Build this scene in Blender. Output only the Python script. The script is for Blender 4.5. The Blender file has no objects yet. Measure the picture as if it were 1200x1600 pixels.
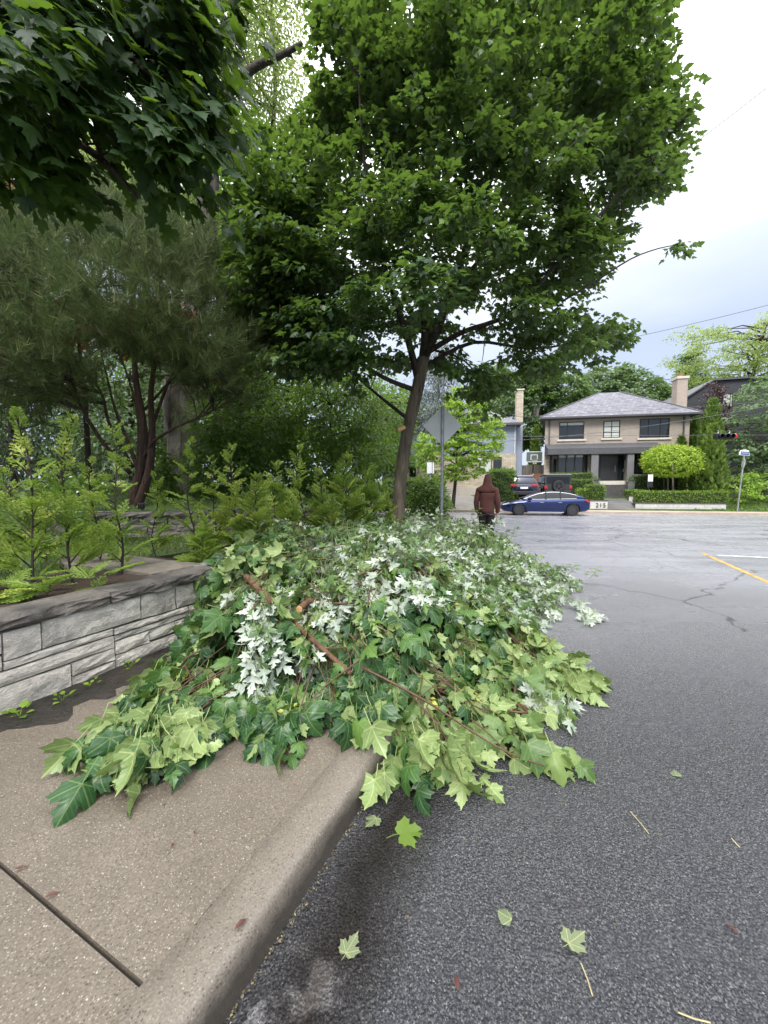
import bpy, bmesh, math, random
import numpy as np
from mathutils import Vector, Matrix
R = math.radians
random.seed(7)
rng = np.random.default_rng(11)
scene = bpy.context.scene
COL = scene.collection

# ------------------------------------------------------------------ camera, sky, sun, exposure
FOC, CX, CY, CAMZ, PITCH = 600.0, 600.0, 800.0, 1.6, R(3.53)
cam_d = bpy.data.cameras.new('camera')
cam = bpy.data.objects.new('camera', cam_d)
COL.objects.link(cam)
cam.location = (0, 0, CAMZ)
cam.rotation_euler = (R(90) - PITCH, 0, 0)
cam_d.sensor_fit = 'HORIZONTAL'
cam_d.sensor_width = 36.0
cam_d.lens = 18.0
cam_d.clip_start = 0.05
cam_d.clip_end = 3000
scene.camera = cam

SUN_EL, SUN_AZ = R(48), R(198)            # azimuth: clockwise from +Y (behind and a little left)
world = bpy.data.worlds.new('World')
scene.world = world
world.use_nodes = True
wt = world.node_tree
wt.nodes.clear()
def wn(t, **kw):
    n = wt.nodes.new(t)
    for k, v in kw.items():
        if k in n.inputs: n.inputs[k].default_value = v
        else: setattr(n, k, v)
    return n
w_out = wn('ShaderNodeOutputWorld')
w_bg = wn('ShaderNodeBackground', Strength=0.1)
w_sky = wn('ShaderNodeTexSky', sky_type='NISHITA', sun_disc=False, sun_elevation=SUN_EL, sun_rotation=SUN_AZ)
w_tc = wn('ShaderNodeTexCoord')
w_sep = wn('ShaderNodeSeparateXYZ')
wt.links.new(w_tc.outputs['Generated'], w_sep.inputs[0])
w_ramp = wn('ShaderNodeValToRGB')          # overcast: grey-blue low, bright white high
els = w_ramp.color_ramp.elements
els[0].position, els[0].color = 0.0, (3.4, 3.9, 5.0, 1)
els[1].position, els[1].color = 1.0, (26.0, 26.0, 26.2, 1)
for p_, c_ in ((0.26, (3.4, 3.9, 5.0, 1)), (0.39, (4.9, 5.3, 6.2, 1)), (0.52, (8.6, 8.8, 9.2, 1)), (0.72, (16.5, 16.6, 16.8, 1))):
    e_ = els.new(p_); e_.color = c_
w_no = wn('ShaderNodeTexNoise', Scale=2.2, Detail=5.0, Roughness=0.5)
w_mp = wn('ShaderNodeMapping')
w_mp.inputs['Scale'].default_value = (1, 1, 2.4)
wt.links.new(w_tc.outputs['Generated'], w_mp.inputs[0])
wt.links.new(w_mp.outputs[0], w_no.inputs['Vector'])
w_mr = wn('ShaderNodeMapRange')
for k_, v_ in (('From Min', 0.3), ('From Max', 0.7), ('To Min', -0.05), ('To Max', 0.06)):
    w_mr.inputs[k_].default_value = v_
wt.links.new(w_no.outputs['Fac'], w_mr.inputs['Value'])
w_add = wn('ShaderNodeMath', operation='ADD')
wt.links.new(w_sep.outputs['Z'], w_add.inputs[0])
wt.links.new(w_mr.outputs[0], w_add.inputs[1])
wt.links.new(w_add.outputs[0], w_ramp.inputs[0])
w_mix = wn('ShaderNodeMix', data_type='RGBA')
w_mix.inputs[0].default_value = 0.88
wt.links.new(w_sky.outputs[0], w_mix.inputs[6])
wt.links.new(w_ramp.outputs[0], w_mix.inputs[7])
wt.links.new(w_mix.outputs[2], w_bg.inputs['Color'])
wt.links.new(w_bg.outputs[0], w_out.inputs[0])

sun_d = bpy.data.lights.new('sun', 'SUN')
sun_d.energy, sun_d.angle, sun_d.color = 1.5, R(20), (1.0, 0.97, 0.92)
sun = bpy.data.objects.new('sun', sun_d)
COL.objects.link(sun)
sdir = Vector((math.sin(SUN_AZ) * math.cos(SUN_EL), math.cos(SUN_AZ) * math.cos(SUN_EL), math.sin(SUN_EL)))
sun.rotation_euler = sdir.to_track_quat('Z', 'Y').to_euler()
vs = scene.view_settings
vs.view_transform, vs.look, vs.exposure, vs.gamma = 'Standard', 'None', 1.05, 1.0
vs.use_curve_mapping = False
scene.cycles.max_bounces = 8
scene.cycles.diffuse_bounces = 4
scene.cycles.transmission_bounces = 4
scene.cycles.use_denoising = True
scene.render.use_persistent_data = False

# ------------------------------------------------------------------ measuring: pixel of the photograph -> place in the world
sp, cp = math.sin(PITCH), math.cos(PITCH)
def ray(px, py):
    a, v = (px - CX) / FOC, (py - CY) / FOC
    return Vector((a, cp - v * sp, -sp - v * cp))
def P(px, py, Y):
    d = ray(px, py)
    return Vector((0, 0, CAMZ)) + d * (Y / d.y)
def G(px, py, z=0.0):
    d = ray(px, py)
    return Vector((0, 0, CAMZ)) + d * ((z - CAMZ) / d.z)
def pp(pts, Y):
    return [P(x, y, Y) for x, y in pts]

# ------------------------------------------------------------------ materials
def mk(name):
    m = bpy.data.materials.new(name)
    m.use_nodes = True
    t = m.node_tree
    t.nodes.clear()
    out = t.nodes.new('ShaderNodeOutputMaterial')
    def n(typ, ins=None, **kw):
        nd = t.nodes.new(typ)
        for k, v in kw.items(): setattr(nd, k, v)
        for k, v in (ins or {}).items():
            s = nd.inputs[k]
            if isinstance(v, bpy.types.NodeSocket): t.links.new(v, s)
            else:
                if isinstance(v, tuple) and len(v) == 3 and s.type == 'RGBA': v = v + (1,)
                s.default_value = v
        return nd
    return m, t, n, out
def ramp(n, fac, stops):
    r = n('ShaderNodeValToRGB', {'Fac': fac})
    e = r.color_ramp.elements
    e[0].position, e[1].position = stops[0][0], stops[-1][0]
    e[0].color, e[1].color = tuple(stops[0][1]) + (1,), tuple(stops[-1][1]) + (1,)
    for p, c in stops[1:-1]:
        k = e.new(p); k.color = tuple(c) + (1,)
    return r.outputs[0]
def mixc(n, fac, a, b, blend='MIX'):
    m = n('ShaderNodeMix', {0: fac, 6: a, 7: b}, data_type='RGBA', blend_type=blend)
    return m.outputs[2]
def mth(n, op, a, b=None, c=None, clamp=False):
    ins = {0: a}
    if b is not None: ins[1] = b
    if c is not None: ins[2] = c
    nd = n('ShaderNodeMath', ins, operation=op)
    nd.use_clamp = clamp
    return nd.outputs[0]
def sc(c, k): return tuple(min(1, x * k) for x in c)

def pm(name, col, rough=0.6, var=0.2, scale=4.0, bump=0.0, bscale=40.0, metal=0.0, spec=0.5, coat=0.0, stretch=None, dirt=None, orand=0.0):
    """plain surface: colour broken up by noise, optional relief, dirt blotches, and a little variation from piece to piece"""
    m, t, n, out = mk(name)
    tc = n('ShaderNodeTexCoord').outputs['Object']
    if stretch:
        tc = n('ShaderNodeMapping', {'Vector': tc, 'Scale': stretch}).outputs[0]
    no = n('ShaderNodeTexNoise', {'Vector': tc, 'Scale': scale, 'Detail': 5.0, 'Roughness': 0.6}).outputs['Fac']
    c = ramp(n, no, [(0.3, sc(col, 1 - var)), (0.7, sc(col, 1 + var))])
    if dirt:
        d = n('ShaderNodeTexNoise', {'Vector': tc, 'Scale': scale * 0.35, 'Detail': 6.0, 'Roughness': 0.65}).outputs['Fac']
        f = ramp(n, d, [(0.48, (0, 0, 0)), (0.68, (1, 1, 1))])
        c = mixc(n, f, c, dirt + (1,))
    if orand:
        oi = n('ShaderNodeObjectInfo').outputs['Random']
        k = n('ShaderNodeMapRange', {'Value': oi, 'To Min': 1 - orand, 'To Max': 1 + orand}).outputs[0]
        hs = n('ShaderNodeHueSaturation', {'Color': c, 'Value': k})
        c = hs.outputs[0]
    b = n('ShaderNodeBsdfPrincipled', {'Base Color': c, 'Roughness': rough, 'Metallic': metal, 'Specular IOR Level': spec, 'Coat Weight': coat, 'Coat Roughness': 0.04})
    if bump:
        bn = n('ShaderNodeTexNoise', {'Vector': tc, 'Scale': bscale, 'Detail': 4.0, 'Roughness': 0.6}).outputs['Fac']
        bp = n('ShaderNodeBump', {'Height': bn, 'Strength': bump, 'Distance': 0.02})
        t.links.new(bp.outputs[0], b.inputs['Normal'])
    t.links.new(b.outputs[0], out.inputs[0])
    return m

def leafmat(name, stops, under=None, trans=0.35, tcol=(0.22, 0.36, 0.05), rough=0.42, spec=0.45, veins=False):
    """two-sided leaf: upper colour by stops over a per-leaf random value, underside colour, light passing through"""
    m, t, n, out = mk(name)
    at = n('ShaderNodeAttribute', attribute_name='tint').outputs['Fac']
    oi = n('ShaderNodeObjectInfo').outputs['Random']
    v = mth(n, 'FRACT', mth(n, 'ADD', at, oi))
    top = ramp(n, v, stops)
    no = n('ShaderNodeTexNoise', {'Vector': n('ShaderNodeTexCoord').outputs['Object'], 'Scale': 9.0, 'Detail': 3.0}).outputs['Fac']
    if veins:
        uv = n('ShaderNodeUVMap', uv_map='uv').outputs[0]
        sep = n('ShaderNodeSeparateXYZ', {0: uv})
        x = mth(n, 'ABSOLUTE', sep.outputs[0]); y = sep.outputs[1]
        d = x
        for ang in (52, 98):
            ca, sa = math.cos(R(ang)), math.sin(R(ang))
            dd = mth(n, 'ABSOLUTE', mth(n, 'SUBTRACT', mth(n, 'MULTIPLY', x, ca), mth(n, 'MULTIPLY', mth(n, 'SUBTRACT', y, 0.02), sa)))
            d = mth(n, 'MINIMUM', d, dd)
        # side veins branch off the main ones
        w = mth(n, 'SINE', mth(n, 'MULTIPLY', mth(n, 'SUBTRACT', y, mth(n, 'MULTIPLY', x, 0.8)), 46.0))
        vm = mth(n, 'SUBTRACT', 1.0, mth(n, 'DIVIDE', d, 0.024), clamp=True)
        vm = mth(n, 'MAXIMUM', vm, mth(n, 'MULTIPLY', mth(n, 'GREATER_THAN', w, 0.93), 0.35))
        top = mixc(n, mth(n, 'MULTIPLY', vm, 0.55), top, (0.22, 0.30, 0.10, 1))
    col = top
    if under:
        un = ramp(n, v, under)
        if veins:
            un = mixc(n, mth(n, 'MULTIPLY', vm, 0.75), un, (0.46, 0.50, 0.24, 1))
        col = mixc(n, n('ShaderNodeNewGeometry').outputs['Backfacing'], top, un)
    col = mixc(n, 0.5, col, mixc(n, no, (0.55, 0.6, 0.5, 1), (1.35, 1.35, 1.2, 1)), 'MULTIPLY')
    b = n('ShaderNodeBsdfPrincipled', {'Base Color': col, 'Roughness': rough, 'Specular IOR Level': spec})
    tr = n('ShaderNodeBsdfTranslucent', {'Color': tcol})
    ms = n('ShaderNodeMixShader', {0: trans, 1: b.outputs[0], 2: tr.outputs[0]})
    t.links.new(ms.outputs[0], out.inputs[0])
    return m

# ------------------------------------------------------------------ objects and meshes
def thing(name, label, cat, loc=(0, 0, 0), rotz=0.0, group=None, kind=None):
    o = bpy.data.objects.new(name, None)
    o.empty_display_size = 0.2
    COL.objects.link(o)
    o.location, o.rotation_euler = loc, (0, 0, rotz)
    return tag(o, label, cat, group, kind or 'thing')
def tag(o, label=None, cat=None, group=None, kind=None):
    for k, v in (('label', label), ('category', cat), ('group', group), ('kind', kind)):
        if v: o[k] = v
    return o
def link(name, me, mat, parent=None, kind=None, label=None):
    o = bpy.data.objects.new(name, me)
    COL.objects.link(o)
    if mat and not me.materials: me.materials.append(mat)
    if parent: o.parent = parent
    if kind: o['kind'] = kind
    if label: o['label'] = label
    return o
class MB:
    """collects simple shapes and links them as ONE mesh object"""
    def __init__(s, off=(0, 0, 0)): s.v, s.f, s.off = [], [], Vector(off)
    def add(s, vs, fs):
        k = len(s.v)
        s.v += [tuple(Vector(v) - s.off) for v in vs]
        s.f += [tuple(i + k for i in f) for f in fs]
        return s
    def box(s, x0, x1, y0, y1, z0, z1, M=None):
        vs = [Vector((x, y, z)) for z in (z0, z1) for y in (y0, y1) for x in (x0, x1)]
        if M: vs = [M @ v for v in vs]
        return s.add(vs, [(0, 2, 3, 1), (4, 5, 7, 6), (0, 1, 5, 4), (2, 6, 7, 3), (0, 4, 6, 2), (1, 3, 7, 5)])
    def tube(s, pts, rad, n=6, cap=True):
        pts = [Vector(p) for p in pts]
        if not hasattr(rad, '__len__'): rad = [rad] * len(pts)
        k = len(pts); vs, fs = [], []
        side = None
        for i, p in enumerate(pts):
            d = (pts[min(i + 1, k - 1)] - pts[max(i - 1, 0)]).normalized()
            if side is None:
                side = d.cross(Vector((0, 0, 1)) if abs(d.z) < 0.9 else Vector((1, 0, 0))).normalized()
            else:
                side = (side - d * side.dot(d)).normalized()
            up = d.cross(side)
            for j in range(n):
                a = 2 * math.pi * j / n
                vs.append(p + (side * math.cos(a) + up * math.sin(a)) * rad[i])
        for i in range(k - 1):
            for j in range(n):
                j2 = (j + 1) % n
                fs.append((i * n + j, i * n + j2, (i + 1) * n + j2, (i + 1) * n + j))
        if cap:
            fs.append(tuple(range(n - 1, -1, -1)))
            fs.append(tuple(range((k - 1) * n, k * n)))
        return s.add(vs, fs)
    def lathe(s, prof, n=16, M=None):
        """prof: (radius, z) list, turned about local z"""
        vs, fs = [], []
        for r, z in prof:
            for j in range(n):
                a = 2 * math.pi * j / n
                v = Vector((r * math.cos(a), r * math.sin(a), z))
                vs.append(M @ v if M else v)
        for i in range(len(prof) - 1):
            for j in range(n):
                j2 = (j + 1) % n
                fs.append((i * n + j, i * n + j2, (i + 1) * n + j2, (i + 1) * n + j))
        fs.append(tuple(range(n - 1, -1, -1)))
        fs.append(tuple(range((len(prof) - 1) * n, len(prof) * n)))
        return s.add(vs, fs)
    def prism(s, poly, z0, z1):
        """poly: (x, y) outline counter-clockwise, z0/z1 numbers or per-corner functions"""
        k = len(poly)
        g0 = z0 if callable(z0) else (lambda x, y: z0)
        g1 = z1 if callable(z1) else (lambda x, y: z1)
        vs = [(x, y, g0(x, y)) for x, y in poly] + [(x, y, g1(x, y)) for x, y in poly]
        fs = [tuple(range(k - 1, -1, -1)), tuple(range(k, 2 * k))]
        fs += [(i, (i + 1) % k, k + (i + 1) % k, k + i) for i in range(k)]
        return s.add(vs, fs)
    def quad(s, a, b, c, d): return s.add([a, b, c, d], [(0, 1, 2, 3)])
    def mesh(s, name, smooth=False):
        me = bpy.data.meshes.new(name)
        me.from_pydata(s.v, [], s.f)
        me.update()
        if smooth: me.shade_smooth()
        return me
    def build(s, name, mat, parent=None, smooth=False, kind=None, label=None):
        return link(name, s.mesh(name, smooth), mat, parent, kind, label)
def bevel_mesh(me, w, seg=2):
    bm = bmesh.new(); bm.from_mesh(me)
    bmesh.ops.bevel(bm, geom=list(bm.edges), offset=w, segments=seg, profile=0.5, affect='EDGES')
    bm.to_mesh(me); bm.free(); me.update()
    return me
def structure(name, mb, mat, parent=None, smooth=False):
    o = mb.build(name, mat, parent, smooth)
    if not parent: o['kind'] = 'structure'
    return o

def big_mesh(name, V, Fa, tint=None, uv=None):
    """numpy arrays -> mesh; V (n,3), Fa (m,3) triangles, tint per vertex, uv per vertex"""
    me = bpy.data.meshes.new(name)
    me.vertices.add(len(V)); me.vertices.foreach_set('co', np.ascontiguousarray(V, np.float32).ravel())
    m = len(Fa)
    me.loops.add(m * 3); me.loops.foreach_set('vertex_index', np.ascontiguousarray(Fa, np.int32).ravel())
    me.polygons.add(m); me.polygons.foreach_set('loop_start', np.arange(0, m * 3, 3, dtype=np.int32))
    me.update(calc_edges=True)
    if tint is not None:
        a = me.attributes.new('tint', 'FLOAT', 'POINT')
        a.data.foreach_set('value', np.ascontiguousarray(tint, np.float32))
    if uv is not None:
        l = me.uv_layers.new(name='uv')
        l.data.foreach_set('uv', np.ascontiguousarray(uv[Fa.ravel()], np.float32).ravel())
    return me
def unit(a): return a / np.maximum(np.linalg.norm(a, axis=1, keepdims=True), 1e-9)
def frames(tip, nrm):
    """rotation matrices (n,3,3) with columns x, y=tip, z=normal"""
    y = unit(tip)
    x = unit(np.cross(y, nrm))
    z = np.cross(x, y)
    return np.stack([x, y, z], axis=2)
def scatter(tm, pos, tip, nrm, size, tint):
    """copies of a leaf template as vertex/face arrays"""
    TV, TF = tm
    n, k = len(pos), len(TV)
    M = frames(tip, nrm)
    V = np.einsum('nij,kj->nki', M, TV) * np.reshape(size, (n, 1, 1)) + pos[:, None, :]
    Fa = (TF[None] + (np.arange(n) * k)[:, None, None]).reshape(-1, 3)
    return V.reshape(-1, 3), Fa, np.repeat(tint, k), np.tile(TV[:, :2], (n, 1))
def merge(parts):
    Vs, Fs, Ts, Us, o = [], [], [], [], 0
    for V, Fa, T, U in parts:
        Vs.append(V); Fs.append(Fa + o); Ts.append(T); Us.append(U); o += len(V)
    return np.concatenate(Vs), np.concatenate(Fs), np.concatenate(Ts), np.concatenate(Us)
def stuff(name, parts, mat, parent, kind='stuff'):
    V, Fa, T, U = merge(parts) if isinstance(parts, list) else parts
    off = np.array(parent.location) if parent else np.zeros(3)
    o = link(name, big_mesh(name, V - off, Fa, T, U), mat, parent)
    if kind: o['kind'] = kind
    return o

# ------------------------------------------------------------------ leaf shapes (x across, y to the tip, z the upper side; length 1)
def outline_leaf(half, fold=0.18, droop=0.35, cup=0.0, stalk=0.0, centre=0.3, twist=0.0, ring=False):
    pts = [(x, y) for x, y in half] + [(-x, y) for x, y in reversed(half[1:-1])]
    V = [(0, centre)] + pts; k_ = len(pts)
    F = [(0, i, i % k_ + 1) for i in range(1, k_ + 1)]
    if ring:                                  # an inner ring lets the blade bend and curl
        V += [(x * 0.52, centre + (y - centre) * 0.52) for x, y in pts]
        F = []
        for i in range(1, k_ + 1):
            j = i % k_ + 1; F += [(0, k_ + i, k_ + j), (k_ + i, i, j), (k_ + i, j, k_ + j)]
    Z = []
    for x, y in V:
        r2 = x * x + (y - centre) ** 2
        Z.append(fold * abs(x) - droop * r2 + cup * r2 * r2 + twist * x * y)
    V = [(x, y, z) for (x, y), z in zip(V, Z)]
    if stalk:
        k = len(V); w = 0.014
        V += [(-w, 0.04, 0.0), (w, 0.04, 0.0), (w, -stalk * 0.5, 0.06 * stalk), (-w, -stalk * 0.5, 0.06 * stalk), (w, -stalk, -0.05 * stalk), (-w, -stalk, -0.05 * stalk)]
        F += [(k, k + 3, k + 2), (k, k + 2, k + 1), (k + 3, k + 5, k + 4), (k + 3, k + 4, k + 2)]
    V, F = np.array(V, float), np.array(F)
    # faces must look up (+z)
    a = V[F[:, 1]] - V[F[:, 0]]; b = V[F[:, 2]] - V[F[:, 0]]
    flip = np.cross(a, b)[:, 2] < 0
    F[flip] = F[flip][:, ::-1]
    return V, F
NORWAY = [(0, 0), (0.10, -0.09), (0.27, -0.12), (0.34, -0.02), (0.47, 0.03), (0.44, 0.13), (0.50, 0.24), (0.62, 0.36), (0.46, 0.40), (0.42, 0.50), (0.32, 0.45), (0.21, 0.42),
          (0.23, 0.55), (0.30, 0.66), (0.19, 0.70), (0.14, 0.80), (0.06, 0.86), (0, 1.0)]
SILVER = [(0, 0), (0.08, -0.04), (0.22, -0.10), (0.20, 0.0), (0.12, 0.08), (0.30, 0.14), (0.36, 0.22), (0.52, 0.38), (0.34, 0.37), (0.26, 0.40), (0.10, 0.34),
          (0.09, 0.46), (0.22, 0.62), (0.12, 0.64), (0.13, 0.78), (0.05, 0.82), (0, 1.0)]
SIMPLE = [(0, 0), (0.26, -0.06), (0.30, 0.08), (0.55, 0.34), (0.28, 0.42), (0.24, 0.66), (0, 1.0)]
OVAL = [(0, 0), (0.22, 0.25), (0.24, 0.55), (0, 1.0)]
T_LIMP = [outline_leaf(NORWAY, *a, ring=True) for a in ((0.15, 0.45, 0.0, 0.55), (0.55, 0.7, 0.2, 0.5), (-0.40, 0.55, 0.0, 0.6), (0.25, 1.15, 0.5, 0.5, 0.3, 0.45), (0.75, 0.4, 0.0, 0.45, 0.3, -0.4), (0.05, 0.9, 0.6, 0.6), (0.35, 1.4, 0.9, 0.5), (-0.2, 1.0, 0.3, 0.5, 0.3, 0.6))]
T_SLIMP = [outline_leaf(SILVER, *a, ring=True) for a in ((0.2, 0.4, 0.0, 0.5), (0.5, 0.8, 0.2, 0.5), (-0.35, 0.6, 0.0, 0.6), (0.3, 1.1, 0.4, 0.4, 0.3, 0.4), (0.15, 1.3, 0.7, 0.5))]
T_NOR = [outline_leaf(NORWAY, *a) for a in ((0.10, 0.30, 0.0, 0.55), (0.30, 0.55, 0.2, 0.5), (-0.25, 0.35, 0.0, 0.6), (0.16, 0.8, 0.35, 0.5, 0.3, 0.3), (0.4, 0.2, 0.0, 0.45, 0.3, -0.4), (0.05, 0.6, 0.5, 0.6))]
T_SIL = [outline_leaf(SILVER, *a) for a in ((0.12, 0.25, 0.0, 0.5), (0.35, 0.5, 0.0, 0.5), (-0.2, 0.4, 0.0, 0.6), (0.2, 0.7, 0.2, 0.4, 0.3, 0.3))]
T_SIM = [outline_leaf(SIMPLE, *a) for a in ((0.15, 0.35), (0.35, 0.5), (-0.15, 0.3))]
T_OVAL = [outline_leaf(OVAL, 0.2, 0.3)]
T_BLADE = [outline_leaf([(0, 0), (0.10, 0.35), (0, 1.0)], 0.1, 0.2)]
T_NEEDLE = (np.array([(-0.022, 0, 0), (0.022, 0, 0), (0, 1.0, -0.10)]), np.array([(0, 1, 2)]))
def mixed(tms, pos, tip, nrm, size, tint):
    idx = rng.integers(0, len(tms), len(pos)); out = []
    for i, tm in enumerate(tms):
        k = idx == i
        if k.any(): out.append(scatter(tm, pos[k], tip[k], nrm[k], size[k], tint[k]))
    return out
UPV = np.array([0, 0, 1.0])
def jit(n, s): return rng.normal(0, s, (n, 3))
# ------------------------------------------------------------------ ground materials
def asphalt_mat():
    m, t, n, out = mk('wet_asphalt')
    tc = n('ShaderNodeTexCoord').outputs['Object']
    vo = n('ShaderNodeTexVoronoi', {'Vector': tc, 'Scale': 98.0, 'Smoothness': 0.35}, feature='SMOOTH_F1')
    vo2 = n('ShaderNodeTexVoronoi', {'Vector': tc, 'Scale': 210.0})
    nz = n('ShaderNodeTexNoise', {'Vector': tc, 'Scale': 75.0, 'Detail': 6.0, 'Roughness': 0.75}).outputs['Fac']
    big = n('ShaderNodeTexNoise', {'Vector': tc, 'Scale': 0.55, 'Detail': 6.0, 'Roughness': 0.6}).outputs['Fac']
    streak = n('ShaderNodeTexNoise', {'Vector': n('ShaderNodeMapping', {'Vector': tc, 'Rotation': (0, 0, R(11)), 'Scale': (0.12, 0.9, 1)}).outputs[0], 'Scale': 1.6, 'Detail': 5.0}).outputs['Fac']
    base = ramp(n, vo2.outputs['Color'], [(0.0, (0.038, 0.038, 0.044)), (0.5, (0.10, 0.100, 0.116)), (0.78, (0.24, 0.238, 0.246)), (0.93, (0.40, 0.39, 0.39)), (1.0, (0.70, 0.68, 0.66))])
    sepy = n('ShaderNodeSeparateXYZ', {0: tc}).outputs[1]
    far = n('ShaderNodeMapRange', {'Value': sepy, 'From Min': 2.2, 'From Max': 8.0}).outputs[0]      # smoother towards the crossing; sky sheen painted in as a paler base colour
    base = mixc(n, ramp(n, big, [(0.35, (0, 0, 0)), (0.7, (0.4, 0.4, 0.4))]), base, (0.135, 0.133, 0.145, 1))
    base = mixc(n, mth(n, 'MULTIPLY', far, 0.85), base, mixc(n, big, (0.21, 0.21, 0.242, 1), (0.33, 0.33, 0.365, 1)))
    # gutter: brown silt and standing wet along the kerb, an old stain with its own shape
    k = n('ShaderNodeVectorMath', {0: tc, 1: (0.9063, -0.4226, 0)}, operation='DOT_PRODUCT').outputs['Value']
    kb = mth(n, 'ADD', k, 0.045 * 0.9063 + 1.987 * 0.4226)
    wob = mth(n, 'MULTIPLY', mth(n, 'SUBTRACT', n('ShaderNodeTexNoise', {'Vector': tc, 'Scale': 4.5, 'Detail': 4.0}).outputs['Fac'], 0.5), 0.26)
    gd = mth(n, 'ABSOLUTE', mth(n, 'SUBTRACT', mth(n, 'ADD', kb, wob), 0.20))
    gut = mth(n, 'SUBTRACT', 1.0, mth(n, 'DIVIDE', gd, 0.23), clamp=True)
    gut = mth(n, 'MULTIPLY', gut, n('ShaderNodeMapRange', {'Value': sepy, 'From Min': 3.4, 'From Max': 2.2}).outputs[0])
    base = mixc(n, mth(n, 'MULTIPLY', mth(n, 'POWER', gut, 0.6), 0.85), base, (0.022, 0.016, 0.011, 1))
    # cracks
    wv = n('ShaderNodeTexNoise', {'Vector': tc, 'Scale': 1.3, 'Detail': 4.0}).outputs['Color']
    cv = n('ShaderNodeVectorMath', {0: tc, 1: n('ShaderNodeVectorMath', {0: wv, 'Scale': 0.9}, operation='SCALE').outputs[0]}, operation='ADD').outputs[0]
    cr = n('ShaderNodeTexVoronoi', {'Vector': cv, 'Scale': 0.23}, feature='DISTANCE_TO_EDGE').outputs['Distance']
    cm = mth(n, 'SUBTRACT', 1.0, mth(n, 'DIVIDE', cr, 0.006), clamp=True)
    cr2 = n('ShaderNodeTexVoronoi', {'Vector': cv, 'Scale': 0.9}, feature='DISTANCE_TO_EDGE').outputs['Distance']
    cm2 = mth(n, 'MULTIPLY', mth(n, 'SUBTRACT', 1.0, mth(n, 'DIVIDE', cr2, 0.012), clamp=True), mth(n, 'GREATER_THAN', big, 0.56))
    cm = mth(n, 'MULTIPLY', mth(n, 'MAXIMUM', cm, cm2), mth(n, 'GREATER_THAN', sepy, 4.2))
    base = mixc(n, mth(n, 'MULTIPLY', cm, 0.85), base, (0.015, 0.015, 0.015, 1))
    wet = ramp(n, mth(n, 'ADD', mth(n, 'MULTIPLY', streak, 0.6), mth(n, 'MULTIPLY', big, 0.4)), [(0.38, (0.15, 0.15, 0.15)), (0.6, (0.34, 0.34, 0.34))])
    pn = n('ShaderNodeTexNoise', {'Vector': tc, 'Scale': 7.0, 'Detail': 3.0}).outputs['Fac']
    pud = mth(n, 'MULTIPLY', mth(n, 'GREATER_THAN', gut, 0.35), ramp(n, pn, [(0.46, (0, 0, 0)), (0.60, (1, 1, 1))]))
    pud = mth(n, 'MULTIPLY', pud, n('ShaderNodeMapRange', {'Value': sepy, 'From Min': 1.32, 'From Max': 1.12}).outputs[0])
    rg = mth(n, 'MULTIPLY', wet, mth(n, 'SUBTRACT', 1.0, mth(n, 'MULTIPLY', pud, 0.85)))
    hgt = mth(n, 'ADD', mth(n, 'MULTIPLY', vo.outputs['Distance'], -1.0), mth(n, 'MULTIPLY', nz, 1.1))
    dist = n('ShaderNodeCameraData').outputs['View Distance'] if False else None
    bs = mth(n, 'MULTIPLY', mth(n, 'SUBTRACT', 1.0, mth(n, 'MULTIPLY', far, 0.86)), mth(n, 'SUBTRACT', 1.0, mth(n, 'MULTIPLY', pud, 0.93)))
    bp = n('ShaderNodeBump', {'Height': hgt, 'Strength': bs, 'Distance': 0.036})
    b = n('ShaderNodeBsdfPrincipled', {'Base Color': base, 'Roughness': rg, 'Specular IOR Level': mth(n, 'SUBTRACT', 0.8, mth(n, 'MULTIPLY', gut, 0.45)), 'Normal': bp.outputs[0]})
    t.links.new(b.outputs[0], out.inputs[0])
    return m
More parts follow.
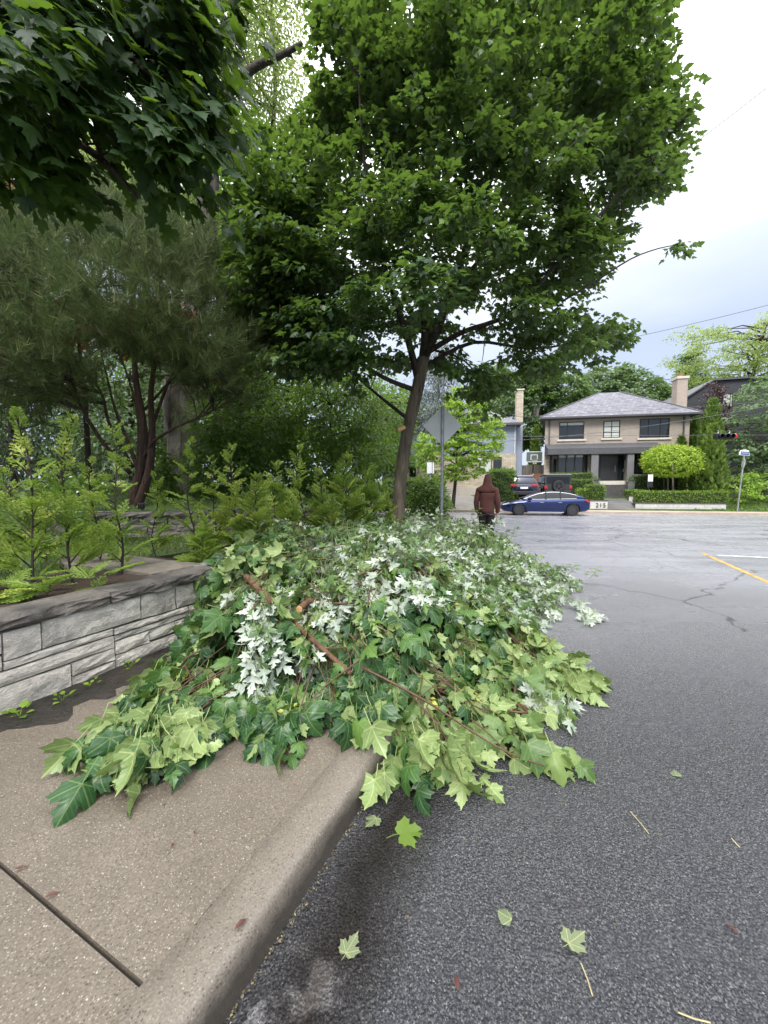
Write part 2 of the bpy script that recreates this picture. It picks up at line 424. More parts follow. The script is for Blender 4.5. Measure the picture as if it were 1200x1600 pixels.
def concrete_mat(name, col, face_shade=False, speck=1.0):
    m, t, n, out = mk(name)
    tc = n('ShaderNodeTexCoord').outputs['Object']
    v1 = n('ShaderNodeTexVoronoi', {'Vector': tc, 'Scale': 135.0}, feature='F1')
    v2 = n('ShaderNodeTexVoronoi', {'Vector': tc, 'Scale': 82.0}, feature='F1')
    fine = n('ShaderNodeTexNoise', {'Vector': tc, 'Scale': 130.0, 'Detail': 3.0}).outputs['Fac']
    big = n('ShaderNodeTexNoise', {'Vector': tc, 'Scale': 2.3, 'Detail': 6.0, 'Roughness': 0.65}).outputs['Fac']
    c = ramp(n, fine, [(0.3, sc(col, 0.62)), (0.7, sc(col, 1.2))])
    c = mixc(n, ramp(n, big, [(0.35, (0, 0, 0)), (0.65, (0.55, 0.55, 0.55))]), c, sc(col, 0.6) + (1,))
    # exposed pale and dark grit
    r1 = n('ShaderNodeSeparateXYZ', {0: v1.outputs['Color']}).outputs[0]
    p1 = mth(n, 'MULTIPLY', mth(n, 'GREATER_THAN', r1, 0.72), mth(n, 'LESS_THAN', v1.outputs['Distance'], 0.36))
    c = mixc(n, mth(n, 'MULTIPLY', p1, 0.38 * speck), c, (0.42, 0.38, 0.30, 1))
    r2 = n('ShaderNodeSeparateXYZ', {0: v2.outputs['Color']}).outputs[1]
    p2 = mth(n, 'MULTIPLY', mth(n, 'GREATER_THAN', r2, 0.91), mth(n, 'LESS_THAN', v2.outputs['Distance'], 0.22))
    c = mixc(n, mth(n, 'MULTIPLY', p2, 0.6 * speck), c, (0.55, 0.5, 0.4, 1))
    p3 = mth(n, 'MULTIPLY', mth(n, 'LESS_THAN', r1, 0.14), mth(n, 'LESS_THAN', v1.outputs['Distance'], 0.4))
    c = mixc(n, mth(n, 'MULTIPLY', p3, 0.7), c, (0.045, 0.035, 0.025, 1))
    rg = ramp(n, big, [(0.35, (0.68, 0.68, 0.68)), (0.65, (0.42, 0.42, 0.42))])
    if face_shade:                                # shade of the kerb face painted in as a darker, glossier foot, ragged edge
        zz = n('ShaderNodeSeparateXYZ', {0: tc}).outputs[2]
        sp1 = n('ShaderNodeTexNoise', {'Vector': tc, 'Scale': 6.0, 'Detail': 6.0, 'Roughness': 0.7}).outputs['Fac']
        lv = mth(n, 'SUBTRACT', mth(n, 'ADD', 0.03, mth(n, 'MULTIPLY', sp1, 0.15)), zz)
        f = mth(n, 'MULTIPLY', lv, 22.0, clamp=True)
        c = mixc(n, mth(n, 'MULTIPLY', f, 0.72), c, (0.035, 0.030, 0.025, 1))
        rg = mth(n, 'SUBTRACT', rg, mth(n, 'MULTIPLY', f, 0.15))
    hgt = mth(n, 'ADD', fine, mth(n, 'MULTIPLY', p1, 0.6))
    bp = n('ShaderNodeBump', {'Height': hgt, 'Strength': 0.5, 'Distance': 0.004})
    b = n('ShaderNodeBsdfPrincipled', {'Base Color': c, 'Roughness': rg, 'Normal': bp.outputs[0]})
    t.links.new(b.outputs[0], out.inputs[0])
    return m
def stone_mat(name, pale, dark, amount=0.5):
    m, t, n, out = mk(name)
    tc = n('ShaderNodeTexCoord').outputs['Object']
    oi = n('ShaderNodeObjectInfo').outputs['Random']
    off = n('ShaderNodeVectorMath', {0: tc, 1: n('ShaderNodeCombineXYZ', {0: mth(n, 'MULTIPLY', oi, 37.0), 2: oi}).outputs[0]}, operation='ADD').outputs[0]
    a = n('ShaderNodeTexNoise', {'Vector': off, 'Scale': 5.0, 'Detail': 8.0, 'Roughness': 0.68}).outputs['Fac']
    b_ = n('ShaderNodeTexNoise', {'Vector': n('ShaderNodeMapping', {'Vector': off, 'Scale': (1, 1, 0.35)}).outputs[0], 'Scale': 3.2, 'Detail': 5.0, 'Roughness': 0.6}).outputs['Fac']
    f = n('ShaderNodeTexNoise', {'Vector': off, 'Scale': 70.0, 'Detail': 4.0}).outputs['Fac']
    c = ramp(n, a, [(0.3, sc(pale, 0.62)), (0.5, pale), (0.72, sc(pale, 1.22))])
    st = ramp(n, mth(n, 'ADD', b_, mth(n, 'MULTIPLY', mth(n, 'SUBTRACT', oi, 0.5), 0.12)), [(0.62 - 0.25 * amount, (0, 0, 0)), (0.86 - 0.25 * amount, (1, 1, 1))])
    c = mixc(n, st, c, dark + (1,))
    c = mixc(n, 0.35, c, mixc(n, f, (0.5, 0.5, 0.5, 1), (1.4, 1.4, 1.4, 1)), 'MULTIPLY')
    hgt = mth(n, 'ADD', n('ShaderNodeTexNoise', {'Vector': off, 'Scale': 13.0, 'Detail': 9.0, 'Roughness': 0.72, 'Distortion': 0.5}).outputs['Fac'], mth(n, 'MULTIPLY', f, 0.25))
    bp = n('ShaderNodeBump', {'Height': hgt, 'Strength': 0.9, 'Distance': 0.035})
    b = n('ShaderNodeBsdfPrincipled', {'Base Color': c, 'Roughness': 0.72, 'Normal': bp.outputs[0]})
    t.links.new(b.outputs[0], out.inputs[0])
    return m
M_ASPH = asphalt_mat()
M_CONC = concrete_mat('damp_concrete', (0.156, 0.130, 0.101))
M_KERB = concrete_mat('kerb_concrete', (0.200, 0.172, 0.140), face_shade=True, speck=0.6)
M_FARWALK = pm('far_concrete', (0.36, 0.29, 0.23), 0.75, 0.18, 1.5, orand=0.12)
M_JOINT = pm('joint_dirt', (0.022, 0.018, 0.015), 0.8, 0.3, 20)
M_SOIL = pm('planter_soil', (0.045, 0.026, 0.018), 0.9, 0.5, 30, bump=1.0, bscale=60)
M_DIRT = pm('wet_dirt', (0.018, 0.015, 0.013), 0.5, 0.45, 9, bump=0.7, bscale=45, dirt=(0.036, 0.029, 0.023))
M_LAWN = pm('lawn_ground', (0.05, 0.085, 0.022), 0.9, 0.35, 1.2, bump=0.6, bscale=30, dirt=(0.05, 0.05, 0.025))
M_STONE = stone_mat('pale_limestone', (0.62, 0.575, 0.515), (0.17, 0.155, 0.14), 0.30)
M_CAP = stone_mat('weathered_capstone', (0.150, 0.132, 0.116), (0.04, 0.038, 0.037), 0.66)
M_CAPT = stone_mat('brown_flagstone', (0.19, 0.165, 0.135), (0.08, 0.07, 0.06), 0.5)
M_GSTONE = stone_mat('garden_stone', (0.20, 0.18, 0.155), (0.07, 0.065, 0.06), 0.5)
M_MORTAR = pm('dark_mortar', (0.085, 0.076, 0.068), 0.9, 0.35, 20, bump=0.6)

# ------------------------------------------------------------------ the street frame: a along the kerb, b across (0 at the kerb face, + to the road)
UA, NB, K0 = Vector((0.4226, 0.9063, 0)), Vector((0.9063, -0.4226, 0)), Vector((-0.045, 1.987, 0))
def AB(a, b, z=0.0):
    v = K0 + UA * a + NB * b
    return Vector((v.x, v.y, z))
def toAB(v):
    d = Vector((v[0], v[1], 0)) - K0
    return d.dot(UA), d.dot(NB)
MAB = Matrix(((UA.x, NB.x, 0, K0.x), (UA.y, NB.y, 0, K0.y), (0, 0, 1, 0), (0, 0, 0, 1)))   # local (a, b, z) -> world

# ground to the horizon, then the asphalt
gb = MB(); gb.quad((-900, -900, -0.08), (900, -900, -0.08), (900, 900, -0.08), (-900, 900, -0.08))
structure('ground', gb, M_LAWN)
def farline(x, off=0.0): return 27.0 - 0.2 * x + off          # far kerb of the cross street
rb = MB()
xs = [-70, -20, 0, 8, 16, 24, 40, 90]
for x0, x1 in zip(xs[:-1], xs[1:]):
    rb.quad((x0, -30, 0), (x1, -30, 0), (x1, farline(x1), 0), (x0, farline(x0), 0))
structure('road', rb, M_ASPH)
M_YEL = pm('worn_yellow_paint', (0.52, 0.29, 0.06), 0.6, 0.3, 8, dirt=(0.12, 0.09, 0.05))
M_WHT = pm('worn_white_paint', (0.6, 0.6, 0.58), 0.6, 0.2, 6, dirt=(0.1, 0.1, 0.1))
def paint(name, mat, pa, pb, w):
    d = (pb - pa).normalized(); s = Vector((d.y, -d.x, 0)) * w / 2
    mb = MB(); mb.quad(pa - s, pb - s, pb + s, pa + s)
    mb.v = [(x, y, 0.004) for x, y, z in mb.v]
    structure(name, mb, mat)
paint('centre_line', M_YEL, G(1097, 864), G(1240, 928), 0.09)
paint('stop_line', M_WHT, G(1122, 868), G(1260, 874), 0.14)

# near pavement: dark base, separate slabs, one kerb swept along the street and round the corner
CORN_A, CORN_R = 7.5, 1.5
path = [(a, 0.0, (0, 1)) for a in np.linspace(-5, CORN_A, 320)]
for k in range(1, 13):
    th = k / 12 * math.pi / 2
    path.append((CORN_A + CORN_R * math.sin(th), -CORN_R + CORN_R * math.cos(th), (math.sin(th), math.cos(th))))
for b in (-3, -6, -12, -30): path.append((CORN_A + CORN_R, b, (1, 0)))
prof = [(0.0, -0.05), (-0.003, 0.05), (-0.006, 0.10), (-0.009, 0.124), (-0.015, 0.139), (-0.026, 0.149), (-0.042, 0.1538), (-0.062, 0.1556), (-0.10, 0.1562), (-0.197, 0.1565), (-0.199, 0.14)]
kb = MB(); vs, fs = [], []
for i, (a, b, nn) in enumerate(path):
    chip = random.uniform(0.004, 0.012) if random.random() < 0.05 else 0.0     # small chips along the arris
    for (w, z) in prof:
        j = 0.0022 * math.sin(a * 9.0 + z * 30) + random.uniform(-0.0009, 0.0009) - (chip if 0.12 < z < 0.152 else 0)
        vs.append(AB(a + nn[0] * (w + j), b + nn[1] * (w + j), z))
m_ = len(prof)
for i in range(len(path) - 1):
    for j in range(m_ - 1): fs.append((i * m_ + j, i * m_ + j + 1, (i + 1) * m_ + j + 1, (i + 1) * m_ + j))
kb.add(vs, fs)
base = MB(); base.box(-5, CORN_A, -2.6, -0.15, -0.05, 0.135, MAB); base.box(CORN_A - 0.01, CORN_A + CORN_R - 0.2, -30, -CORN_R, -0.05, 0.134, MAB)
sw = structure('sidewalk', base, M_JOINT)
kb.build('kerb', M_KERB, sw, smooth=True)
cuts = [-5.0, -3.05, -1.145, 0.755, 2.655, 4.555, 6.455, 8.6]
for k, (a0, a1) in enumerate(zip(cuts[:-1], cuts[1:])):
    mb = MB(); g = 0.007
    nx, ny = 10, 10
    vs, fs = [], []
    A_ = np.linspace(a0 + g, a1 - g, nx); B_ = np.linspace(-2.45, -0.190, ny)
    for ia, a in enumerate(A_):
        for ib, b in enumerate(B_):
            e = 0.004 if ia in (0, nx - 1) else 0.0
            vs.append(AB(a, b, 0.1575 + 0.002 * math.sin(a * 3.1 + b * 2) - e))
    for ia in range(nx - 1):
        for ib in range(ny - 1):
            i = ia * ny + ib; fs.append((i, i + ny, i + ny + 1, i + 1))
    for ia, d in ((0, 0), (nx - 1, 1)):       # edges of the joint
        o = len(vs)
        for ib, b in enumerate(B_): vs.append(AB(A_[ia], b, 0.12))
        for ib in range(ny - 1):
            i = ia * ny + ib; fs.append((i, i + 1, o + ib + 1, o + ib) if d == 0 else (i + 1, i, o + ib, o + ib + 1))
    mb.add(vs, fs); mb.build('slab', M_CONC, sw, smooth=False)
# silt that has washed out along the foot of the wall
mb = MB(); vs, fs = [], []
for i, a in enumerate(np.linspace(-4.5, 4.0, 170)):
    w = 0.43 + 0.10 * math.sin(a * 2.3) + 0.05 * math.sin(a * 7.1) + 0.04 * math.sin(a * 19.0) + random.uniform(-0.05, 0.05) - (0.12 if a < -0.6 else 0)
    for j, s in enumerate((0, 0.3, 0.6, 0.85, 1.0)):
        vs.append(AB(a, -2.30 + w * s, 0.163 + 0.022 * (1 - s) ** 1.5 + random.uniform(-0.001, 0.002) * (s < 1) - (0.003 if s == 1 else 0)))
    if i:
        for j in range(4):
            q = i * 5 + j; fs.append((q - 5, q - 4, q + 1, q))
mb.add(vs, fs)
structure('dirt_strip', mb, M_DIRT, smooth=True)
# kerbed corner of the next block, beyond the person
mb = MB(); poly = []
c0 = P(640, 806, 20.5)
for k in range(14):
    th = -math.pi / 2 + k / 13 * math.pi
    poly.append((c0.x + 0.5 + 1.8 * math.cos(th), c0.y + 1.6 * math.sin(th)))
poly += [(c0.x - 6, c0.y + 1.6), (c0.x - 6, c0.y - 1.6)]
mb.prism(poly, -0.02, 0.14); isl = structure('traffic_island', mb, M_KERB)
cx_, cy_ = sum(p[0] for p in poly) / len(poly), sum(p[1] for p in poly) / len(poly)
mb = MB(); mb.prism([(cx_ + (x - cx_) * 0.93, cy_ + (y - cy_) * 0.86) for x, y in poly], 0.10, 0.145); mb.build('island_top', pm('island_asphalt', (0.06, 0.058, 0.056), 0.6, 0.3, 3), isl)

# ------------------------------------------------------------------ stones with rough split faces
def rough_stone(name, w, h, d, mat, parent, loc, rotz, amp=0.018, nx=None, nz=None, seed=0, top=False):
    """a block w long, h high, d deep; the front (local -y) and, for capstones, the edges are split rough"""
    r = random.Random(seed)
    nx = nx or max(3, min(12, int(w / 0.06))); nz = nz or max(3, min(5, int(h / 0.045)))
    ph = [r.uniform(0, 6.28) for _ in range(6)]
    vs, fs = [], []
    for i in range(nx + 1):
        for j in range(nz + 1):
            s, q = i / nx, j / nz
            e = min(min(s, 1 - s) * w, min(q, 1 - q) * h)
            edge = max(0.0, 1 - e / 0.022)
            y = -amp * (0.55 + 0.45 * math.sin(s * w * 16 + ph[0]) * math.sin(q * h * 22 + ph[1])) - amp * 0.5 * r.uniform(-1, 1) + edge * (0.006 + 0.25 * amp)
            x = s * w + (r.uniform(-0.006, 0.006) if 0 < i < nx else r.uniform(-0.002, 0.002))
            z = q * h + (r.uniform(-0.006, 0.006) if 0 < j < nz else 0.002 * math.sin(s * w * 11 + ph[2]) + r.uniform(-0.002, 0.002))
            vs.append((x, y, z))
    for i in range(nx):
        for j in range(nz):
            k = i * (nz + 1) + j; fs.append((k, k + nz + 1, k + nz + 2, k + 1))
    o = len(vs)
    ring = [i * (nz + 1) for i in range(nx + 1)] + [nx * (nz + 1) + j for j in range(1, nz + 1)] + [i * (nz + 1) + nz for i in range(nx - 1, -1, -1)] + [j for j in range(nz - 1, 0, -1)]
    for q in ring: vs.append((vs[q][0], d, vs[q][2]))
    for q in range(len(ring)):
        q2 = (q + 1) % len(ring); fs.append((ring[q2], ring[q], o + q, o + q2))
    fs.append(tuple(o + q for q in range(len(ring)))[::-1])
    mb = MB().add(vs, fs)
    ob = mb.build(name, mat, parent)
    ob.location, ob.rotation_euler = loc, (0, 0, rotz)
    return ob
# front wall: things are laid out in a local frame, x along the kerb direction, y away from the road
WANG = math.atan2(UA.y, UA.x)
def wall_thing(name, label, a, b, z): return thing(name, label, 'stone wall', AB(a, b, z), WANG)
w1 = wall_thing('planter_wall', 'pale rough split-stone planter wall with dark capstones along the pavement', -3.2, -2.29, 0.16)
# stones measured from the photograph on the wall's plane: pixel corners -> (along, up)
def onwall(px, py, b=-2.29):
    d = ray(px, py); o = Vector((0, 0, CAMZ))
    t = (b - (o - K0).dot(NB)) / d.dot(NB)
    q = o + d * t
    return (q - K0).dot(UA), q.z
Z = lambda x, y: (x / 3, 840 + y / 3)
rects = [((0, 455), (254, 530), 1), ((256, 385), (360, 485), 0), ((362, 320), (625, 415), 0), ((632, 260), (758, 355), 0), ((764, 218), (912, 348), 0),
         ((0, 538), (258, 600), 1), ((0, 612), (526, 500), 2), ((532, 385), (760, 435), 0), ((534, 425), (818, 490), 0), ((656, 455), (756, 505), 0),
         ((402, 525), (650, 572), 0), ((760, 412), (818, 460), 0), ((820, 350), (908, 436), 0), ((88, 640), (400, 770), 0), ((0, 705), (80, 770), 0),
         ((0, 780), (80, 860), 0), ((406, 598), (566, 655), 0), ((570, 500), (880, 590), 0)]
# the same pattern tidied into courses (along the wall, height): each stone singly
# a measured along the kerb, z above the pavement
COURSES = [
    (-1.2, -0.66, 0.40, 0.53), (-0.66, -0.46, 0.35, 0.535), (-0.46, 0.22, 0.35, 0.545), (0.22, 0.54, 0.342, 0.548), (0.54, 0.98, 0.342, 0.548),
    (-1.2, -0.66, 0.29, 0.39), (-1.9, 0.0, 0.19, 0.285), (-0.66, -0.0, 0.29, 0.345), (0.0, 0.66, 0.285, 0.335), (0.0, 0.66, 0.235, 0.28),
    (0.66, 0.98, 0.215, 0.335), (0.0, 0.28, 0.125, 0.23), (0.28, 0.52, 0.135, 0.23), (0.52, 0.66, 0.135, 0.23), (-0.98, -0.30, 0.0, 0.185), (-0.30, 0.0, 0.09, 0.185),
    (-0.30, 0.0, 0.0, 0.085), (0.0, 0.98, 0.0, 0.12), (0.66, 0.98, 0.125, 0.21), (-1.4, -0.98, 0.095, 0.185), (-1.4, -0.98, 0.0, 0.09),
    (-2.2, -1.2, 0.40, 0.54), (-2.0, -1.2, 0.29, 0.395), (-3.2, -1.9, 0.19, 0.285), (-3.2, -2.0, 0.29, 0.395), (-3.2, -2.2, 0.40, 0.54), (-2.2, -1.4, 0.0, 0.185), (-3.2, -2.2, 0.0, 0.185)]
for i, (a0, a1, z0, z1) in enumerate(COURSES):
    g = 0.005
    rough_stone('stone', a1 - a0 - 2 * g, z1 - z0 - 2 * g * 0.8, 0.16, M_STONE, w1, (a0 + 3.2 + g, random.uniform(-0.010, 0.006), z0 + g * 0.8), 0, seed=i, amp=0.012)
mb = MB(); mb.box(0, 4.175, 0.024, 0.16, -0.02, 0.548); mb.build('mortar_backing', M_MORTAR, w1)
xx = 0.0
for i, L in enumerate((1.0, 1.15, 1.03, 1.03)):
    rough_stone('capstone', L - 0.008, 0.085, 0.27, M_CAP, w1, (xx, -0.02, 0.552), 0, seed=50 + i, amp=0.03, nx=14, nz=4); xx += L
# return of the planter: broad flat flags running back from the corner, and the stepped-back stretches towards the maple
for i, (x, y, L, W) in enumerate(((3.74, 0.33, 0.55, 0.50), (3.70, 0.84, 0.58, 0.62), (3.66, 1.47, 0.6, 0.6))):
    rough_stone('flagstone', L, 0.08, W, M_CAPT, w1, (x, y, 0.552), 0, seed=60 + i, amp=0.012, nz=3)
mb = MB(); mb.box(3.72, 4.18, 0.165, 2.0, -0.02, 0.55); mb.build('return_wall', M_STONE, w1)
w2 = wall_thing('low_planter_wall', 'low continuation of the stone planter wall half buried under the cut branches', 0.985, -2.55, 0.16)
for i in range(8):
    for j in range(2):
        rough_stone('stone', 0.73 - 0.008 * (i % 2), 0.18, 0.16, M_STONE, w2, (i * 0.74 + (0.0 if j else 0.0), random.uniform(-0.008, 0.006), j * 0.187), 0, seed=100 + i * 2 + j, nx=8)
    rough_stone('capstone', 0.73, 0.08, 0.38, M_CAP, w2, (i * 0.74, -0.03, 0.377), 0, seed=140 + i, amp=0.026, nx=9, nz=3)
mb = MB(); mb.box(0.0, 5.9, 0.02, 0.2, -0.02, 0.37); mb.build('mortar_backing', M_MORTAR, w2)
rough_stone('end_block', 0.3, 0.24, 0.2, pm('smooth_grey_block', (0.25, 0.24, 0.225), 0.8, 0.12, 8, bump=0.2), w2, (0.0, -0.055, 0.385), 0, amp=0.004, seed=9)

# planter soil, lower garden, upper garden
mb = MB(); vs, fs = [], []
nA, nB = 50, 26
for i in range(nA):
    for j in range(nB):
        a, b = -6 + 12.6 * i / (nA - 1), -2.46 - 4.5 * j / (nB - 1)
        z = 0.655 + 0.10 * (b > -3.75) * (a < 1.3) + 0.02 * math.sin(a * 5 + b * 3) + random.uniform(-0.012, 0.012) - (0.16 if a > 1.0 and b > -2.95 else 0.0) - (0.05 if a > 5.8 else 0)
        vs.append(AB(a, b, z))
for i in range(nA - 1):
    for j in range(nB - 1):
        k = i * nB + j; fs.append((k, k + 1, k + nB + 1, k + nB))
mb.add(vs, fs)
structure('planter_bed', mb, M_SOIL, smooth=True)
mb = MB(); k = len(mb.v)
mb.prism([tuple(AB(a, b)[:2]) for a, b in ((-6, -3.95), (6.4, -3.95), (6.4, -9), (-6, -9))], 0.2, 0.70)
structure('garden_lawn', mb, M_LAWN)
UPW = [(-8.5, 5.0), (-6.6, 5.9), (-5.6, 6.4), (-4.4, 6.9), (-3.2, 7.15), (-2.2, 7.6), (-1.45, 8.5), (-1.2, 9.4)]
mb = MB(); poly = [(x, y) for x, y in UPW] + [(-2.2, 13.0), (-30, 24), (-40, 10), (-20, 2)]
cen = (-8, 9.5)
def upz(x, y):
    return 1.19 + 0.075 * max(0, y - 7.5) + 0.03 * max(0, -x - 5)
vs, fs = [], []
for (x, y) in UPW:                                   # graded sheet behind the wall: rows running back
    pass
rows = 14
for i, (x, y) in enumerate(UPW):
    for j in range(rows):
        s = (j / (rows - 1)) ** 1.4
        ex, ey = x - 13 * s * (0.5 if i > 4 else 1.0) * (1 if i < 4 else 0.35), y + 0.12 + (9 - i * 0.55) * s
        vs.append((ex, ey, upz(ex, ey) + random.uniform(-0.02, 0.02)))
for i in range(len(UPW) - 1):
    for j in range(rows - 1):
        k = i * rows + j; fs.append((k, k + rows, k + rows + 1, k + 1))
mb = MB().add(vs, fs)
structure('upper_lawn', mb, M_LAWN, smooth=True)
w3 = thing('garden_wall', 'curved dry-stone retaining wall behind the cedar saplings, holding up the lawn', 'stone wall', (-5.6, 6.4, 0.68))
def along(poly, s):
    for p, q in zip(poly[:-1], poly[1:]):
        L = math.hypot(q[0] - p[0], q[1] - p[1])
        if s <= L: return p[0] + (q[0] - p[0]) * s / L, p[1] + (q[1] - p[1]) * s / L, math.atan2(q[1] - p[1], q[0] - p[0])
        s -= L
    return q[0], q[1], math.atan2(q[1] - p[1], q[0] - p[0])
tot = sum(math.hypot(q[0] - p[0], q[1] - p[1]) for p, q in zip(UPW[:-1], UPW[1:]))
for j in range(4):
    s = 0.0 if j % 2 else -0.0; k = 0
    while s < tot - 0.2:
        L = random.uniform(0.28, 0.62); x, y, a = along(UPW, s)
        if j < 3: rough_stone('stone', L - 0.008, 0.128, 0.22, M_GSTONE, w3, (x + 5.6, y - 6.4 + random.uniform(-0.015, 0.015), j * 0.135), a, seed=200 + j * 60 + k, nx=5, nz=3, amp=0.022)
        else: rough_stone('capstone', L + 0.15, 0.09, 0.36, M_CAP, w3, (x + 5.6, y - 6.46, j * 0.135), a, seed=400 + k, nx=6, nz=3, amp=0.02); L += 0.155
        s += L; k += 1

# ------------------------------------------------------------------ far side: pavement slabs, rising yards
def fz(off):            # ground height by distance behind the far kerb
    if off < 1.7: return 0.135
    return min(0.135 + (off - 1.7) * 0.27, 0.95) if off < 5 else 0.95 + (off - 5) * 0.035
mb = MB(); mb.quad((-70, farline(-70, 1.5), 0.12), (-70, farline(-70), 0.12), (90, farline(90), 0.12), (90, farline(90, 1.5), 0.12))
mb.box(-70, 90, 0, 0.01, 0, 0.12, Matrix(((1, 0, 0, 0), (-0.2, 1, 0, 27.0), (0, 0, 1, 0), (0, 0, 0, 1))))
fs_ = structure('far_sidewalk', mb, M_JOINT)
SH = Matrix(((1, 0, 0, 0), (-0.2, 1, 0, 27.0), (0, 0, 1, 0), (0, 0, 0, 1)))
mb = MB(); mb.box(-70, 90, -0.02, 0.17, -0.02, 0.13, SH); mb.build('far_kerb', M_FARWALK, fs_)
for i in range(26):
    x = -6 + i * 1.55
    mb = MB(); mb.box(x + 0.012, x + 1.538, 0.185, 1.6, 0.02, 0.137 + random.uniform(-0.002, 0.002), SH); mb.build('slab', M_FARWALK, fs_)
mb = MB(); vs, fs = [], []
offs = [1.6, 2.2, 2.8, 3.6, 4.6, 6, 9, 14, 30, 90]
X_ = [-70, -30, -10, 0, 10, 20, 30, 50, 90]
for x in X_:
    for o in offs: vs.append((x, farline(x, o), fz(o) - 0.02))
for i in range(len(X_) - 1):
    for j in range(len(offs) - 1):
        k = i * len(offs) + j; fs.append((k, k + len(offs), k + len(offs) + 1, k + 1))
mb.add(vs, fs)
structure('yard', mb, M_LAWN, smooth=True)
def ramp_strip(name, mat, x0, x1, o0, o1, lift):
    mb = MB(); vs, fs = [], []
    os_ = np.linspace(o0, o1, 12)
    for o in os_:
        for x in (x0, x1): vs.append((x - 0.0 * o, farline(x, o), fz(o) + lift))
    for i in range(len(os_) - 1): fs.append((2 * i, 2 * i + 1, 2 * i + 3, 2 * i + 2))
    mb.add(vs, fs); return structure(name, mb, mat)
M_DRIVE = pm('pale_driveway', (0.27, 0.25, 0.225), 0.8, 0.15, 2)
ramp_strip('driveway', M_DRIVE, 5.2, 7.2, 1.6, 12, 0.01)
ramp_strip('parking_pad', M_DRIVE, 8.8, 13.4, 1.6, 9, 0.012)
# ------------------------------------------------------------------ bark
def bark_mat(name, col, dark, scale=9.0, stretch=(1, 1, 0.16), bump=0.9, moss=None):
    m, t, n, out = mk(name)
    tc = n('ShaderNodeTexCoord').outputs['Object']
    mp = n('ShaderNodeMapping', {'Vector': tc, 'Scale': stretch}).outputs[0]
    wv = n('ShaderNodeTexNoise', {'Vector': mp, 'Scale': scale, 'Detail': 8.0, 'Roughness': 0.65, 'Distortion': 0.6}).outputs['Fac']
    vo = n('ShaderNodeTexVoronoi', {'Vector': mp, 'Scale': scale * 1.7}, feature='DISTANCE_TO_EDGE').outputs['Distance']
    c = ramp(n, wv, [(0.32, dark), (0.5, col), (0.72, sc(col, 1.5))])
    if moss:
        f = n('ShaderNodeTexNoise', {'Vector': tc, 'Scale': 2.5, 'Detail': 6.0}).outputs['Fac']
        c = mixc(n, ramp(n, f, [(0.5, (0, 0, 0)), (0.7, (0.6, 0.6, 0.6))]), c, moss + (1,))
    h = mth(n, 'ADD', wv, mth(n, 'MULTIPLY', mth(n, 'MINIMUM', vo, 0.25), 1.6))
    bp = n('ShaderNodeBump', {'Height': h, 'Strength': bump, 'Distance': 0.03})
    b = n('ShaderNodeBsdfPrincipled', {'Base Color': c, 'Roughness': 0.8, 'Specular IOR Level': 0.3, 'Normal': bp.outputs[0]})
    t.links.new(b.outputs[0], out.inputs[0])
    return m
M_BARK = bark_mat('maple_bark', (0.13, 0.105, 0.078), (0.04, 0.032, 0.024), moss=(0.05, 0.06, 0.025))
M_BARKD = bark_mat('dark_bark', (0.045, 0.036, 0.028), (0.012, 0.010, 0.008))
M_BARKR = bark_mat('reddish_peeling_bark', (0.055, 0.032, 0.024), (0.014, 0.009, 0.007), scale=12)
M_BARKO = bark_mat('old_furrowed_bark', (0.24, 0.215, 0.19), (0.04, 0.034, 0.03), scale=4.5, stretch=(1, 1, 0.22), bump=1.0)
M_BARKP = bark_mat('pale_bark', (0.25, 0.225, 0.19), (0.09, 0.08, 0.065), scale=6)
M_CUT = pm('fresh_sawn_wood', (0.62, 0.36, 0.17), 0.7, 0.15, 14)

# leaves
L_MAPLE = leafmat('street_maple_leaf', [(0, (0.012, 0.036, 0.016)), (0.4, (0.021, 0.055, 0.020)), (0.7, (0.046, 0.100, 0.027)), (1, (0.125, 0.21, 0.044))],
                  [(0, (0.05, 0.085, 0.035)), (1, (0.09, 0.135, 0.05))], 0.26, (0.21, 0.36, 0.045), rough=0.42)
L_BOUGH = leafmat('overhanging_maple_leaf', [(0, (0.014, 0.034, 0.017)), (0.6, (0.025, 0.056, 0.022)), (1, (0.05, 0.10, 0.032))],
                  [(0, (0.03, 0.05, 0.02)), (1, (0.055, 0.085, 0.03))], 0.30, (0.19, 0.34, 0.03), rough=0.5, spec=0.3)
L_PINE = leafmat('pine_needles', [(0, (0.034, 0.052, 0.020)), (0.6, (0.078, 0.102, 0.038)), (1, (0.165, 0.185, 0.066))], None, 0.25, (0.12, 0.2, 0.06), rough=0.6, spec=0.25)
L_LOCUST = leafmat('locust_leaflets', [(0, (0.13, 0.19, 0.05)), (0.6, (0.20, 0.27, 0.075)), (1, (0.30, 0.36, 0.12))], None, 0.5, (0.44, 0.55, 0.15))
L_SHADE = leafmat('garden_shrub_leaf', [(0, (0.034, 0.074, 0.016)), (0.6, (0.078, 0.148, 0.027)), (1, (0.16, 0.25, 0.042))], None, 0.42, (0.22, 0.38, 0.04))
L_DARK = leafmat('dark_evergreen_leaf', [(0, (0.014, 0.024, 0.012)), (0.7, (0.028, 0.045, 0.019)), (1, (0.045, 0.07, 0.025))], None, 0.15, (0.08, 0.14, 0.03))
L_MID = leafmat('far_broad_leaf', [(0, (0.05, 0.092, 0.036)), (0.6, (0.088, 0.148, 0.056)), (1, (0.14, 0.21, 0.08))], None, 0.3, (0.2, 0.32, 0.08))
L_BRIGHT = leafmat('bright_layered_leaf', [(0, (0.10, 0.20, 0.020)), (0.5, (0.18, 0.31, 0.030)), (1, (0.30, 0.44, 0.055))], None, 0.38, (0.40, 0.58, 0.06))
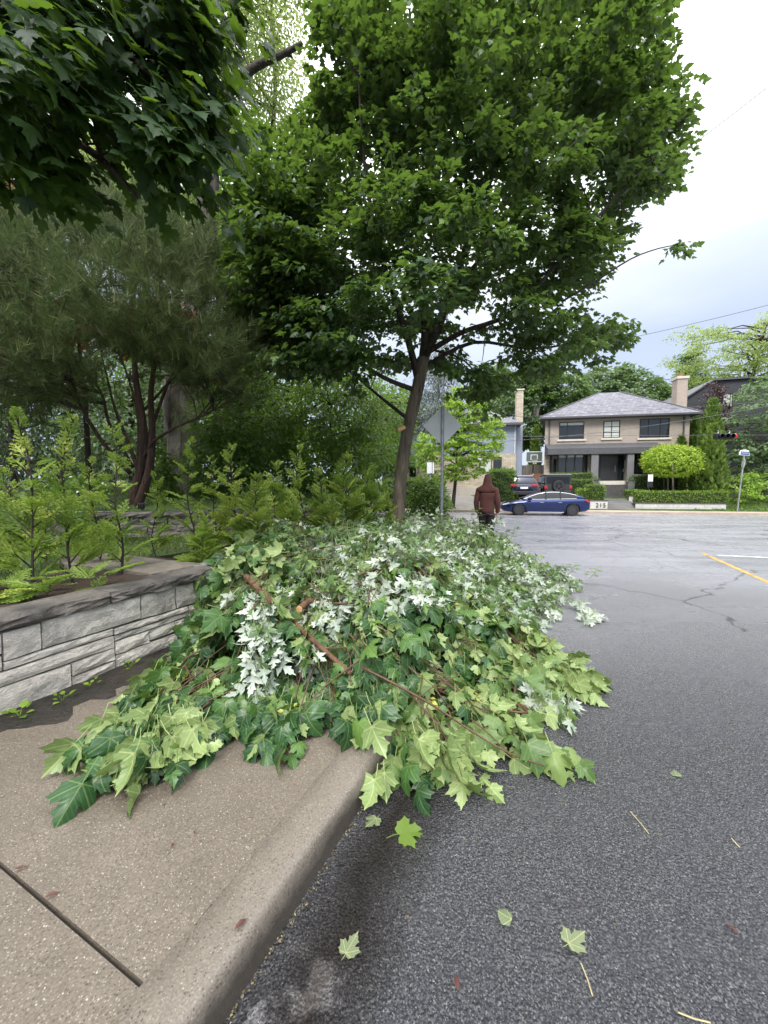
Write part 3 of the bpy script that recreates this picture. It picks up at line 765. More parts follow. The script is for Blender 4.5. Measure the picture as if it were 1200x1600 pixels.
L_BALL = leafmat('globe_tree_leaf', [(0, (0.12, 0.22, 0.014)), (0.5, (0.22, 0.34, 0.022)), (1, (0.36, 0.46, 0.045))], None, 0.32, (0.45, 0.58, 0.05))
L_CEDAR = leafmat('cedar_spray', [(0, (0.14, 0.22, 0.045)), (0.5, (0.26, 0.36, 0.065)), (0.85, (0.39, 0.47, 0.10)), (1, (0.52, 0.55, 0.13))], None, 0.40, (0.34, 0.50, 0.08), rough=0.5)
L_ARBOR = leafmat('arborvitae_spray', [(0, (0.06, 0.115, 0.022)), (0.6, (0.115, 0.19, 0.034)), (1, (0.19, 0.27, 0.05))], None, 0.2, (0.2, 0.3, 0.05))
L_BOX = leafmat('clipped_box_leaf', [(0, (0.07, 0.135, 0.018)), (0.6, (0.13, 0.22, 0.026)), (1, (0.24, 0.34, 0.045))], None, 0.25, (0.28, 0.42, 0.05))
L_PURPLE = leafmat('purple_leaf', [(0, (0.022, 0.013, 0.015)), (0.7, (0.045, 0.025, 0.028)), (1, (0.085, 0.05, 0.05))], None, 0.2, (0.12, 0.05, 0.05))
L_SPRUCE = leafmat('blue_spruce_needles', [(0, (0.055, 0.075, 0.07)), (0.6, (0.11, 0.14, 0.135)), (1, (0.2, 0.24, 0.23))], None, 0.1, (0.15, 0.2, 0.18))
L_RED = leafmat('red_maple_leaf', [(0, (0.09, 0.022, 0.012)), (1, (0.24, 0.055, 0.022))], None, 0.45, (0.5, 0.09, 0.03))
L_GRASS = leafmat('grass_blade', [(0, (0.045, 0.085, 0.014)), (0.6, (0.09, 0.155, 0.022)), (1, (0.16, 0.23, 0.04))], None, 0.35, (0.25, 0.4, 0.05))

# ------------------------------------------------------------------ crowns
def in_poly(x, y, poly):
    ins = np.zeros(len(x), bool); k = len(poly)
    for i in range(k):
        (x1, y1), (x2, y2) = poly[i], poly[(i + 1) % k]
        c = ((y1 > y) != (y2 > y)) & (x < (x2 - x1) * (y - y1) / (y2 - y1 + 1e-12) + x1)
        ins ^= c
    return ins
def poly_dist(x, y, poly):
    d = np.full(len(x), 1e9); k = len(poly)
    for i in range(k):
        a, b = np.array(poly[i], float), np.array(poly[(i + 1) % k], float)
        ab = b - a; t = np.clip(((x - a[0]) * ab[0] + (y - a[1]) * ab[1]) / (ab @ ab + 1e-9), 0, 1)
        d = np.minimum(d, np.hypot(x - a[0] - t * ab[0], y - a[1] - t * ab[1]))
    return d
def centres(poly_px, Y, thick, n, shell=0.75, gaps=0.0, seed=0):
    """clump centres inside a crown whose outline (seen from the pavement) is the polygon, at distance Y, `thick` metres deep each way"""
    poly = [(P(x, y, Y).x, P(x, y, Y).z) for x, y in poly_px]
    xs, zs = [p[0] for p in poly], [p[1] for p in poly]
    r = np.random.default_rng(seed + 5)
    x = r.uniform(min(xs), max(xs), n * 14); z = r.uniform(min(zs), max(zs), n * 14)
    ok = in_poly(x, z, poly)
    if gaps:
        g = np.sin(x * 2.1 + 1.3 * np.sin(z * 1.7 + seed)) * np.sin(z * 2.3 + 1.1 * np.sin(x * 1.9)) 
        ok &= g < 1 - gaps
    x, z = x[ok][:n], z[ok][:n]
    d = poly_dist(x, z, poly)
    k = np.sqrt(np.clip(1 - (1 - np.clip(d / (thick * 1.0), 0, 1)) ** 2, 0, 1))
    u = r.uniform(-1, 1, len(x))
    u = np.sign(u) * np.abs(u) ** (1 - shell * 0.6)
    y = Y + u * k * thick
    s = y / Y
    return np.stack([x * s, y, CAMZ + (z - CAMZ) * s], 1)
def clump_leaves(C, per, rad, size, tms, flat=0.45, droop=0.5, up=0.8, mid=None, svar=0.3, layers=True):
    """leaves round every clump centre: overlapping, tips outward and hanging, faces to the sky"""
    n = len(C) * per
    c = np.repeat(C, per, 0)
    o = rng.normal(0, 1, (n, 3)); o = unit(o) * (rng.uniform(0, 1, (n, 1)) ** 0.45)
    o[:, 2] *= flat
    rr = np.repeat(rng.uniform(0.7, 1.3, len(C)), per)[:, None] * rad
    pos = c + o * rr
    mid = C.mean(0) if mid is None else np.array(mid)
    out = unit(c - mid)
    pos[:, 2] -= droop * rad * (o[:, 0] ** 2 + o[:, 1] ** 2)
    tip = unit(o * np.array([1, 1, 0.5]) + 0.5 * out + jit(n, 0.35) - UPV * (0.25 + droop * 0.6))
    nrm = unit(UPV * up + 0.5 * out + 0.25 * o + jit(n, 0.35))
    tint = np.clip(rng.normal(0.42, 0.2, n) + np.repeat(rng.normal(0, 0.13, len(C)), per), 0.01, 0.98)
    sz = size * rng.uniform(1 - svar, 1 + svar, n)
    return pos, tip, nrm, sz, tint
def limbs_to(mb, roots, C, every=1, r0=0.02, r1=0.005, sides=4, lmax=9.0):
    """thin limbs from the nearest point of the main limbs to clump centres"""
    Rt = np.array([tuple(r) for r in roots])
    for c in C[::every]:
        d = np.linalg.norm(Rt - c, axis=1) + np.maximum(0, Rt[:, 2] - c[2]) * 0.8
        a = Vector(Rt[d.argmin()]); b = Vector(c); L = (b - a).length
        if L < 0.05 or L > lmax: continue
        j = Vector((random.uniform(-1, 1), random.uniform(-1, 1), random.uniform(0, 1))) * L * 0.12
        pts = [a, a.lerp(b, 0.35) + j * 0.8 + Vector((0, 0, L * 0.06)), a.lerp(b, 0.7) + j * 0.5, b]
        mb.tube(pts, [r0 * min(1.6, 0.5 + L * 0.4), r0 * 0.75, r0 * 0.45, r1], sides, cap=False)
def densify(pts, step=0.3):
    out = []
    for p, q in zip(pts[:-1], pts[1:]):
        k = max(1, int((q - p).length / step))
        out += [p.lerp(q, i / k) for i in range(k)]
    return out + [pts[-1]]
def spline(pts, k=4):
    """Catmull-Rom through the points"""
    P_ = [pts[0]] + list(pts) + [pts[-1]]; out = []
    for i in range(1, len(P_) - 2):
        p0, p1, p2, p3 = P_[i - 1], P_[i], P_[i + 1], P_[i + 2]
        for j in range(k):
            t = j / k
            out.append(0.5 * ((2 * p1) + (p2 - p0) * t + (2 * p0 - 5 * p1 + 4 * p2 - p3) * t * t + (3 * p1 - p0 - 3 * p2 + p3) * t ** 3))
    return out + [pts[-1]]
def lerp_list(vals, k):
    out = []
    for a, b in zip(vals[:-1], vals[1:]): out += [a + (b - a) * j / k for j in range(k)]
    return out + [vals[-1]]
def leaf_parts(tms, mat, pos, tip, nrm, sz, parent, n, score):
    """the n leaves with the highest score become objects of their own; returns the mask of the rest"""
    mes = []
    for i, tm in enumerate(tms):
        me = big_mesh('leaf', tm[0], tm[1], None, tm[0][:, :2]); me.materials.append(mat); mes.append(me)
    idx = np.argsort(-score)[:n]
    M = frames(tip[idx], nrm[idx]); off = np.array(parent.location)
    for q, i in enumerate(idx):
        o = bpy.data.objects.new('leaf', mes[int(rng.integers(len(mes)))])
        COL.objects.link(o)
        m = Matrix([[*(M[q][r] * sz[i]), pos[i][r] - off[r]] for r in range(3)] + [[0, 0, 0, 1]])
        o.parent = parent
        o.matrix_basis = m
    keep = np.ones(len(pos), bool); keep[idx] = False
    return keep
def view_score(pos, nrm, sz):
    """how large a leaf shows from the pavement where the photograph was taken (nearest first)"""
    d = np.linalg.norm(pos - np.array([0, 0, CAMZ]), axis=1)
    x, y = pos[:, 0] / np.maximum(pos[:, 1], 0.1), (pos[:, 2] - CAMZ) / np.maximum(pos[:, 1], 0.1)
    vis = (pos[:, 1] > 0.4) & (abs(x) < 1.0) & (y < 1.30) & (y > -1.45)
    return np.where(vis, sz / d, 0)

# ------------------------------------------------------------------ the street maple
TY = 8.5
tb = P(622, 862, TY); tb.z = 0.5
maple = thing('maple_tree', 'big dark-green street maple with a leaning brown trunk, its full crown filling the upper middle', 'tree', tb)
mb = MB(tb)
tr = spline([Vector((tb.x - 0.05, TY, 0.2)), P(622, 800, TY), P(628, 730, TY), P(640, 660, TY), P(653, 605, TY), P(661, 560, TY + 0.05)], 4)
mb.tube(tr, lerp_list([0.21, 0.152, 0.137, 0.134, 0.137, 0.128], 4), 14)
mb.build('trunk', M_BARK, maple, smooth=True)
mb = MB(tb); roots = []
LIMBS = [([(655, 600, 0), (640, 540, -0.1), (618, 470, -0.5), (590, 380, -1.0), (570, 260, -1.4), (560, 120, -1.5)], 0.085),
         ([(661, 562, 0.05), (664, 500, 0.2), (650, 420, 0.5), (660, 300, 0.8), (690, 150, 0.8), (720, -60, 0.6)], 0.10),
         ([(661, 565, 0.05), (690, 500, 0.1), (716, 420, -0.3), (760, 300, -0.7), (800, 180, -0.9), (830, 30, -0.9)], 0.095),
         ([(663, 556, 0.1), (700, 470, 0.9), (770, 380, 1.5), (850, 280, 1.9), (930, 160, 2.0)], 0.075),
         ([(664, 553, 0), (720, 520, -0.4), (800, 488, -0.9), (880, 400, -1.2), (960, 310, -1.2), (1030, 240, -1.0)], 0.065),
         ([(650, 610, 0), (600, 590, -0.3), (540, 550, -0.7), (470, 480, -1.0), (420, 400, -1.0)], 0.06),
         ([(660, 575, 0), (740, 535, 0.5), (830, 545, 0.9), (900, 535, 1.1), (950, 525, 1.2)], 0.05),
         ([(638, 655, 0), (600, 625, 0.5), (570, 600, 1.0), (520, 560, 1.4), (450, 500, 1.8)], 0.045),
         ([(668, 545, 0.1), (720, 560, 0.6), (745, 590, 0.9), (742, 625, 1.0)], 0.03)]
for pts, r in LIMBS:
    s = spline([P(x, y, TY + d) for x, y, d in pts], 4)
    mb.tube(s, [r * (1 - 0.82 * i / (len(s) - 1)) for i in range(len(s))], 8)
    roots += densify(s, 0.25)[4:]
OUT_MAPLE = [(505, -240), (500, 40), (520, 120), (470, 190), (440, 215), (385, 165), (360, 220), (345, 330), (342, 410), (378, 430), (400, 520), (430, 560), (470, 590), (520, 585), (560, 615), (590, 640),
             (610, 590), (640, 560), (700, 590), (745, 620), (800, 590), (850, 588), (900, 568), (985, 548), (965, 495), (895, 480), (945, 430), (965, 330), (1015, 290), (1062, 240), (1040, 165), (1055, 95), (1025, 20), (1045, -60), (980, -240)]
plates = centres(OUT_MAPLE, TY, 2.6, 150, 0.9, gaps=0.0, seed=1)          # tiers of foliage with dark hollows between
plates = np.concatenate([plates, centres(OUT_MAPLE, TY, 2.2, 60, 0.0, gaps=0.0, seed=8)])
plates = np.concatenate([plates, centres([(335, 340), (420, 250), (500, 260), (500, 560), (440, 570), (390, 520), (372, 430)], TY, 1.6, 42, 0.8, gaps=0.0, seed=12)])
kk_ = 7
pc = np.repeat(plates, kk_, 0); an = rng.uniform(0, 2 * math.pi, len(pc)); rr = np.sqrt(rng.random(len(pc))) * np.repeat(rng.uniform(0.55, 1.0, len(plates)), kk_)
C1 = pc + np.stack([np.cos(an) * rr, np.sin(an) * rr, -0.30 * rr ** 2 + rng.normal(0, 0.06, len(pc))], 1)
PT1 = np.repeat(rng.normal(0, 0.17, len(plates)), kk_)
px1 = CX + FOC * C1[:, 0] / C1[:, 1]; py1 = CY - FOC * np.tan(np.arctan2(C1[:, 2] - CAMZ, C1[:, 1]) + PITCH)
poly_ = [(float(x), float(y)) for x, y in OUT_MAPLE]
ok1 = in_poly(px1, py1, poly_) & ~((C1[:, 1] < TY + 0.3) & in_poly(px1, py1, [(600, 470), (730, 455), (745, 520), (715, 570), (660, 620), (610, 600)]))
fill = centres(OUT_MAPLE, TY, 1.9, 420, 0.0, gaps=0.0, seed=9)
C1 = np.concatenate([C1[ok1], fill]); PT1 = np.concatenate([PT1[ok1], np.full(len(fill), -0.15), np.zeros(8)])
extra = np.array([tuple(P(x, y, TY + d)) for x, y, d in ((1064, 384, -1.0), (760, 640, 0.9), (715, 612, 0.8), (785, 600, 0.7), (940, 560, 1.0), (880, 575, 0.9), (965, 535, 1.1))])
C1 = np.concatenate([C1, extra])
limbs_to(mb, roots, C1, 4, 0.016, 0.004, lmax=1.3)
tw = spline([P(x, y, TY + d) for x, y, d in ((880, 470, -1.1), (930, 440, -1.1), (985, 405, -1.0), (1030, 388, -1.0), (1065, 382, -1.0))], 3)
mb.tube(tw, [0.022 * (1 - 0.7 * i / (len(tw) - 1)) for i in range(len(tw))], 5)
tw = spline([P(x, y, TY - 2.2) for x, y in ((860, 260), (900, 220), (925, 190), (935, 182))], 3)
mb.tube(tw, [0.011 * (1 - 0.7 * i / (len(tw) - 1)) for i in range(len(tw))], 5)
mb.build('limbs', M_BARKD, maple, smooth=True)
mb = MB(tb); s0 = P(621, 672, TY - 0.16)
mb.tube([P(632, 668, TY - 0.08), s0], [0.05, 0.042], 10); mb.build('branch_stub', M_CUT, maple)
PT1 = np.resize(PT1, len(C1))
d = clump_leaves(C1, 46, 0.36, 0.118, T_SIM, flat=0.32, droop=0.45, mid=(0.7, TY, 4.2))
d = d[:4] + (np.clip(d[4] + np.repeat(PT1, 46), 0.01, 0.98),)
keep = leaf_parts(T_NOR[:4], L_MAPLE, *d[:4], maple, 300, view_score(*[d[i] for i in (0, 2, 3)]))
stuff('crown', mixed(T_SIM, *[a[keep] for a in d]), L_MAPLE, maple)

# ------------------------------------------------------------------ overhanging maple bough, upper left (its trunk stands left of the picture)
ob_ = Vector((-5.6, 3.4, 0.7))
over = thing('maple_tree', 'dark shaded maple bough with large pointed leaves hanging in from the upper left', 'tree', ob_)
mb = MB(ob_)
tr = spline([ob_, Vector((-5.5, 3.4, 2.2)), Vector((-5.2, 3.3, 3.8)), Vector((-4.7, 3.2, 5.6)), Vector((-4.2, 3.0, 7.5))], 4)
mb.tube(tr, lerp_list([0.30, 0.24, 0.21, 0.16, 0.10], 4), 12); mb.build('trunk', M_BARK, over, smooth=True)
mb = MB(ob_); roots = []
for pts, r in (([Vector((-5.2, 3.3, 3.6)), P(-120, 120, 3.2), P(60, 190, 2.9), P(140, 235, 2.7), P(180, 270, 2.6), P(215, 310, 2.6)], 0.05),
               ([Vector((-5.1, 3.3, 4.2)), P(-60, -40, 3.0), P(120, 40, 2.7), P(240, 120, 2.5), P(310, 220, 2.5)], 0.045),
               ([Vector((-4.9, 3.2, 5.0)), P(60, -160, 2.8), P(220, -60, 2.6), P(330, 20, 2.5)], 0.045),
               ([Vector((-4.5, 3.1, 6.2)), P(-100, -500, 3.0), P(150, -400, 2.6), P(300, -250, 2.3)], 0.05),
               ([Vector((-5.3, 3.4, 3.2)), P(-150, 250, 3.4), P(-40, 290, 3.0), P(60, 320, 2.8)], 0.03)):
    s = spline(pts, 4); mb.tube(s, [r * (1 - 0.85 * i / (len(s) - 1)) for i in range(len(s))], 7); roots += densify(s, 0.15)[6:]
OUT_B = [(-260, -60), (340, -60), (368, 30), (352, 95), (322, 130), (330, 180), (348, 225), (340, 270), (310, 310), (285, 305), (245, 275), (205, 232), (165, 200), (120, 192), (105, 225), (108, 285), (75, 280), (-60, 260), (-260, 290)]
C2 = centres(OUT_B, 2.9, 0.85, 175, 0.5, seed=2)
C2b = centres([(-260, -900), (250, -760), (330, -300), (345, -60), (-260, -60)], 2.7, 0.9, 60, 0.5, seed=3)
limbs_to(mb, roots, C2, 1, 0.010, 0.003)
mb.build('limbs', M_BARKD, over, smooth=True)
CC = np.concatenate([C2, C2b])
d = clump_leaves(CC, 32, 0.27, 0.122, T_NOR, flat=0.55, droop=0.7, up=0.55, mid=(-3.5, 3.4, 3.0), svar=0.28)
# leaves hang and turn their faces outwards, towards the road
n_ = len(d[0]); nr = unit(d[2] + np.array([0.5, -0.55, 0.15]) + jit(n_, 0.3)); tp = unit(d[1] + np.array([0.25, -0.1, -0.7]))
d = (d[0], tp, nr, d[3], d[4])
ok = np.linalg.norm(d[0] - np.array([0, 0, 1.6]), axis=1) > 1.5
d = tuple(a[ok] for a in d)
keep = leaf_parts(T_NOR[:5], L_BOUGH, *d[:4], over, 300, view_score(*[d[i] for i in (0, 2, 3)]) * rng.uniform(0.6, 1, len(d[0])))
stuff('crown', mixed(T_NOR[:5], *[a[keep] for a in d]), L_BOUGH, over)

# ------------------------------------------------------------------ the many-stemmed pine with reddish bark
PY = 8.0
pb = P(213, 792, PY); pb.z = upz(pb.x, pb.y)
pine = thing('pine_tree', 'many-stemmed spreading pine with reddish bark and grey-green needles behind the garden wall', 'tree', pb)
mb = MB(pb); roots = []
STEMS = [([(205, 800, 0), (212, 765, 0), (225, 710, 0), (222, 650, 0), (212, 590, 0), (205, 480, 0.2), (200, 400, 0.3)], 0.15),
         ([(213, 795, -0.05), (232, 740, -0.1), (238, 680, -0.1), (236, 610, -0.2), (250, 520, -0.4), (265, 420, -0.5)], 0.12),
         ([(222, 720, 0), (240, 690, -0.2), (275, 668, -0.4), (320, 648, -0.6), (370, 620, -0.8)], 0.05),
         ([(216, 735, 0.05), (200, 690, 0.3), (180, 640, 0.5), (165, 580, 0.7), (140, 480, 0.9)], 0.06),
         ([(218, 720, 0.1), (214, 640, 0.5), (190, 560, 0.9), (150, 450, 1.2)], 0.05),
         ([(204, 740, -0.1), (160, 690, -0.4), (120, 620, -0.6), (95, 520, -0.8), (60, 430, -0.9)], 0.055),
         ([(207, 730, 0.1), (170, 660, 0.4), (150, 600, 0.6), (60, 520, 1.0), (-40, 450, 1.2)], 0.05),
         ([(230, 690, 0), (262, 600, 0.6), (300, 520, 1.0), (330, 440, 1.0)], 0.05),
         ([(226, 640, 0), (300, 560, -0.6), (355, 520, -0.8), (395, 520, -0.9)], 0.035)]
for pts, r in STEMS:
    s = spline([P(x, y, PY + dd) for x, y, dd in pts], 4)
    mb.tube(s, [0.8 * r * (1 - 0.8 * i / (len(s) - 1)) for i in range(len(s))], 8)
    if r > 0.03: roots += densify(s, 0.25)[6:]
mb.build('trunk', M_BARKR, pine, smooth=True)
OUT_P = [(-160, 340), (0, 335), (60, 325), (110, 335), (150, 320), (205, 318), (262, 345), (330, 385), (375, 455), (398, 510), (402, 560), (380, 612), (330, 628), (280, 600), (235, 560), (190, 565), (150, 600), (100, 630), (40, 640), (-160, 650)]
C3 = centres(OUT_P, PY, 2.2, 820, 0.6, gaps=0.32, seed=4)
mb = MB(pb); limbs_to(mb, roots, C3, 2, 0.018, 0.005); mb.build('limbs', M_BARKD, pine, smooth=True)
per = 8                                                # shoots per clump, each with its tuft of long needles
sh = np.repeat(C3, per, 0) + jit(len(C3) * per, 0.24)
zrel = np.clip((sh[:, 2] - 3.2) / 4.0, 0, 1)[:, None]
ax = unit(jit(len(sh), 0.4) + UPV * (0.5 + 0.9 * zrel) + 0.45 * unit(sh - np.array([pb.x, pb.y, 3.5])))
nn = 40
base = np.repeat(sh, nn, 0); a_ = np.repeat(ax, nn, 0)
t_ = rng.uniform(0, 1, len(base))[:, None]
side = unit(np.cross(a_, jit(len(base), 1)))
pos = base + a_ * (t_ ** 0.6) * 0.22
tip = unit(side * 0.62 + a_ * (0.5 + 0.5 * t_) - UPV * 0.06)
nrm = unit(np.cross(tip, side) + jit(len(base), 0.3))
sz = 0.185 * rng.uniform(0.7, 1.25, len(base))
tn = np.clip(rng.normal(0.4, 0.2, len(base)) + np.repeat(rng.normal(0, 0.15, len(sh)), nn), 0.01, 0.98)
prt = [scatter(T_NEEDLE, pos, tip, nrm, sz, tn)]
cand = sh[rng.random(len(sh)) < 0.5]; axc = unit(jit(len(cand), 0.22) + UPV * 1.0)   # new candles standing up
TC_ = (np.array([(-0.045, 0, 0), (0.045, 0, 0), (0.02, 1, 0), (-0.02, 1, 0), (0, 0, -0.045), (0, 0, 0.045), (0, 1, 0)]), np.array([(0, 1, 2), (0, 2, 3), (4, 5, 6)]))
prt.append(scatter(TC_, cand, axc, unit(np.cross(axc, jit(len(cand), 1))), 0.24 * rng.uniform(0.6, 1.3, len(cand)), rng.uniform(0.5, 0.98, len(cand))))
stuff('needles', prt, L_PINE, pine)
# ------------------------------------------------------------------ far side: houses
HROT = -math.atan(0.2)
EX, EY = Vector((math.cos(HROT), math.sin(HROT), 0)), Vector((-math.sin(HROT), math.cos(HROT), 0))
HO = Vector((13.5, 32.0, 0))
def FP(px, py, d=0.0, O=HO):
    """pixel -> (s, z) on the plane parallel to the street fronts, d metres behind the facade"""
    r = ray(px, py); o = Vector((0, 0, CAMZ))
    t = (d - (o - O).dot(EY)) / r.dot(EY)
    q = o + r * t
    return (q - O).dot(EX), q.z
def FR(x0, y0, x1, y1, d=0.0, O=HO):
    a, b = FP(x0, y0, d, O), FP(x1, y1, d, O)
    return min(a[0], b[0]), max(a[0], b[0]), min(a[1], b[1]), max(a[1], b[1])
def brick_mat(name, c1, c2, mortar, scale=1.0, bw=0.22, rh=0.072):
    m, t, n, out = mk(name)
    tc = n('ShaderNodeTexCoord').outputs['Object']
    mp = n('ShaderNodeSeparateXYZ', {0: tc})
    cv = n('ShaderNodeCombineXYZ', {0: mth(n, 'ADD', mp.outputs[0], mp.outputs[1]), 1: mp.outputs[2]}).outputs[0]
    br = n('ShaderNodeTexBrick', {'Vector': cv, 'Color1': c1, 'Color2': c2, 'Mortar': mortar, 'Scale': 1.0, 'Mortar Size': 0.008, 'Brick Width': bw, 'Row Height': rh})
    no = n('ShaderNodeTexNoise', {'Vector': tc, 'Scale': 1.4, 'Detail': 5.0}).outputs['Fac']
    c = mixc(n, 0.4, br.outputs['Color'], mixc(n, no, (0.5, 0.5, 0.5, 1), (1.4, 1.4, 1.4, 1)), 'MULTIPLY')
    bp = n('ShaderNodeBump', {'Height': br.outputs['Fac'], 'Strength': 0.5, 'Distance': -0.008})
    b = n('ShaderNodeBsdfPrincipled', {'Base Color': c, 'Roughness': 0.8, 'Normal': bp.outputs[0]})
    t.links.new(b.outputs[0], out.inputs[0]); return m
def shingle_mat(name, c1, c2):
    m, t, n, out = mk(name)
    tc = n('ShaderNodeTexCoord').outputs['Object']
    mp = n('ShaderNodeSeparateXYZ', {0: tc})
    cv = n('ShaderNodeCombineXYZ', {0: mth(n, 'ADD', mp.outputs[0], mth(n, 'MULTIPLY', mp.outputs[1], 0.3)), 1: mth(n, 'MULTIPLY', mp.outputs[2], 1.5)}).outputs[0]
    br = n('ShaderNodeTexBrick', {'Vector': cv, 'Color1': c1, 'Color2': c2, 'Mortar': sc(c1, 0.4), 'Scale': 1.0, 'Mortar Size': 0.012, 'Brick Width': 0.33, 'Row Height': 0.17, 'Bias': -0.2})
    no = n('ShaderNodeTexNoise', {'Vector': tc, 'Scale': 2.6, 'Detail': 6.0, 'Roughness': 0.7}).outputs['Fac']
    c = mixc(n, 0.75, br.outputs['Color'], mixc(n, ramp(n, no, [(0.35, (0, 0, 0)), (0.65, (1, 1, 1))]), (0.55, 0.55, 0.58, 1), (1.5, 1.5, 1.5, 1)), 'MULTIPLY')
    b = n('ShaderNodeBsdfPrincipled', {'Base Color': c, 'Roughness': 0.7})
    t.links.new(b.outputs[0], out.inputs[0]); return m
M_BRICK = brick_mat('tan_brick', (0.38, 0.315, 0.265), (0.325, 0.265, 0.222), (0.40, 0.36, 0.32))
M_LEDGE = brick_mat('ledge_stone', (0.56, 0.49, 0.38), (0.40, 0.34, 0.26), (0.20, 0.17, 0.13), bw=0.38, rh=0.12)
M_SHIN = shingle_mat('grey_shingles', (0.115, 0.115, 0.135), (0.19, 0.19, 0.225))
M_BLACK = pm('black_frame', (0.014, 0.014, 0.015), 0.4, 0.2, 8)
M_CHAR = pm('charcoal_trim', (0.075, 0.075, 0.082), 0.5, 0.15, 3)
M_GREYP = pm('grey_painted_stone', (0.16, 0.158, 0.165), 0.65, 0.15, 3)
M_SILL = pm('pale_sill_stone', (0.55, 0.50, 0.44), 0.75, 0.1, 4)
M_DOOR = pm('dark_door', (0.022, 0.022, 0.026), 0.35, 0.2, 5)
M_GLASS = pm('window_glass', (0.012, 0.016, 0.018), 0.04, 0.3, 1.2, spec=0.7)
M_SHADE = pm('pale_blind', (0.50, 0.52, 0.48), 0.5, 0.1, 2, spec=0.6)
M_WBLK = pm('white_block', (0.52, 0.51, 0.49), 0.8, 0.12, 3, orand=0.08)
M_CHIM = brick_mat('chimney_brick', (0.42, 0.34, 0.28), (0.36, 0.285, 0.235), (0.40, 0.36, 0.32))
M_POT = pm('terracotta', (0.30, 0.105, 0.06), 0.8, 0.2, 6)
M_STEEL = pm('galvanised_steel', (0.33, 0.34, 0.35), 0.45, 0.15, 14, metal=0.6, dirt=(0.22, 0.22, 0.22))
M_PAVE = brick_mat('dark_pavers', (0.13, 0.125, 0.125), (0.09, 0.088, 0.09), (0.05, 0.05, 0.05), bw=0.3, rh=0.15)

def window(parent, s0, s1, z0, z1, d, bars=(0.5,), hbars=(), glass=None, fw=0.06, sill=True, blind=None):
    """a framed window on the plane d (proud of the wall): frame > pane, sill"""
    fr = MB(); y0, y1 = d - 0.05, d + 0.06
    fr.box(s0, s1, y0, y1, z1 - fw, z1); fr.box(s0, s1, y0, y1, z0, z0 + fw)
    fr.box(s0, s0 + fw, y0, y1, z0 + fw, z1 - fw); fr.box(s1 - fw, s1, y0, y1, z0 + fw, z1 - fw)
    for b in bars:
        x = s0 + (s1 - s0) * b; fr.box(x - fw * 0.4, x + fw * 0.4, y0 + 0.004, y1, z0 + fw, z1 - fw)
    for b in hbars:
        z = z0 + (z1 - z0) * b; fr.box(s0 + fw, s1 - fw, y0 + 0.007, y1, z - fw * 0.35, z + fw * 0.35)
    f = fr.build('window', M_BLACK, parent)
    xs_ = [s0 + fw] + [s0 + (s1 - s0) * b for b in bars] + [s1 - fw]
    for a, b in zip(xs_[:-1], xs_[1:]):
        g = MB(); g.box(a, b, d - 0.012, d + 0.03, z0 + fw * 0.9, z1 - fw * 0.9); g.build('pane', glass or M_GLASS, f)
    if blind:
        g = MB(); g.box(s0 + fw, s1 - fw, d - 0.018, d - 0.013, z1 - fw - (z1 - z0) * blind, z1 - fw); g.build('blind', M_SHADE, f)
    if sill:
        g = MB(); g.box(s0 - 0.16, s1 + 0.16, d - 0.10, d + 0.06, z0 - 0.15, z0 - 0.002); g.build('sill', M_SILL, f)
    return f

house = thing('brick_house', 'tan brick two-storey house with grey hip roof, dark bay windows and black front door', 'house', HO, HROT)
HB = 0.9
sl, sr = FP(851, 700)[0], FP(1076, 700)[0]
ze = FP(855, 656)[1]
SK = 2.6                                   # the plan narrows to the back on the drive side
mb = MB(); mb.prism([(sl, 0), (sr, 0), (sr, 9.0), (sl + SK, 9.0)], HB, ze); mb.build('wall', M_BRICK, house)
zl = FP(860, 706)[1]
mb = MB(); mb.box(sl - 0.02, sr + 0.04, -0.04, 0.02, HB, zl); mb.build('stone_facing', M_LEDGE, house)
# hip roof with eaves board
mb = MB(); o_ = 0.55; x0, x1, y0, y1 = sl - o_, sr + o_, -o_, 9.0 + o_
rs0, rz = FP(936, 614, 4.5); rs1 = FP(968, 613, 4.5)[0]
zt = ze + 0.12
vs = [(x0, y0, zt), (x1, y0, zt), (x1, y1, zt), (x0 + SK, y1, zt), (rs0, 4.5, rz), (rs1, 4.5, rz), (x0, y0, zt - 0.05), (x1, y0, zt - 0.05), (x1, y1, zt - 0.05), (x0 + SK, y1, zt - 0.05)]
mb.add(vs, [(0, 1, 5, 4), (1, 2, 5), (2, 3, 4, 5), (3, 0, 4), (6, 7, 1, 0), (7, 8, 2, 1), (8, 9, 3, 2), (9, 6, 0, 3), (9, 8, 7, 6)])
rf = mb.build('roof', M_SHIN, house)
mb = MB(); mb.box(x0 - 0.06, x1 + 0.06, y0 - 0.09, y0 - 0.003, zt - 0.14, zt - 0.01); mb.build('gutter', M_CHAR, rf)
mb = MB(); mb.prism([(x0 + 0.1, y0 + 0.05), (x1 - 0.1, y0 + 0.05), (x1 - 0.1, y1 - 0.1), (x0 + SK + 0.1, y1 - 0.1)], zt - 0.17, zt - 0.06); mb.build('soffit', M_CHAR, rf)
for (sx, sy, ex_, ey_) in ((x0, y0, rs0, 4.5), (x1, y0, rs1, 4.5)):
    mb = MB(); mb.tube([(sx, sy, zt + 0.02), (ex_, ey_, rz + 0.02)], 0.06, 5); mb.build('hip_cap', M_CHAR, rf)
c0, c1, cz0, cz1 = FR(1059, 587, 1073, 640, 1.5)
mb = MB(); mb.box(c0, c1, 1.5, 2.3, ze - 0.5, cz1 - 0.25); ch = mb.build('chimney', M_CHIM, rf)
mb = MB(); mb.box(c0 - 0.07, c1 + 0.07, 1.43, 2.37, cz1 - 0.247, cz1 - 0.05); mb.build('chimney_cap', M_SILL, rf)
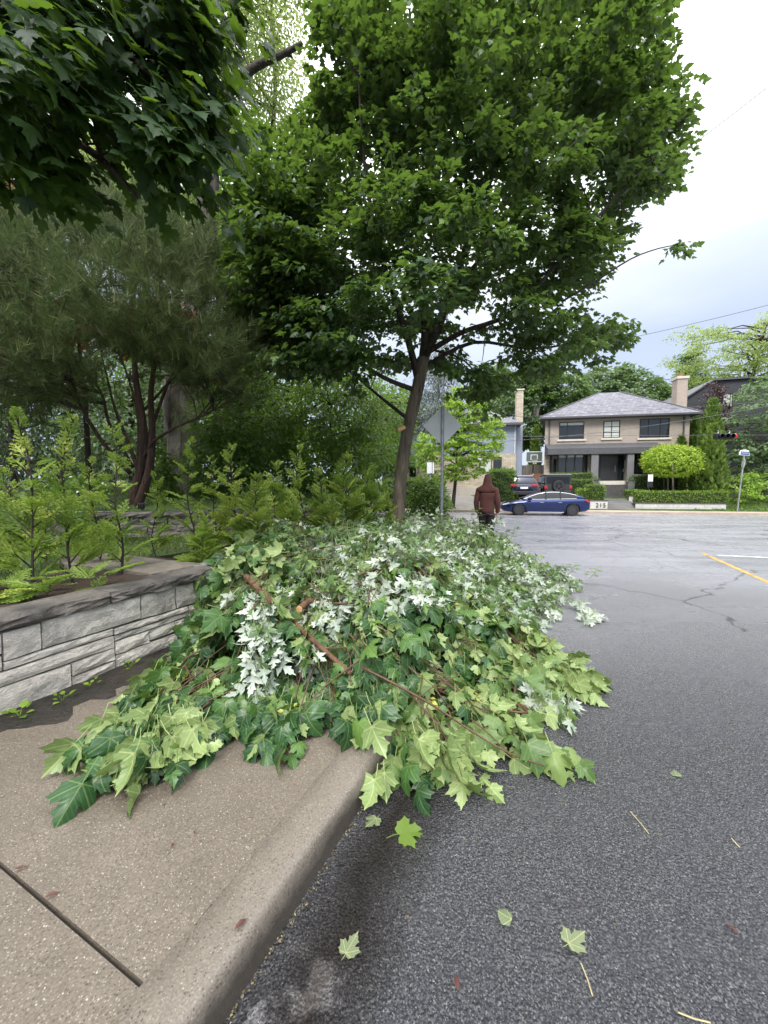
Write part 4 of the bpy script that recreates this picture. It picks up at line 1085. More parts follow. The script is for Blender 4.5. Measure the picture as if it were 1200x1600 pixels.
mb = MB(); mb.lathe([(0.15, cz1 - 0.05), (0.13, cz1 + 0.22), (0.15, cz1 + 0.27)], 12, Matrix.Translation(((c0 + c1) / 2, 1.9, 0))); mb.build('chimney_pot', M_POT, rf)
window(house, *FR(874, 660, 912, 686), 0.0, bars=(0.33,), blind=0.14)
window(house, *FR(943, 658, 968, 684), 0.0, bars=(0.5,), hbars=(0.33, 0.66), glass=M_SHADE)
window(house, *FR(1000, 655, 1045, 683.5), 0.0, bars=(0.3, 0.7), hbars=())
for px in (858, 1067):
    s = FP(px, 680)[0]; mb = MB(); mb.box(s - 0.045, s + 0.045, -0.14, -0.045, zl if px < 900 else HB, ze - 0.03); mb.build('downpipe', M_CHAR, house)
# canopy over the ground floor, bays below it
k0, k1, kz0, kz1 = FR(856, 699, 1037, 706, -1.15)
mb = MB()
vs = [(k0, -1.25, kz1 - 0.12), (k1, -1.25, kz1 - 0.12), (k1, 0, kz1 + 0.35), (k0, 0, kz1 + 0.35), (k0, -1.25, kz0 - 0.08), (k1, -1.25, kz0 - 0.08), (k1, 0, kz0 - 0.08), (k0, 0, kz0 - 0.08)]
mb.add(vs, [(0, 1, 2, 3), (4, 5, 1, 0), (5, 6, 2, 1), (7, 4, 0, 3), (7, 6, 5, 4)])
mb.build('canopy', M_CHAR, house)
for (a, b, y0_, y1_) in ((863, 921, 709, 739), (986, 1030, 708, 741)):
    s0, s1, z0, z1 = FR(a, y0_, b, y1_, -0.75)
    ins = 0.45
    f = MB()
    f.prism([(s0, -0.02), (s0 + ins, -0.75), (s1 - ins, -0.75), (s1, -0.02)], z1 - 0.14, z1); f.prism([(s0, -0.02), (s0 + ins, -0.75), (s1 - ins, -0.75), (s1, -0.02)], z0, z0 + 0.1)
    for (q0, q1) in (((s0, -0.02), (s0 + ins, -0.75)), ((s0 + ins, -0.75), (s1 - ins, -0.75)), ((s1 - ins, -0.75), (s1, -0.02))):
        v0, v1 = Vector((q0[0], q0[1], 0)), Vector((q1[0], q1[1], 0))
        kk = 4 if abs(q0[1] - q1[1]) < 0.01 else 2
        for j in range(kk):
            p = v0.lerp(v1, j / (kk - 1) if kk > 1 else 0)
            f.box(p.x - 0.045, p.x + 0.045, p.y - 0.045, p.y + 0.045, z0 + 0.1, z1 - 0.14)
    bay = f.build('bay_window', M_BLACK, house)
    for (q0, q1) in (((s0, -0.0), (s0 + ins, -0.70)), ((s0 + ins, -0.70), (s1 - ins, -0.70)), ((s1 - ins, -0.70), (s1, -0.0))):
        n_ = 3 if abs(q0[1] - q1[1]) < 0.01 else 1
        for j in range(n_):
            v0 = Vector((q0[0], q0[1], 0)).lerp(Vector((q1[0], q1[1], 0)), j / n_); v1 = Vector((q0[0], q0[1], 0)).lerp(Vector((q1[0], q1[1], 0)), (j + 1) / n_)
            g = MB(); g.quad((v0.x, v0.y, z0 + 0.1), (v1.x, v1.y, z0 + 0.1), (v1.x, v1.y, z1 - 0.14), (v0.x, v0.y, z1 - 0.14))
            g.build('pane', M_SHADE if (a > 950 and n_ == 3 and j == 1) else M_GLASS, bay)
            if n_ == 3 and a < 950:
                g = MB(); g.box(v0.x + 0.05, v1.x - 0.05, -0.712, -0.706, z1 - 0.30, z1 - 0.14); g.build('blind', M_SHADE, bay)
    if a < 950:                                     # a round paper lamp shows behind the glass
        pass
    g = MB(); g.prism([(s0 - 0.05, 0), (s0 + ins - 0.05, -0.82), (s1 - ins + 0.05, -0.82), (s1 + 0.05, 0)], z0 - 0.14, z0 - 0.003); g.build('sill', M_SILL, bay)
    g = MB(); g.prism([(s0 + 0.05, 0), (s0 + ins, -0.70), (s1 - ins, -0.70), (s1 - 0.05, 0)], HB - 0.2, z0 - 0.143); g.build('bay_base', M_LEDGE, bay)
d0, d1, dz0, dz1 = FR(938, 712, 962, 752, -0.05)
mb = MB(); mb.box(d0 - 0.32, d1 + 0.55, -0.09, 0.03, dz0, dz1 + 0.12); mb.build('door_surround', M_BLACK, house)
mb = MB(); mb.box(d0, d1, -0.14, -0.093, dz0 + 0.02, dz1); dr = mb.build('door', M_DOOR, house)
mb = MB(); mb.tube([(d1 - 0.12, -0.17, dz0 + 0.75), (d1 - 0.12, -0.17, dz0 + 1.25)], 0.022, 6); mb.build('handle', M_STEEL, dr)
for a in (d0 - 0.26, d1 + 0.10, d1 + 0.33):
    mb = MB(); mb.box(a, a + 0.18, -0.11, -0.092, dz0 + 0.1, dz1); mb.build('sidelight', M_GLASS, house)
for (a, b) in ((924.5, 934), (981, 989.5)):
    s0, s1, z0, z1 = FR(a, 707, b, 757, -1.15)
    mb = MB(); mb.box(s0, s1, -1.15, -0.78, z0, z1); mb.build('porch_pillar', M_GREYP, house)
mb = MB(); s0 = FP(925, 706, -1.15)[0]; s1 = FP(989, 706, -1.15)[0]; zz = FP(950, 707, -1.15)[1]
mb.box(s0, s1, -1.17, -0.76, zz, zz + 0.22); mb.build('porch_beam', M_GREYP, house)
s, z = FP(975, 717, -0.1); mb = MB(); mb.lathe([(0.03, z + 0.22), (0.09, z + 0.16), (0.08, z - 0.1), (0.03, z - 0.16)], 8, Matrix.Translation((s, -0.16, 0))); mb.build('porch_lamp', M_BLACK, house)
s0, s1, z0, z1 = FR(973, 733, 981, 737, -0.1); mb = MB(); mb.box(s0, s1, -0.2, -0.05, z0, z1); mb.build('letter_box', M_GREYP, house)
# steps and path
s0, s1 = FP(934, 755, -1.3)[0], FP(981, 755, -1.3)[0]
mb = MB(); mb.box(s0 - 0.05, s1 + 0.05, -1.6, 0.0, HB - 0.3, dz0 + 0.01); mb.build('landing', M_SILL, house)
nst = 4; zst = [dz0 - (dz0 - 1.02) * (i + 1) / nst for i in range(nst)]
M_STEP = pm('dark_stone_step', (0.065, 0.062, 0.06), 0.5, 0.25, 4)
for i in range(nst):
    mb = MB(); mb.box(s0, s1 + 0.05, -1.6 - 0.34 * (i + 1), -1.6 - 0.34 * i + 0.03, 0.5, zst[i]); mb.build('step', M_STEP, house)
pa, pb_ = FP(949.5, 790, -5.6)[0], FP(990, 790, -5.2)[0]
mb = MB(); ys_ = [(-5.75, 0.15), (-5.0, 0.42), (-4.1, 0.72), (-2.96, 0.86)]
vs, fs = [], []
for y, z in ys_:
    vs += [(pa + (s0 - pa) * 0 , y, z), (pb_ + 0.2, y, z)]
for i in range(3): fs.append((2 * i, 2 * i + 1, 2 * i + 3, 2 * i + 2))
mb.add(vs, fs); mb.build('garden_path', M_PAVE, house)
# front retaining walls: the number wall left of the path, a longer one to its right
def block_wall(name, label, s0, s1, y, z0, z1, rows, L, cap=True):
    t = thing(name, label, 'garden wall', HO + EX * s0 + EY * y + Vector((0, 0, z0)), HROT)
    mb = MB(); mb.box(0.0, s1 - s0, 0.03, 0.2, 0, z1 - z0 - 0.02); mb.build('backing', M_MORTAR, t)
    for r in range(rows):
        h = (z1 - z0) / rows; x = -0.0 if r % 2 == 0 else -L / 2
        while x < s1 - s0 - 0.02:
            a, b = max(0, x), min(s1 - s0, x + L)
            if b - a > 0.05:
                mb = MB(); mb.box(a + 0.004, b - 0.004, random.uniform(-0.006, 0.006), 0.18, r * h + 0.004, (r + 1) * h - 0.004); mb.build('block', M_WBLK, t)
            x += L
    if cap:
        mb = MB(); mb.box(-0.03, s1 - s0 + 0.03, -0.05, 0.32, z1 - z0 + 0.002, z1 - z0 + 0.055); mb.build('capstone', M_STEP, t)
    return t
a0, a1, az0, az1 = FR(911.5, 782.5, 949.2, 793.5, -5.6)
nw = block_wall('number_wall', 'low white block wall with black cap and house number 215 beside the path', a0, a1, -5.6, 0.1, az1, 2, 0.8)
cu = bpy.data.curves.new('house_number', 'FONT'); cu.body = '215'; cu.size = 0.40; cu.extrude = 0.012; cu.space_character = 1.1
fo = bpy.data.objects.new('house_number', cu); COL.objects.link(fo)
me = bpy.data.meshes.new_from_object(fo); bpy.data.objects.remove(fo)
nb = link('house_number', me, M_BLACK, nw); sx, sz = FP(933.5, 792, -5.6)
nb.location = (sx - a0 - 0.12, -0.02, 0.22); nb.rotation_euler = (R(90), 0, 0)
b0, b1, bz0, bz1 = FR(993, 786.5, 1134.5, 794, -5.45)
block_wall('front_garden_wall', 'long low pale block wall under the clipped hedge right of the path', b0, b1, -5.45, 0.08, bz1, 2, 0.9)
c0_, c1_, cz0_, cz1_ = FR(983, 775, 1000, 784, -4.2)
block_wall('step_garden_wall', 'short pale block wall stepping up beside the path at the corner of the hedge', c0_, c1_, -4.2, 0.2, cz1_, 2, 0.6)
mb = MB(); mb.box(b0 + 0.05, b1 - 0.1, -5.4, -0.3, 0.1, bz1 - 0.02); t_ = structure('garden_terrace', mb, M_LAWN); t_.location = HO; t_.rotation_euler = (0, 0, HROT)
mb = MB(); mb.box(a0 + 0.05, a1 - 0.05, -5.55, -1.7, 0.1, az1 - 0.03); mb.box(sl, a1 - 0.3, -3.6, -0.2, 0.3, 1.35); t_ = structure('planting_terrace', mb, M_SOIL); t_.location = HO; t_.rotation_euler = (0, 0, HROT)
# urns at the foot of the steps
for (px, lab) in ((929.5, 'tapered grey planter urn left of the front steps'), (984, 'tapered grey planter urn with trailing plant right of the front steps')):
    s, z = FP(px, 758, -1.9)
    u = thing('planter_urn', lab, 'planter', HO + EX * s + EY * (-2.0) + Vector((0, 0, 1.2)), HROT, 'urns beside the front steps')
    mb = MB(); mb.lathe([(0.22, 0), (0.24, 0.05), (0.33, 0.85), (0.36, 0.9), (0.30, 0.92), (0.28, 0.84)], 4, Matrix.Rotation(R(45), 4, 'Z')); mb.build('pot', M_GREYP, u)
    n_ = 160; o = unit(jit(n_, 1)) * rng.uniform(0.1, 0.33, (n_, 1)); pos = np.array(u.location) + np.array([0, 0, 1.05]) + o
    stuff('foliage', mixed(T_OVAL, pos, unit(o + jit(n_, 0.3)), unit(UPV + o), np.full(n_, 0.13), rng.uniform(0, 0.9, n_)), L_MID, u)

# grey-blue house on the left
H2 = HO + EX * (-8.6) + EY * 0.6
blue = thing('stucco_house', 'grey-blue stucco house with a stone-faced ground floor behind the bright tree', 'house', H2, HROT)
l0, l1 = FP(640, 700, 0, H2)[0], FP(806, 700, 0, H2)[0]
zt2, zm, zb = FP(800, 663, 0, H2)[1], FP(800, 709, 0, H2)[1], 0.9
M_STUC = pm('grey_blue_stucco', (0.27, 0.31, 0.39), 0.85, 0.06, 3)
mb = MB(); mb.box(l0 - 2.5, l1, 0, 9, zm, zt2); mb.build('upper_wall', M_STUC, blue)
mb = MB(); mb.box(l1 + 0.003, FP(818.5, 700, 0, H2)[0], 0.9, 1.58, 0.6, zt2 - 0.05); mb.build('side_wall', M_STUC, blue)
mb = MB(); mb.box(l0 - 2.5, l1 + 0.02, -0.06, 9, zb - 0.4, zm - 0.003); mb.build('stone_wall', M_LEDGE, blue)
mb = MB()
vs = [(l0 - 3, -0.5, zt2 + 0.05), (l1 + 0.45, -0.5, zt2 + 0.05), (l1 + 0.45, 9.5, zt2 + 0.05), (l0 - 3, 9.5, zt2 + 0.05), (l0 - 3, 4.5, zt2 + 2.3), (l1 - 2.6, 4.5, zt2 + 2.3)]
mb.add(vs, [(0, 1, 5, 4), (1, 2, 5), (2, 3, 4, 5), (3, 2, 1, 0)]); rf2 = mb.build('roof', M_SHIN, blue)
mb = MB(); mb.box(l0 - 3, l1 + 0.5, -0.58, -0.503, zt2 - 0.12, zt2 + 0.06); mb.build('gutter', M_CHAR, rf2)
mb = MB(); mb.box(l0 - 2.9, l1 + 0.4, -0.48, 9.4, zt2 - 0.10, zt2 + 0.04); mb.build('soffit', M_CHAR, rf2)
q0, q1, qz0, qz1 = FR(807.5, 610, 817, 664, 1.6, H2)
mb = MB(); mb.box(q0, q1, 1.6, 2.5, zb, qz1); mb.build('chimney', M_LEDGE, rf2)
mb = MB(); mb.box(q0 - 0.06, q1 + 0.06, 1.54, 2.56, qz1, qz1 + 0.12); mb.build('chimney_cap', M_SILL, rf2)
s = FP(806.5, 690, 0, H2)[0]; mb = MB(); mb.box(s - 0.16, s - 0.08, -0.09, -0.003, zm, zt2); mb.build('downpipe', M_WBLK, blue)
s0, s1, z0, z1 = FR(771, 714, 783.5, 737, -0.08, H2); window(blue, s0, s1, z0, z1, -0.08, bars=(), sill=False)
s0, s1, z0, z1 = FR(745, 714, 768, 738, -0.08, H2); window(blue, s0, s1, z0, z1, -0.08, bars=(0.5,), sill=False, glass=M_SHADE)
s0, s1, z0, z1 = FR(640, 722, 650, 745, -0.08, H2); window(blue, s0, s1, z0, z1, -0.08, bars=(), sill=False)
s0, s1, z0, z1 = FR(690, 748, 745, 763, -0.4, H2); mb = MB(); mb.box(s0, s1, -0.9, -0.062, z0 - 0.6, z0 + 0.12); mb.build('porch_plinth', M_SILL, blue)

# dark modern house on the right
H3 = HO + EX * 11.8 + EY * 5.5
dark = thing('modern_house', 'charcoal-clad modern house rising behind the purple tree', 'house', H3, HROT)
m0 = FP(1071, 650, 0, H3)[0]; m1 = FP(1230, 600, 0, H3)[0]; t0 = FP(1071, 622, 0, H3)[1]; t1 = FP(1113, 596, 0, H3); t2 = FP(1173, 592.5, 0, H3)[1]
M_CLAD = pm('charcoal_cladding', (0.038, 0.04, 0.046), 0.6, 0.15, 1.5)
mb = MB(); prof_ = [(m0, 0.6), (m1, 0.6), (m1, t2 + 0.1), (t1[0], t1[1]), (m0, t0)]
vs = [(x, 0, z) for x, z in prof_] + [(x, 11, z) for x, z in prof_]
mb.add(vs, [(0, 1, 2, 3, 4), (9, 8, 7, 6, 5)] + [(i, i + 5, (i + 1) % 5 + 5, (i + 1) % 5) for i in range(5)]); mb.build('wall', M_CLAD, dark)
mb = MB()
for (p, q) in ((4, 3), (3, 2)):
    (xa, za), (xb, zb_) = prof_[p], prof_[q]
    mb.add([(xa, -0.25, za + 0.02), (xb, -0.25, zb_ + 0.02), (xb, 11.2, zb_ + 0.02), (xa, 11.2, za + 0.02), (xa, -0.25, za + 0.14), (xb, -0.25, zb_ + 0.14), (xb, 11.2, zb_ + 0.14), (xa, 11.2, za + 0.14)],
           [(0, 1, 5, 4), (4, 5, 6, 7), (3, 2, 1, 0), (0, 4, 7, 3), (1, 2, 6, 5)])
mb.build('roof', M_CHAR, dark)
window(dark, *FR(1129, 615, 1144, 636, 0, H3), 0.0, bars=(0.75,), sill=False, glass=M_SHADE)
window(dark, *FR(1185, 700, 1215, 735, 0, H3), 0.0, bars=(0.5,), sill=False)

# fence, gate and basketball hoop between the houses
M_GATE = pm('brown_gate_wood', (0.20, 0.085, 0.04), 0.7, 0.25, 6, stretch=(1, 1, 0.2), orand=0.12)
M_FENC = pm('weathered_fence_wood', (0.17, 0.15, 0.135), 0.8, 0.25, 6, stretch=(1, 1, 0.2), orand=0.12)
def board_fence(name, label, cat, px0, px1, py0, py1, d, bw, mat):
    s0, s1, z0, z1 = FR(px0, py0, px1, py1, d)
    z0 = min(z0, 1.0)
    t = thing(name, label, cat, HO + EX * s0 + EY * d + Vector((0, 0, z0)), HROT); x = 0
    while x < s1 - s0 - 0.01:
        mb = MB(); mb.box(x + 0.006, min(x + bw, s1 - s0) - 0.006, random.uniform(-0.005, 0.005), 0.03, 0, z1 - z0 + random.uniform(-0.01, 0.01)); mb.build('board', mat, t); x += bw
    mb = MB(); mb.box(0, s1 - s0, 0.035, 0.09, 0.3, 0.4); mb.box(0, s1 - s0, 0.035, 0.09, z1 - z0 - 0.3, z1 - z0 - 0.2); mb.build('rail', mat, t)
board_fence('wooden_gate', 'reddish-brown plank gate between the two parked cars', 'gate', 828, 848, 740, 764, 0.8, 0.16, M_GATE)
board_fence('wooden_fence', 'weathered grey board fence behind the basketball hoop', 'fence', 812, 852, 727, 745, 4.0, 0.2, M_FENC)
s, z = FP(834, 740, 1.2)
hoop = thing('basketball_hoop', 'free-standing basketball hoop with white-edged clear backboard between the houses', 'basketball hoop', HO + EX * s + EY * 1.6 + Vector((0, 0, 1.0)), HROT)
h0, h1, hz0, hz1 = FR(822, 706, 847.5, 721.5, 1.2); h0 -= s; h1 -= s; hz0 -= 1.0; hz1 -= 1.0
mb = MB(); mb.tube([(0, 0, 0), (0, 0, hz0 - 0.1), (0, -0.3, hz0 + 0.3)], 0.05, 8); mb.build('pole', M_BLACK, hoop)
mb = MB(); mb.box(-0.5, 0.5, 0.1, 0.8, 0, 0.2); mb.build('base', M_BLACK, hoop)
M_BB = pm('smoked_acrylic', (0.10, 0.13, 0.12), 0.12, 0.1, 2); M_WP = pm('white_enamel', (0.75, 0.75, 0.74), 0.5, 0.05, 4)
mb = MB(); mb.box(h0, h1, -0.38, -0.35, hz0, hz1); bb = mb.build('backboard', M_BB, hoop)
def rectline(mb, x0, x1, z0, z1, w, y0, y1):
    mb.box(x0, x1, y0, y1, z0, z0 + w); mb.box(x0, x1, y0, y1, z1 - w, z1); mb.box(x0, x0 + w, y0, y1, z0 + w, z1 - w); mb.box(x1 - w, x1, y0, y1, z0 + w, z1 - w)
mb = MB(); rectline(mb, h0 - 0.02, h1 + 0.02, hz0 - 0.02, hz1 + 0.02, 0.055, -0.395, -0.345); rectline(mb, h0 * 0.42, h1 * 0.42, hz0 + 0.16, hz0 + (hz1 - hz0) * 0.72, 0.05, -0.388, -0.381); mb.build('board_lines', M_WP, bb)
mb = MB(); mb.tube([(0.23 * math.cos(a), -0.66 + 0.23 * math.sin(a), hz0 + 0.18) for a in np.linspace(0, 2 * math.pi, 15)], 0.018, 5, cap=False); mb.build('rim', M_POT, hoop)
mb = MB()
for k in range(10):
    a = k / 10 * 2 * math.pi
    for dd in (0.35, -0.35): mb.tube([(0.23 * math.cos(a), -0.66 + 0.23 * math.sin(a), hz0 + 0.17), (0.13 * math.cos(a + dd), -0.66 + 0.13 * math.sin(a + dd), hz0 - 0.22)], 0.008, 3)
mb.build('net', M_WP, hoop)

# ------------------------------------------------------------------ cars
M_BLUE = pm('blue_car_paint', (0.004, 0.016, 0.095), 0.18, 0.03, 1, metal=0.7, spec=0.4, coat=1.0)
M_NAVY = pm('navy_car_paint', (0.008, 0.010, 0.038), 0.25, 0.03, 1, metal=0.3, coat=1.0)
M_CBLK = pm('black_car_paint', (0.012, 0.012, 0.013), 0.25, 0.03, 1, coat=1.0)
M_TYRE = pm('tyre_rubber', (0.02, 0.02, 0.021), 0.75, 0.15, 10)
M_RIM = pm('dark_alloy', (0.09, 0.09, 0.095), 0.35, 0.1, 6, metal=0.8)
M_CHROME = pm('chrome_trim', (0.75, 0.76, 0.78), 0.15, 0.03, 3, metal=1.0)
M_TAIL = pm('red_tail_lamp', (0.42, 0.010, 0.018), 0.15, 0.1, 6, coat=0.6)
M_CGLS = pm('tinted_car_glass', (0.010, 0.013, 0.014), 0.05, 0.1, 1, spec=0.35)
M_PLAST = pm('black_car_plastic', (0.022, 0.022, 0.023), 0.55, 0.1, 10)
M_PLATE = pm('white_plate', (0.72, 0.73, 0.75), 0.4, 0.05, 5)
def wheel(parent, x, y, z, r, w, side, spokes=5):
    """axis along y; side +1 shows its face to +y"""
    T = Matrix.Translation((x, y, z)) @ Matrix.Rotation(R(-90) * side, 4, 'X')
    mb = MB(); mb.lathe([(r * 0.66, -w / 2), (r * 0.93, -w / 2), (r, -w * 0.32), (r, w * 0.32), (r * 0.94, w / 2), (r * 0.70, w / 2 - 0.005), (r * 0.66, w * 0.3)], 28, T)
    t = mb.build('wheel', M_TYRE, parent, smooth=False)
    mb = MB(); mb.lathe([(r * 0.68, w * 0.30), (r * 0.70, w / 2 + 0.004), (r * 0.64, w / 2 + 0.006), (r * 0.61, w * 0.34)], 28, T)
    mb.lathe([(r * 0.13, w * 0.2), (r * 0.13, w * 0.42), (r * 0.06, w * 0.45)], 10, T)
    for k in range(spokes):
        a = 2 * math.pi * k / spokes + 0.3
        M_ = T @ Matrix.Rotation(a, 4, 'Z')
        mb.box(r * 0.09, r * 0.66, -r * 0.055, r * 0.055, w * 0.22, w * 0.40, M_)
        mb.box(r * 0.3, r * 0.66, r * 0.02, r * 0.085, w * 0.22, w * 0.38, M_ @ Matrix.Rotation(0.22, 4, 'Z'))
    mb.build('rim', M_RIM, t)
    mb = MB(); mb.lathe([(r * 0.62, w * 0.05), (r * 0.62, w * 0.12)], 20, T); mb.build('brake_disc', M_PLAST, t)
def loft(rings, cap=True):
    k = len(rings[0]); vs = [p for r_ in rings for p in r_]; fs = []
    for i in range(len(rings) - 1):
        for j in range(k):
            j2 = (j + 1) % k; fs.append((i * k + j, (i + 1) * k + j, (i + 1) * k + j2, i * k + j2))
    if cap: fs += [tuple(range(k)), tuple(range((len(rings) - 1) * k, len(rings) * k))[::-1]]
    return vs, fs
def carve(ob, cutters):
    """cut wheel arches out of a body and keep the result as a plain mesh"""
    tmp = []
    for mb in cutters:
        c = mb.build('cutter', None); c.matrix_world = ob.matrix_world
        c.parent = ob.parent
        tmp.append(c); md = ob.modifiers.new('cut', 'BOOLEAN'); md.object = c; md.operation = 'DIFFERENCE'; md.solver = 'EXACT'
    bpy.context.view_layer.update()
    me = bpy.data.meshes.new_from_object(ob.evaluated_get(bpy.context.evaluated_depsgraph_get()))
    ob.modifiers.clear(); ob.data = me
    for c in tmp: bpy.data.objects.remove(c)
def smooth_angle(ob, deg=35):
    me = ob.data; me.shade_smooth()
    bm = bmesh.new(); bm.from_mesh(me)
    for e in bm.edges:
        if len(e.link_faces) == 2 and e.calc_face_angle(0) > R(deg): e.smooth = False
    bm.to_mesh(me); bm.free()

# the blue sedan crossing at the far kerb: local +x is its nose, +y its left side
cpos = Vector((9.62, farline(9.62, -1.75), 0.0))
sed = thing('sedan_car', 'glossy dark-blue fastback sedan standing side-on along the far kerb', 'car', cpos, HROT + math.pi)
ST = [(-2.47, 0.70, 0.46, 0.80, 0.86), (-2.42, 0.82, 0.36, 0.92, 0.98), (-2.2, 0.92, 0.27, 0.985, 1.03), (-1.7, 0.965, 0.21, 0.985, 1.02), (-1.0, 0.97, 0.19, 0.955, 1.0), (-0.2, 0.97, 0.18, 0.935, 0.98),
      (0.5, 0.965, 0.18, 0.915, 0.97), (1.1, 0.96, 0.18, 0.895, 0.96), (1.6, 0.95, 0.19, 0.84, 0.90), (2.0, 0.91, 0.21, 0.755, 0.82), (2.3, 0.80, 0.25, 0.655, 0.72), (2.44, 0.66, 0.33, 0.59, 0.63), (2.49, 0.5, 0.42, 0.54, 0.56)]
rings = []
for x, w, zl_, zs, zc in ST:
    h = zs - zl_
    half = [(0, zl_), (w * 0.86, zl_), (w * 0.965, zl_ + h * 0.12), (w * 0.985, zl_ + h * 0.32), (w, zl_ + h * 0.62), (w * 0.985, zl_ + h * 0.80), (w * 0.955, zl_ + h * 0.92), (w * 0.90, zs), (w * 0.6, zs + (zc - zs) * 0.6), (0, zc)]
    rings.append([(x, -y, z) for y, z in half] + [(x, y, z) for y, z in reversed(half[1:-1])])
body = MB().add(*loft(rings)).build('body', M_BLUE, sed)
WX = (1.47, -1.49)
cuts_ = []
for x in WX:
    mb = MB(); mb.lathe([(0.395, -1.2), (0.395, -0.70)], 28, Matrix.Translation((x, 0, 0.35)) @ Matrix.Rotation(R(-90), 4, 'X')); cuts_.append(mb)
    mb = MB(); mb.lathe([(0.395, 0.70), (0.395, 1.2)], 28, Matrix.Translation((x, 0, 0.35)) @ Matrix.Rotation(R(-90), 4, 'X')); cuts_.append(mb)
carve(body, cuts_); smooth_angle(body, 28)
for x in WX:
    for sd in (1, -1): wheel(sed, x, sd * 0.83, 0.345, 0.345, 0.24, sd)
# cabin rings, then split into glass, pillars and roof
GX = [(1.22, 0.955, 0.02), (0.95, 0.94, 0.155), (0.62, 0.93, 0.305), (0.33, 0.93, 0.405), (0.0, 0.94, 0.465), (-0.4, 0.95, 0.485), (-0.85, 0.96, 0.455), (-1.3, 0.975, 0.37), (-1.7, 0.985, 0.25), (-2.05, 0.995, 0.11), (-2.22, 1.0, 0.03)]
gr = []
for x, zb_, hh in GX:
    f = min(1, hh / 0.40)
    wb, wt_ = 0.875 - 0.05 * (x < -1.6), 0.875 - 0.27 * f
    half = [(wb, zb_ - 0.03), (wb - 0.012, zb_ + 0.01), (wb + (wt_ - wb) * 0.5 + 0.012, zb_ + hh * 0.5), (wt_ + 0.025, zb_ + hh * 0.86), (wt_ - 0.06, zb_ + hh * 0.965), (wt_ * 0.5, zb_ + hh), (0, zb_ + hh + 0.008)]
    gr.append([(x, y, z) for y, z in half] + [(x, -y, z) for y, z in reversed(half[:-1])])
def strips(i0, i1, js, push=0.0):
    mb = MB(); vs, fs = [], []
    for i in range(i0, i1):
        for j in js:
            q = [gr[i][j], gr[i + 1][j], gr[i + 1][j + 1], gr[i][j + 1]]
            k = len(vs); vs += [(x, y + (push if y > 0.05 else -push if y < -0.05 else 0), z) for x, y, z in q]; fs.append((k, k + 1, k + 2, k + 3))
    bm_ = mb.add(vs, fs)
    return bm_
def weld(ob):
    bm = bmesh.new(); bm.from_mesh(ob.data); bmesh.ops.remove_doubles(bm, verts=bm.verts, dist=0.0005); bmesh.ops.recalc_face_normals(bm, faces=bm.faces); bm.to_mesh(ob.data); bm.free(); ob.data.shade_smooth()
nj = len(gr[0]) - 1
weld(strips(0, 3, range(4, nj - 4)).build('windshield', M_CGLS, sed))
rfm = strips(3, 7, range(4, nj - 4)).build('roof', M_CGLS, sed); weld(rfm)
weld(strips(7, 10, range(4, nj - 4)).build('rear_window', M_CGLS, sed))
pil = MB()
for js in (range(0, 1), range(3, 4), range(nj - 4, nj - 3), range(nj - 1, nj)):
    q = strips(0, 10, js); pil.add(q.v, q.f)
for (i0, i1) in ((8, 10), (0, 1)):
    for js in (range(1, 3), range(nj - 3, nj - 1)):
        q = strips(i0, i1, js); pil.add(q.v, q.f)
weld(pil.build('pillars', M_BLUE, sed))
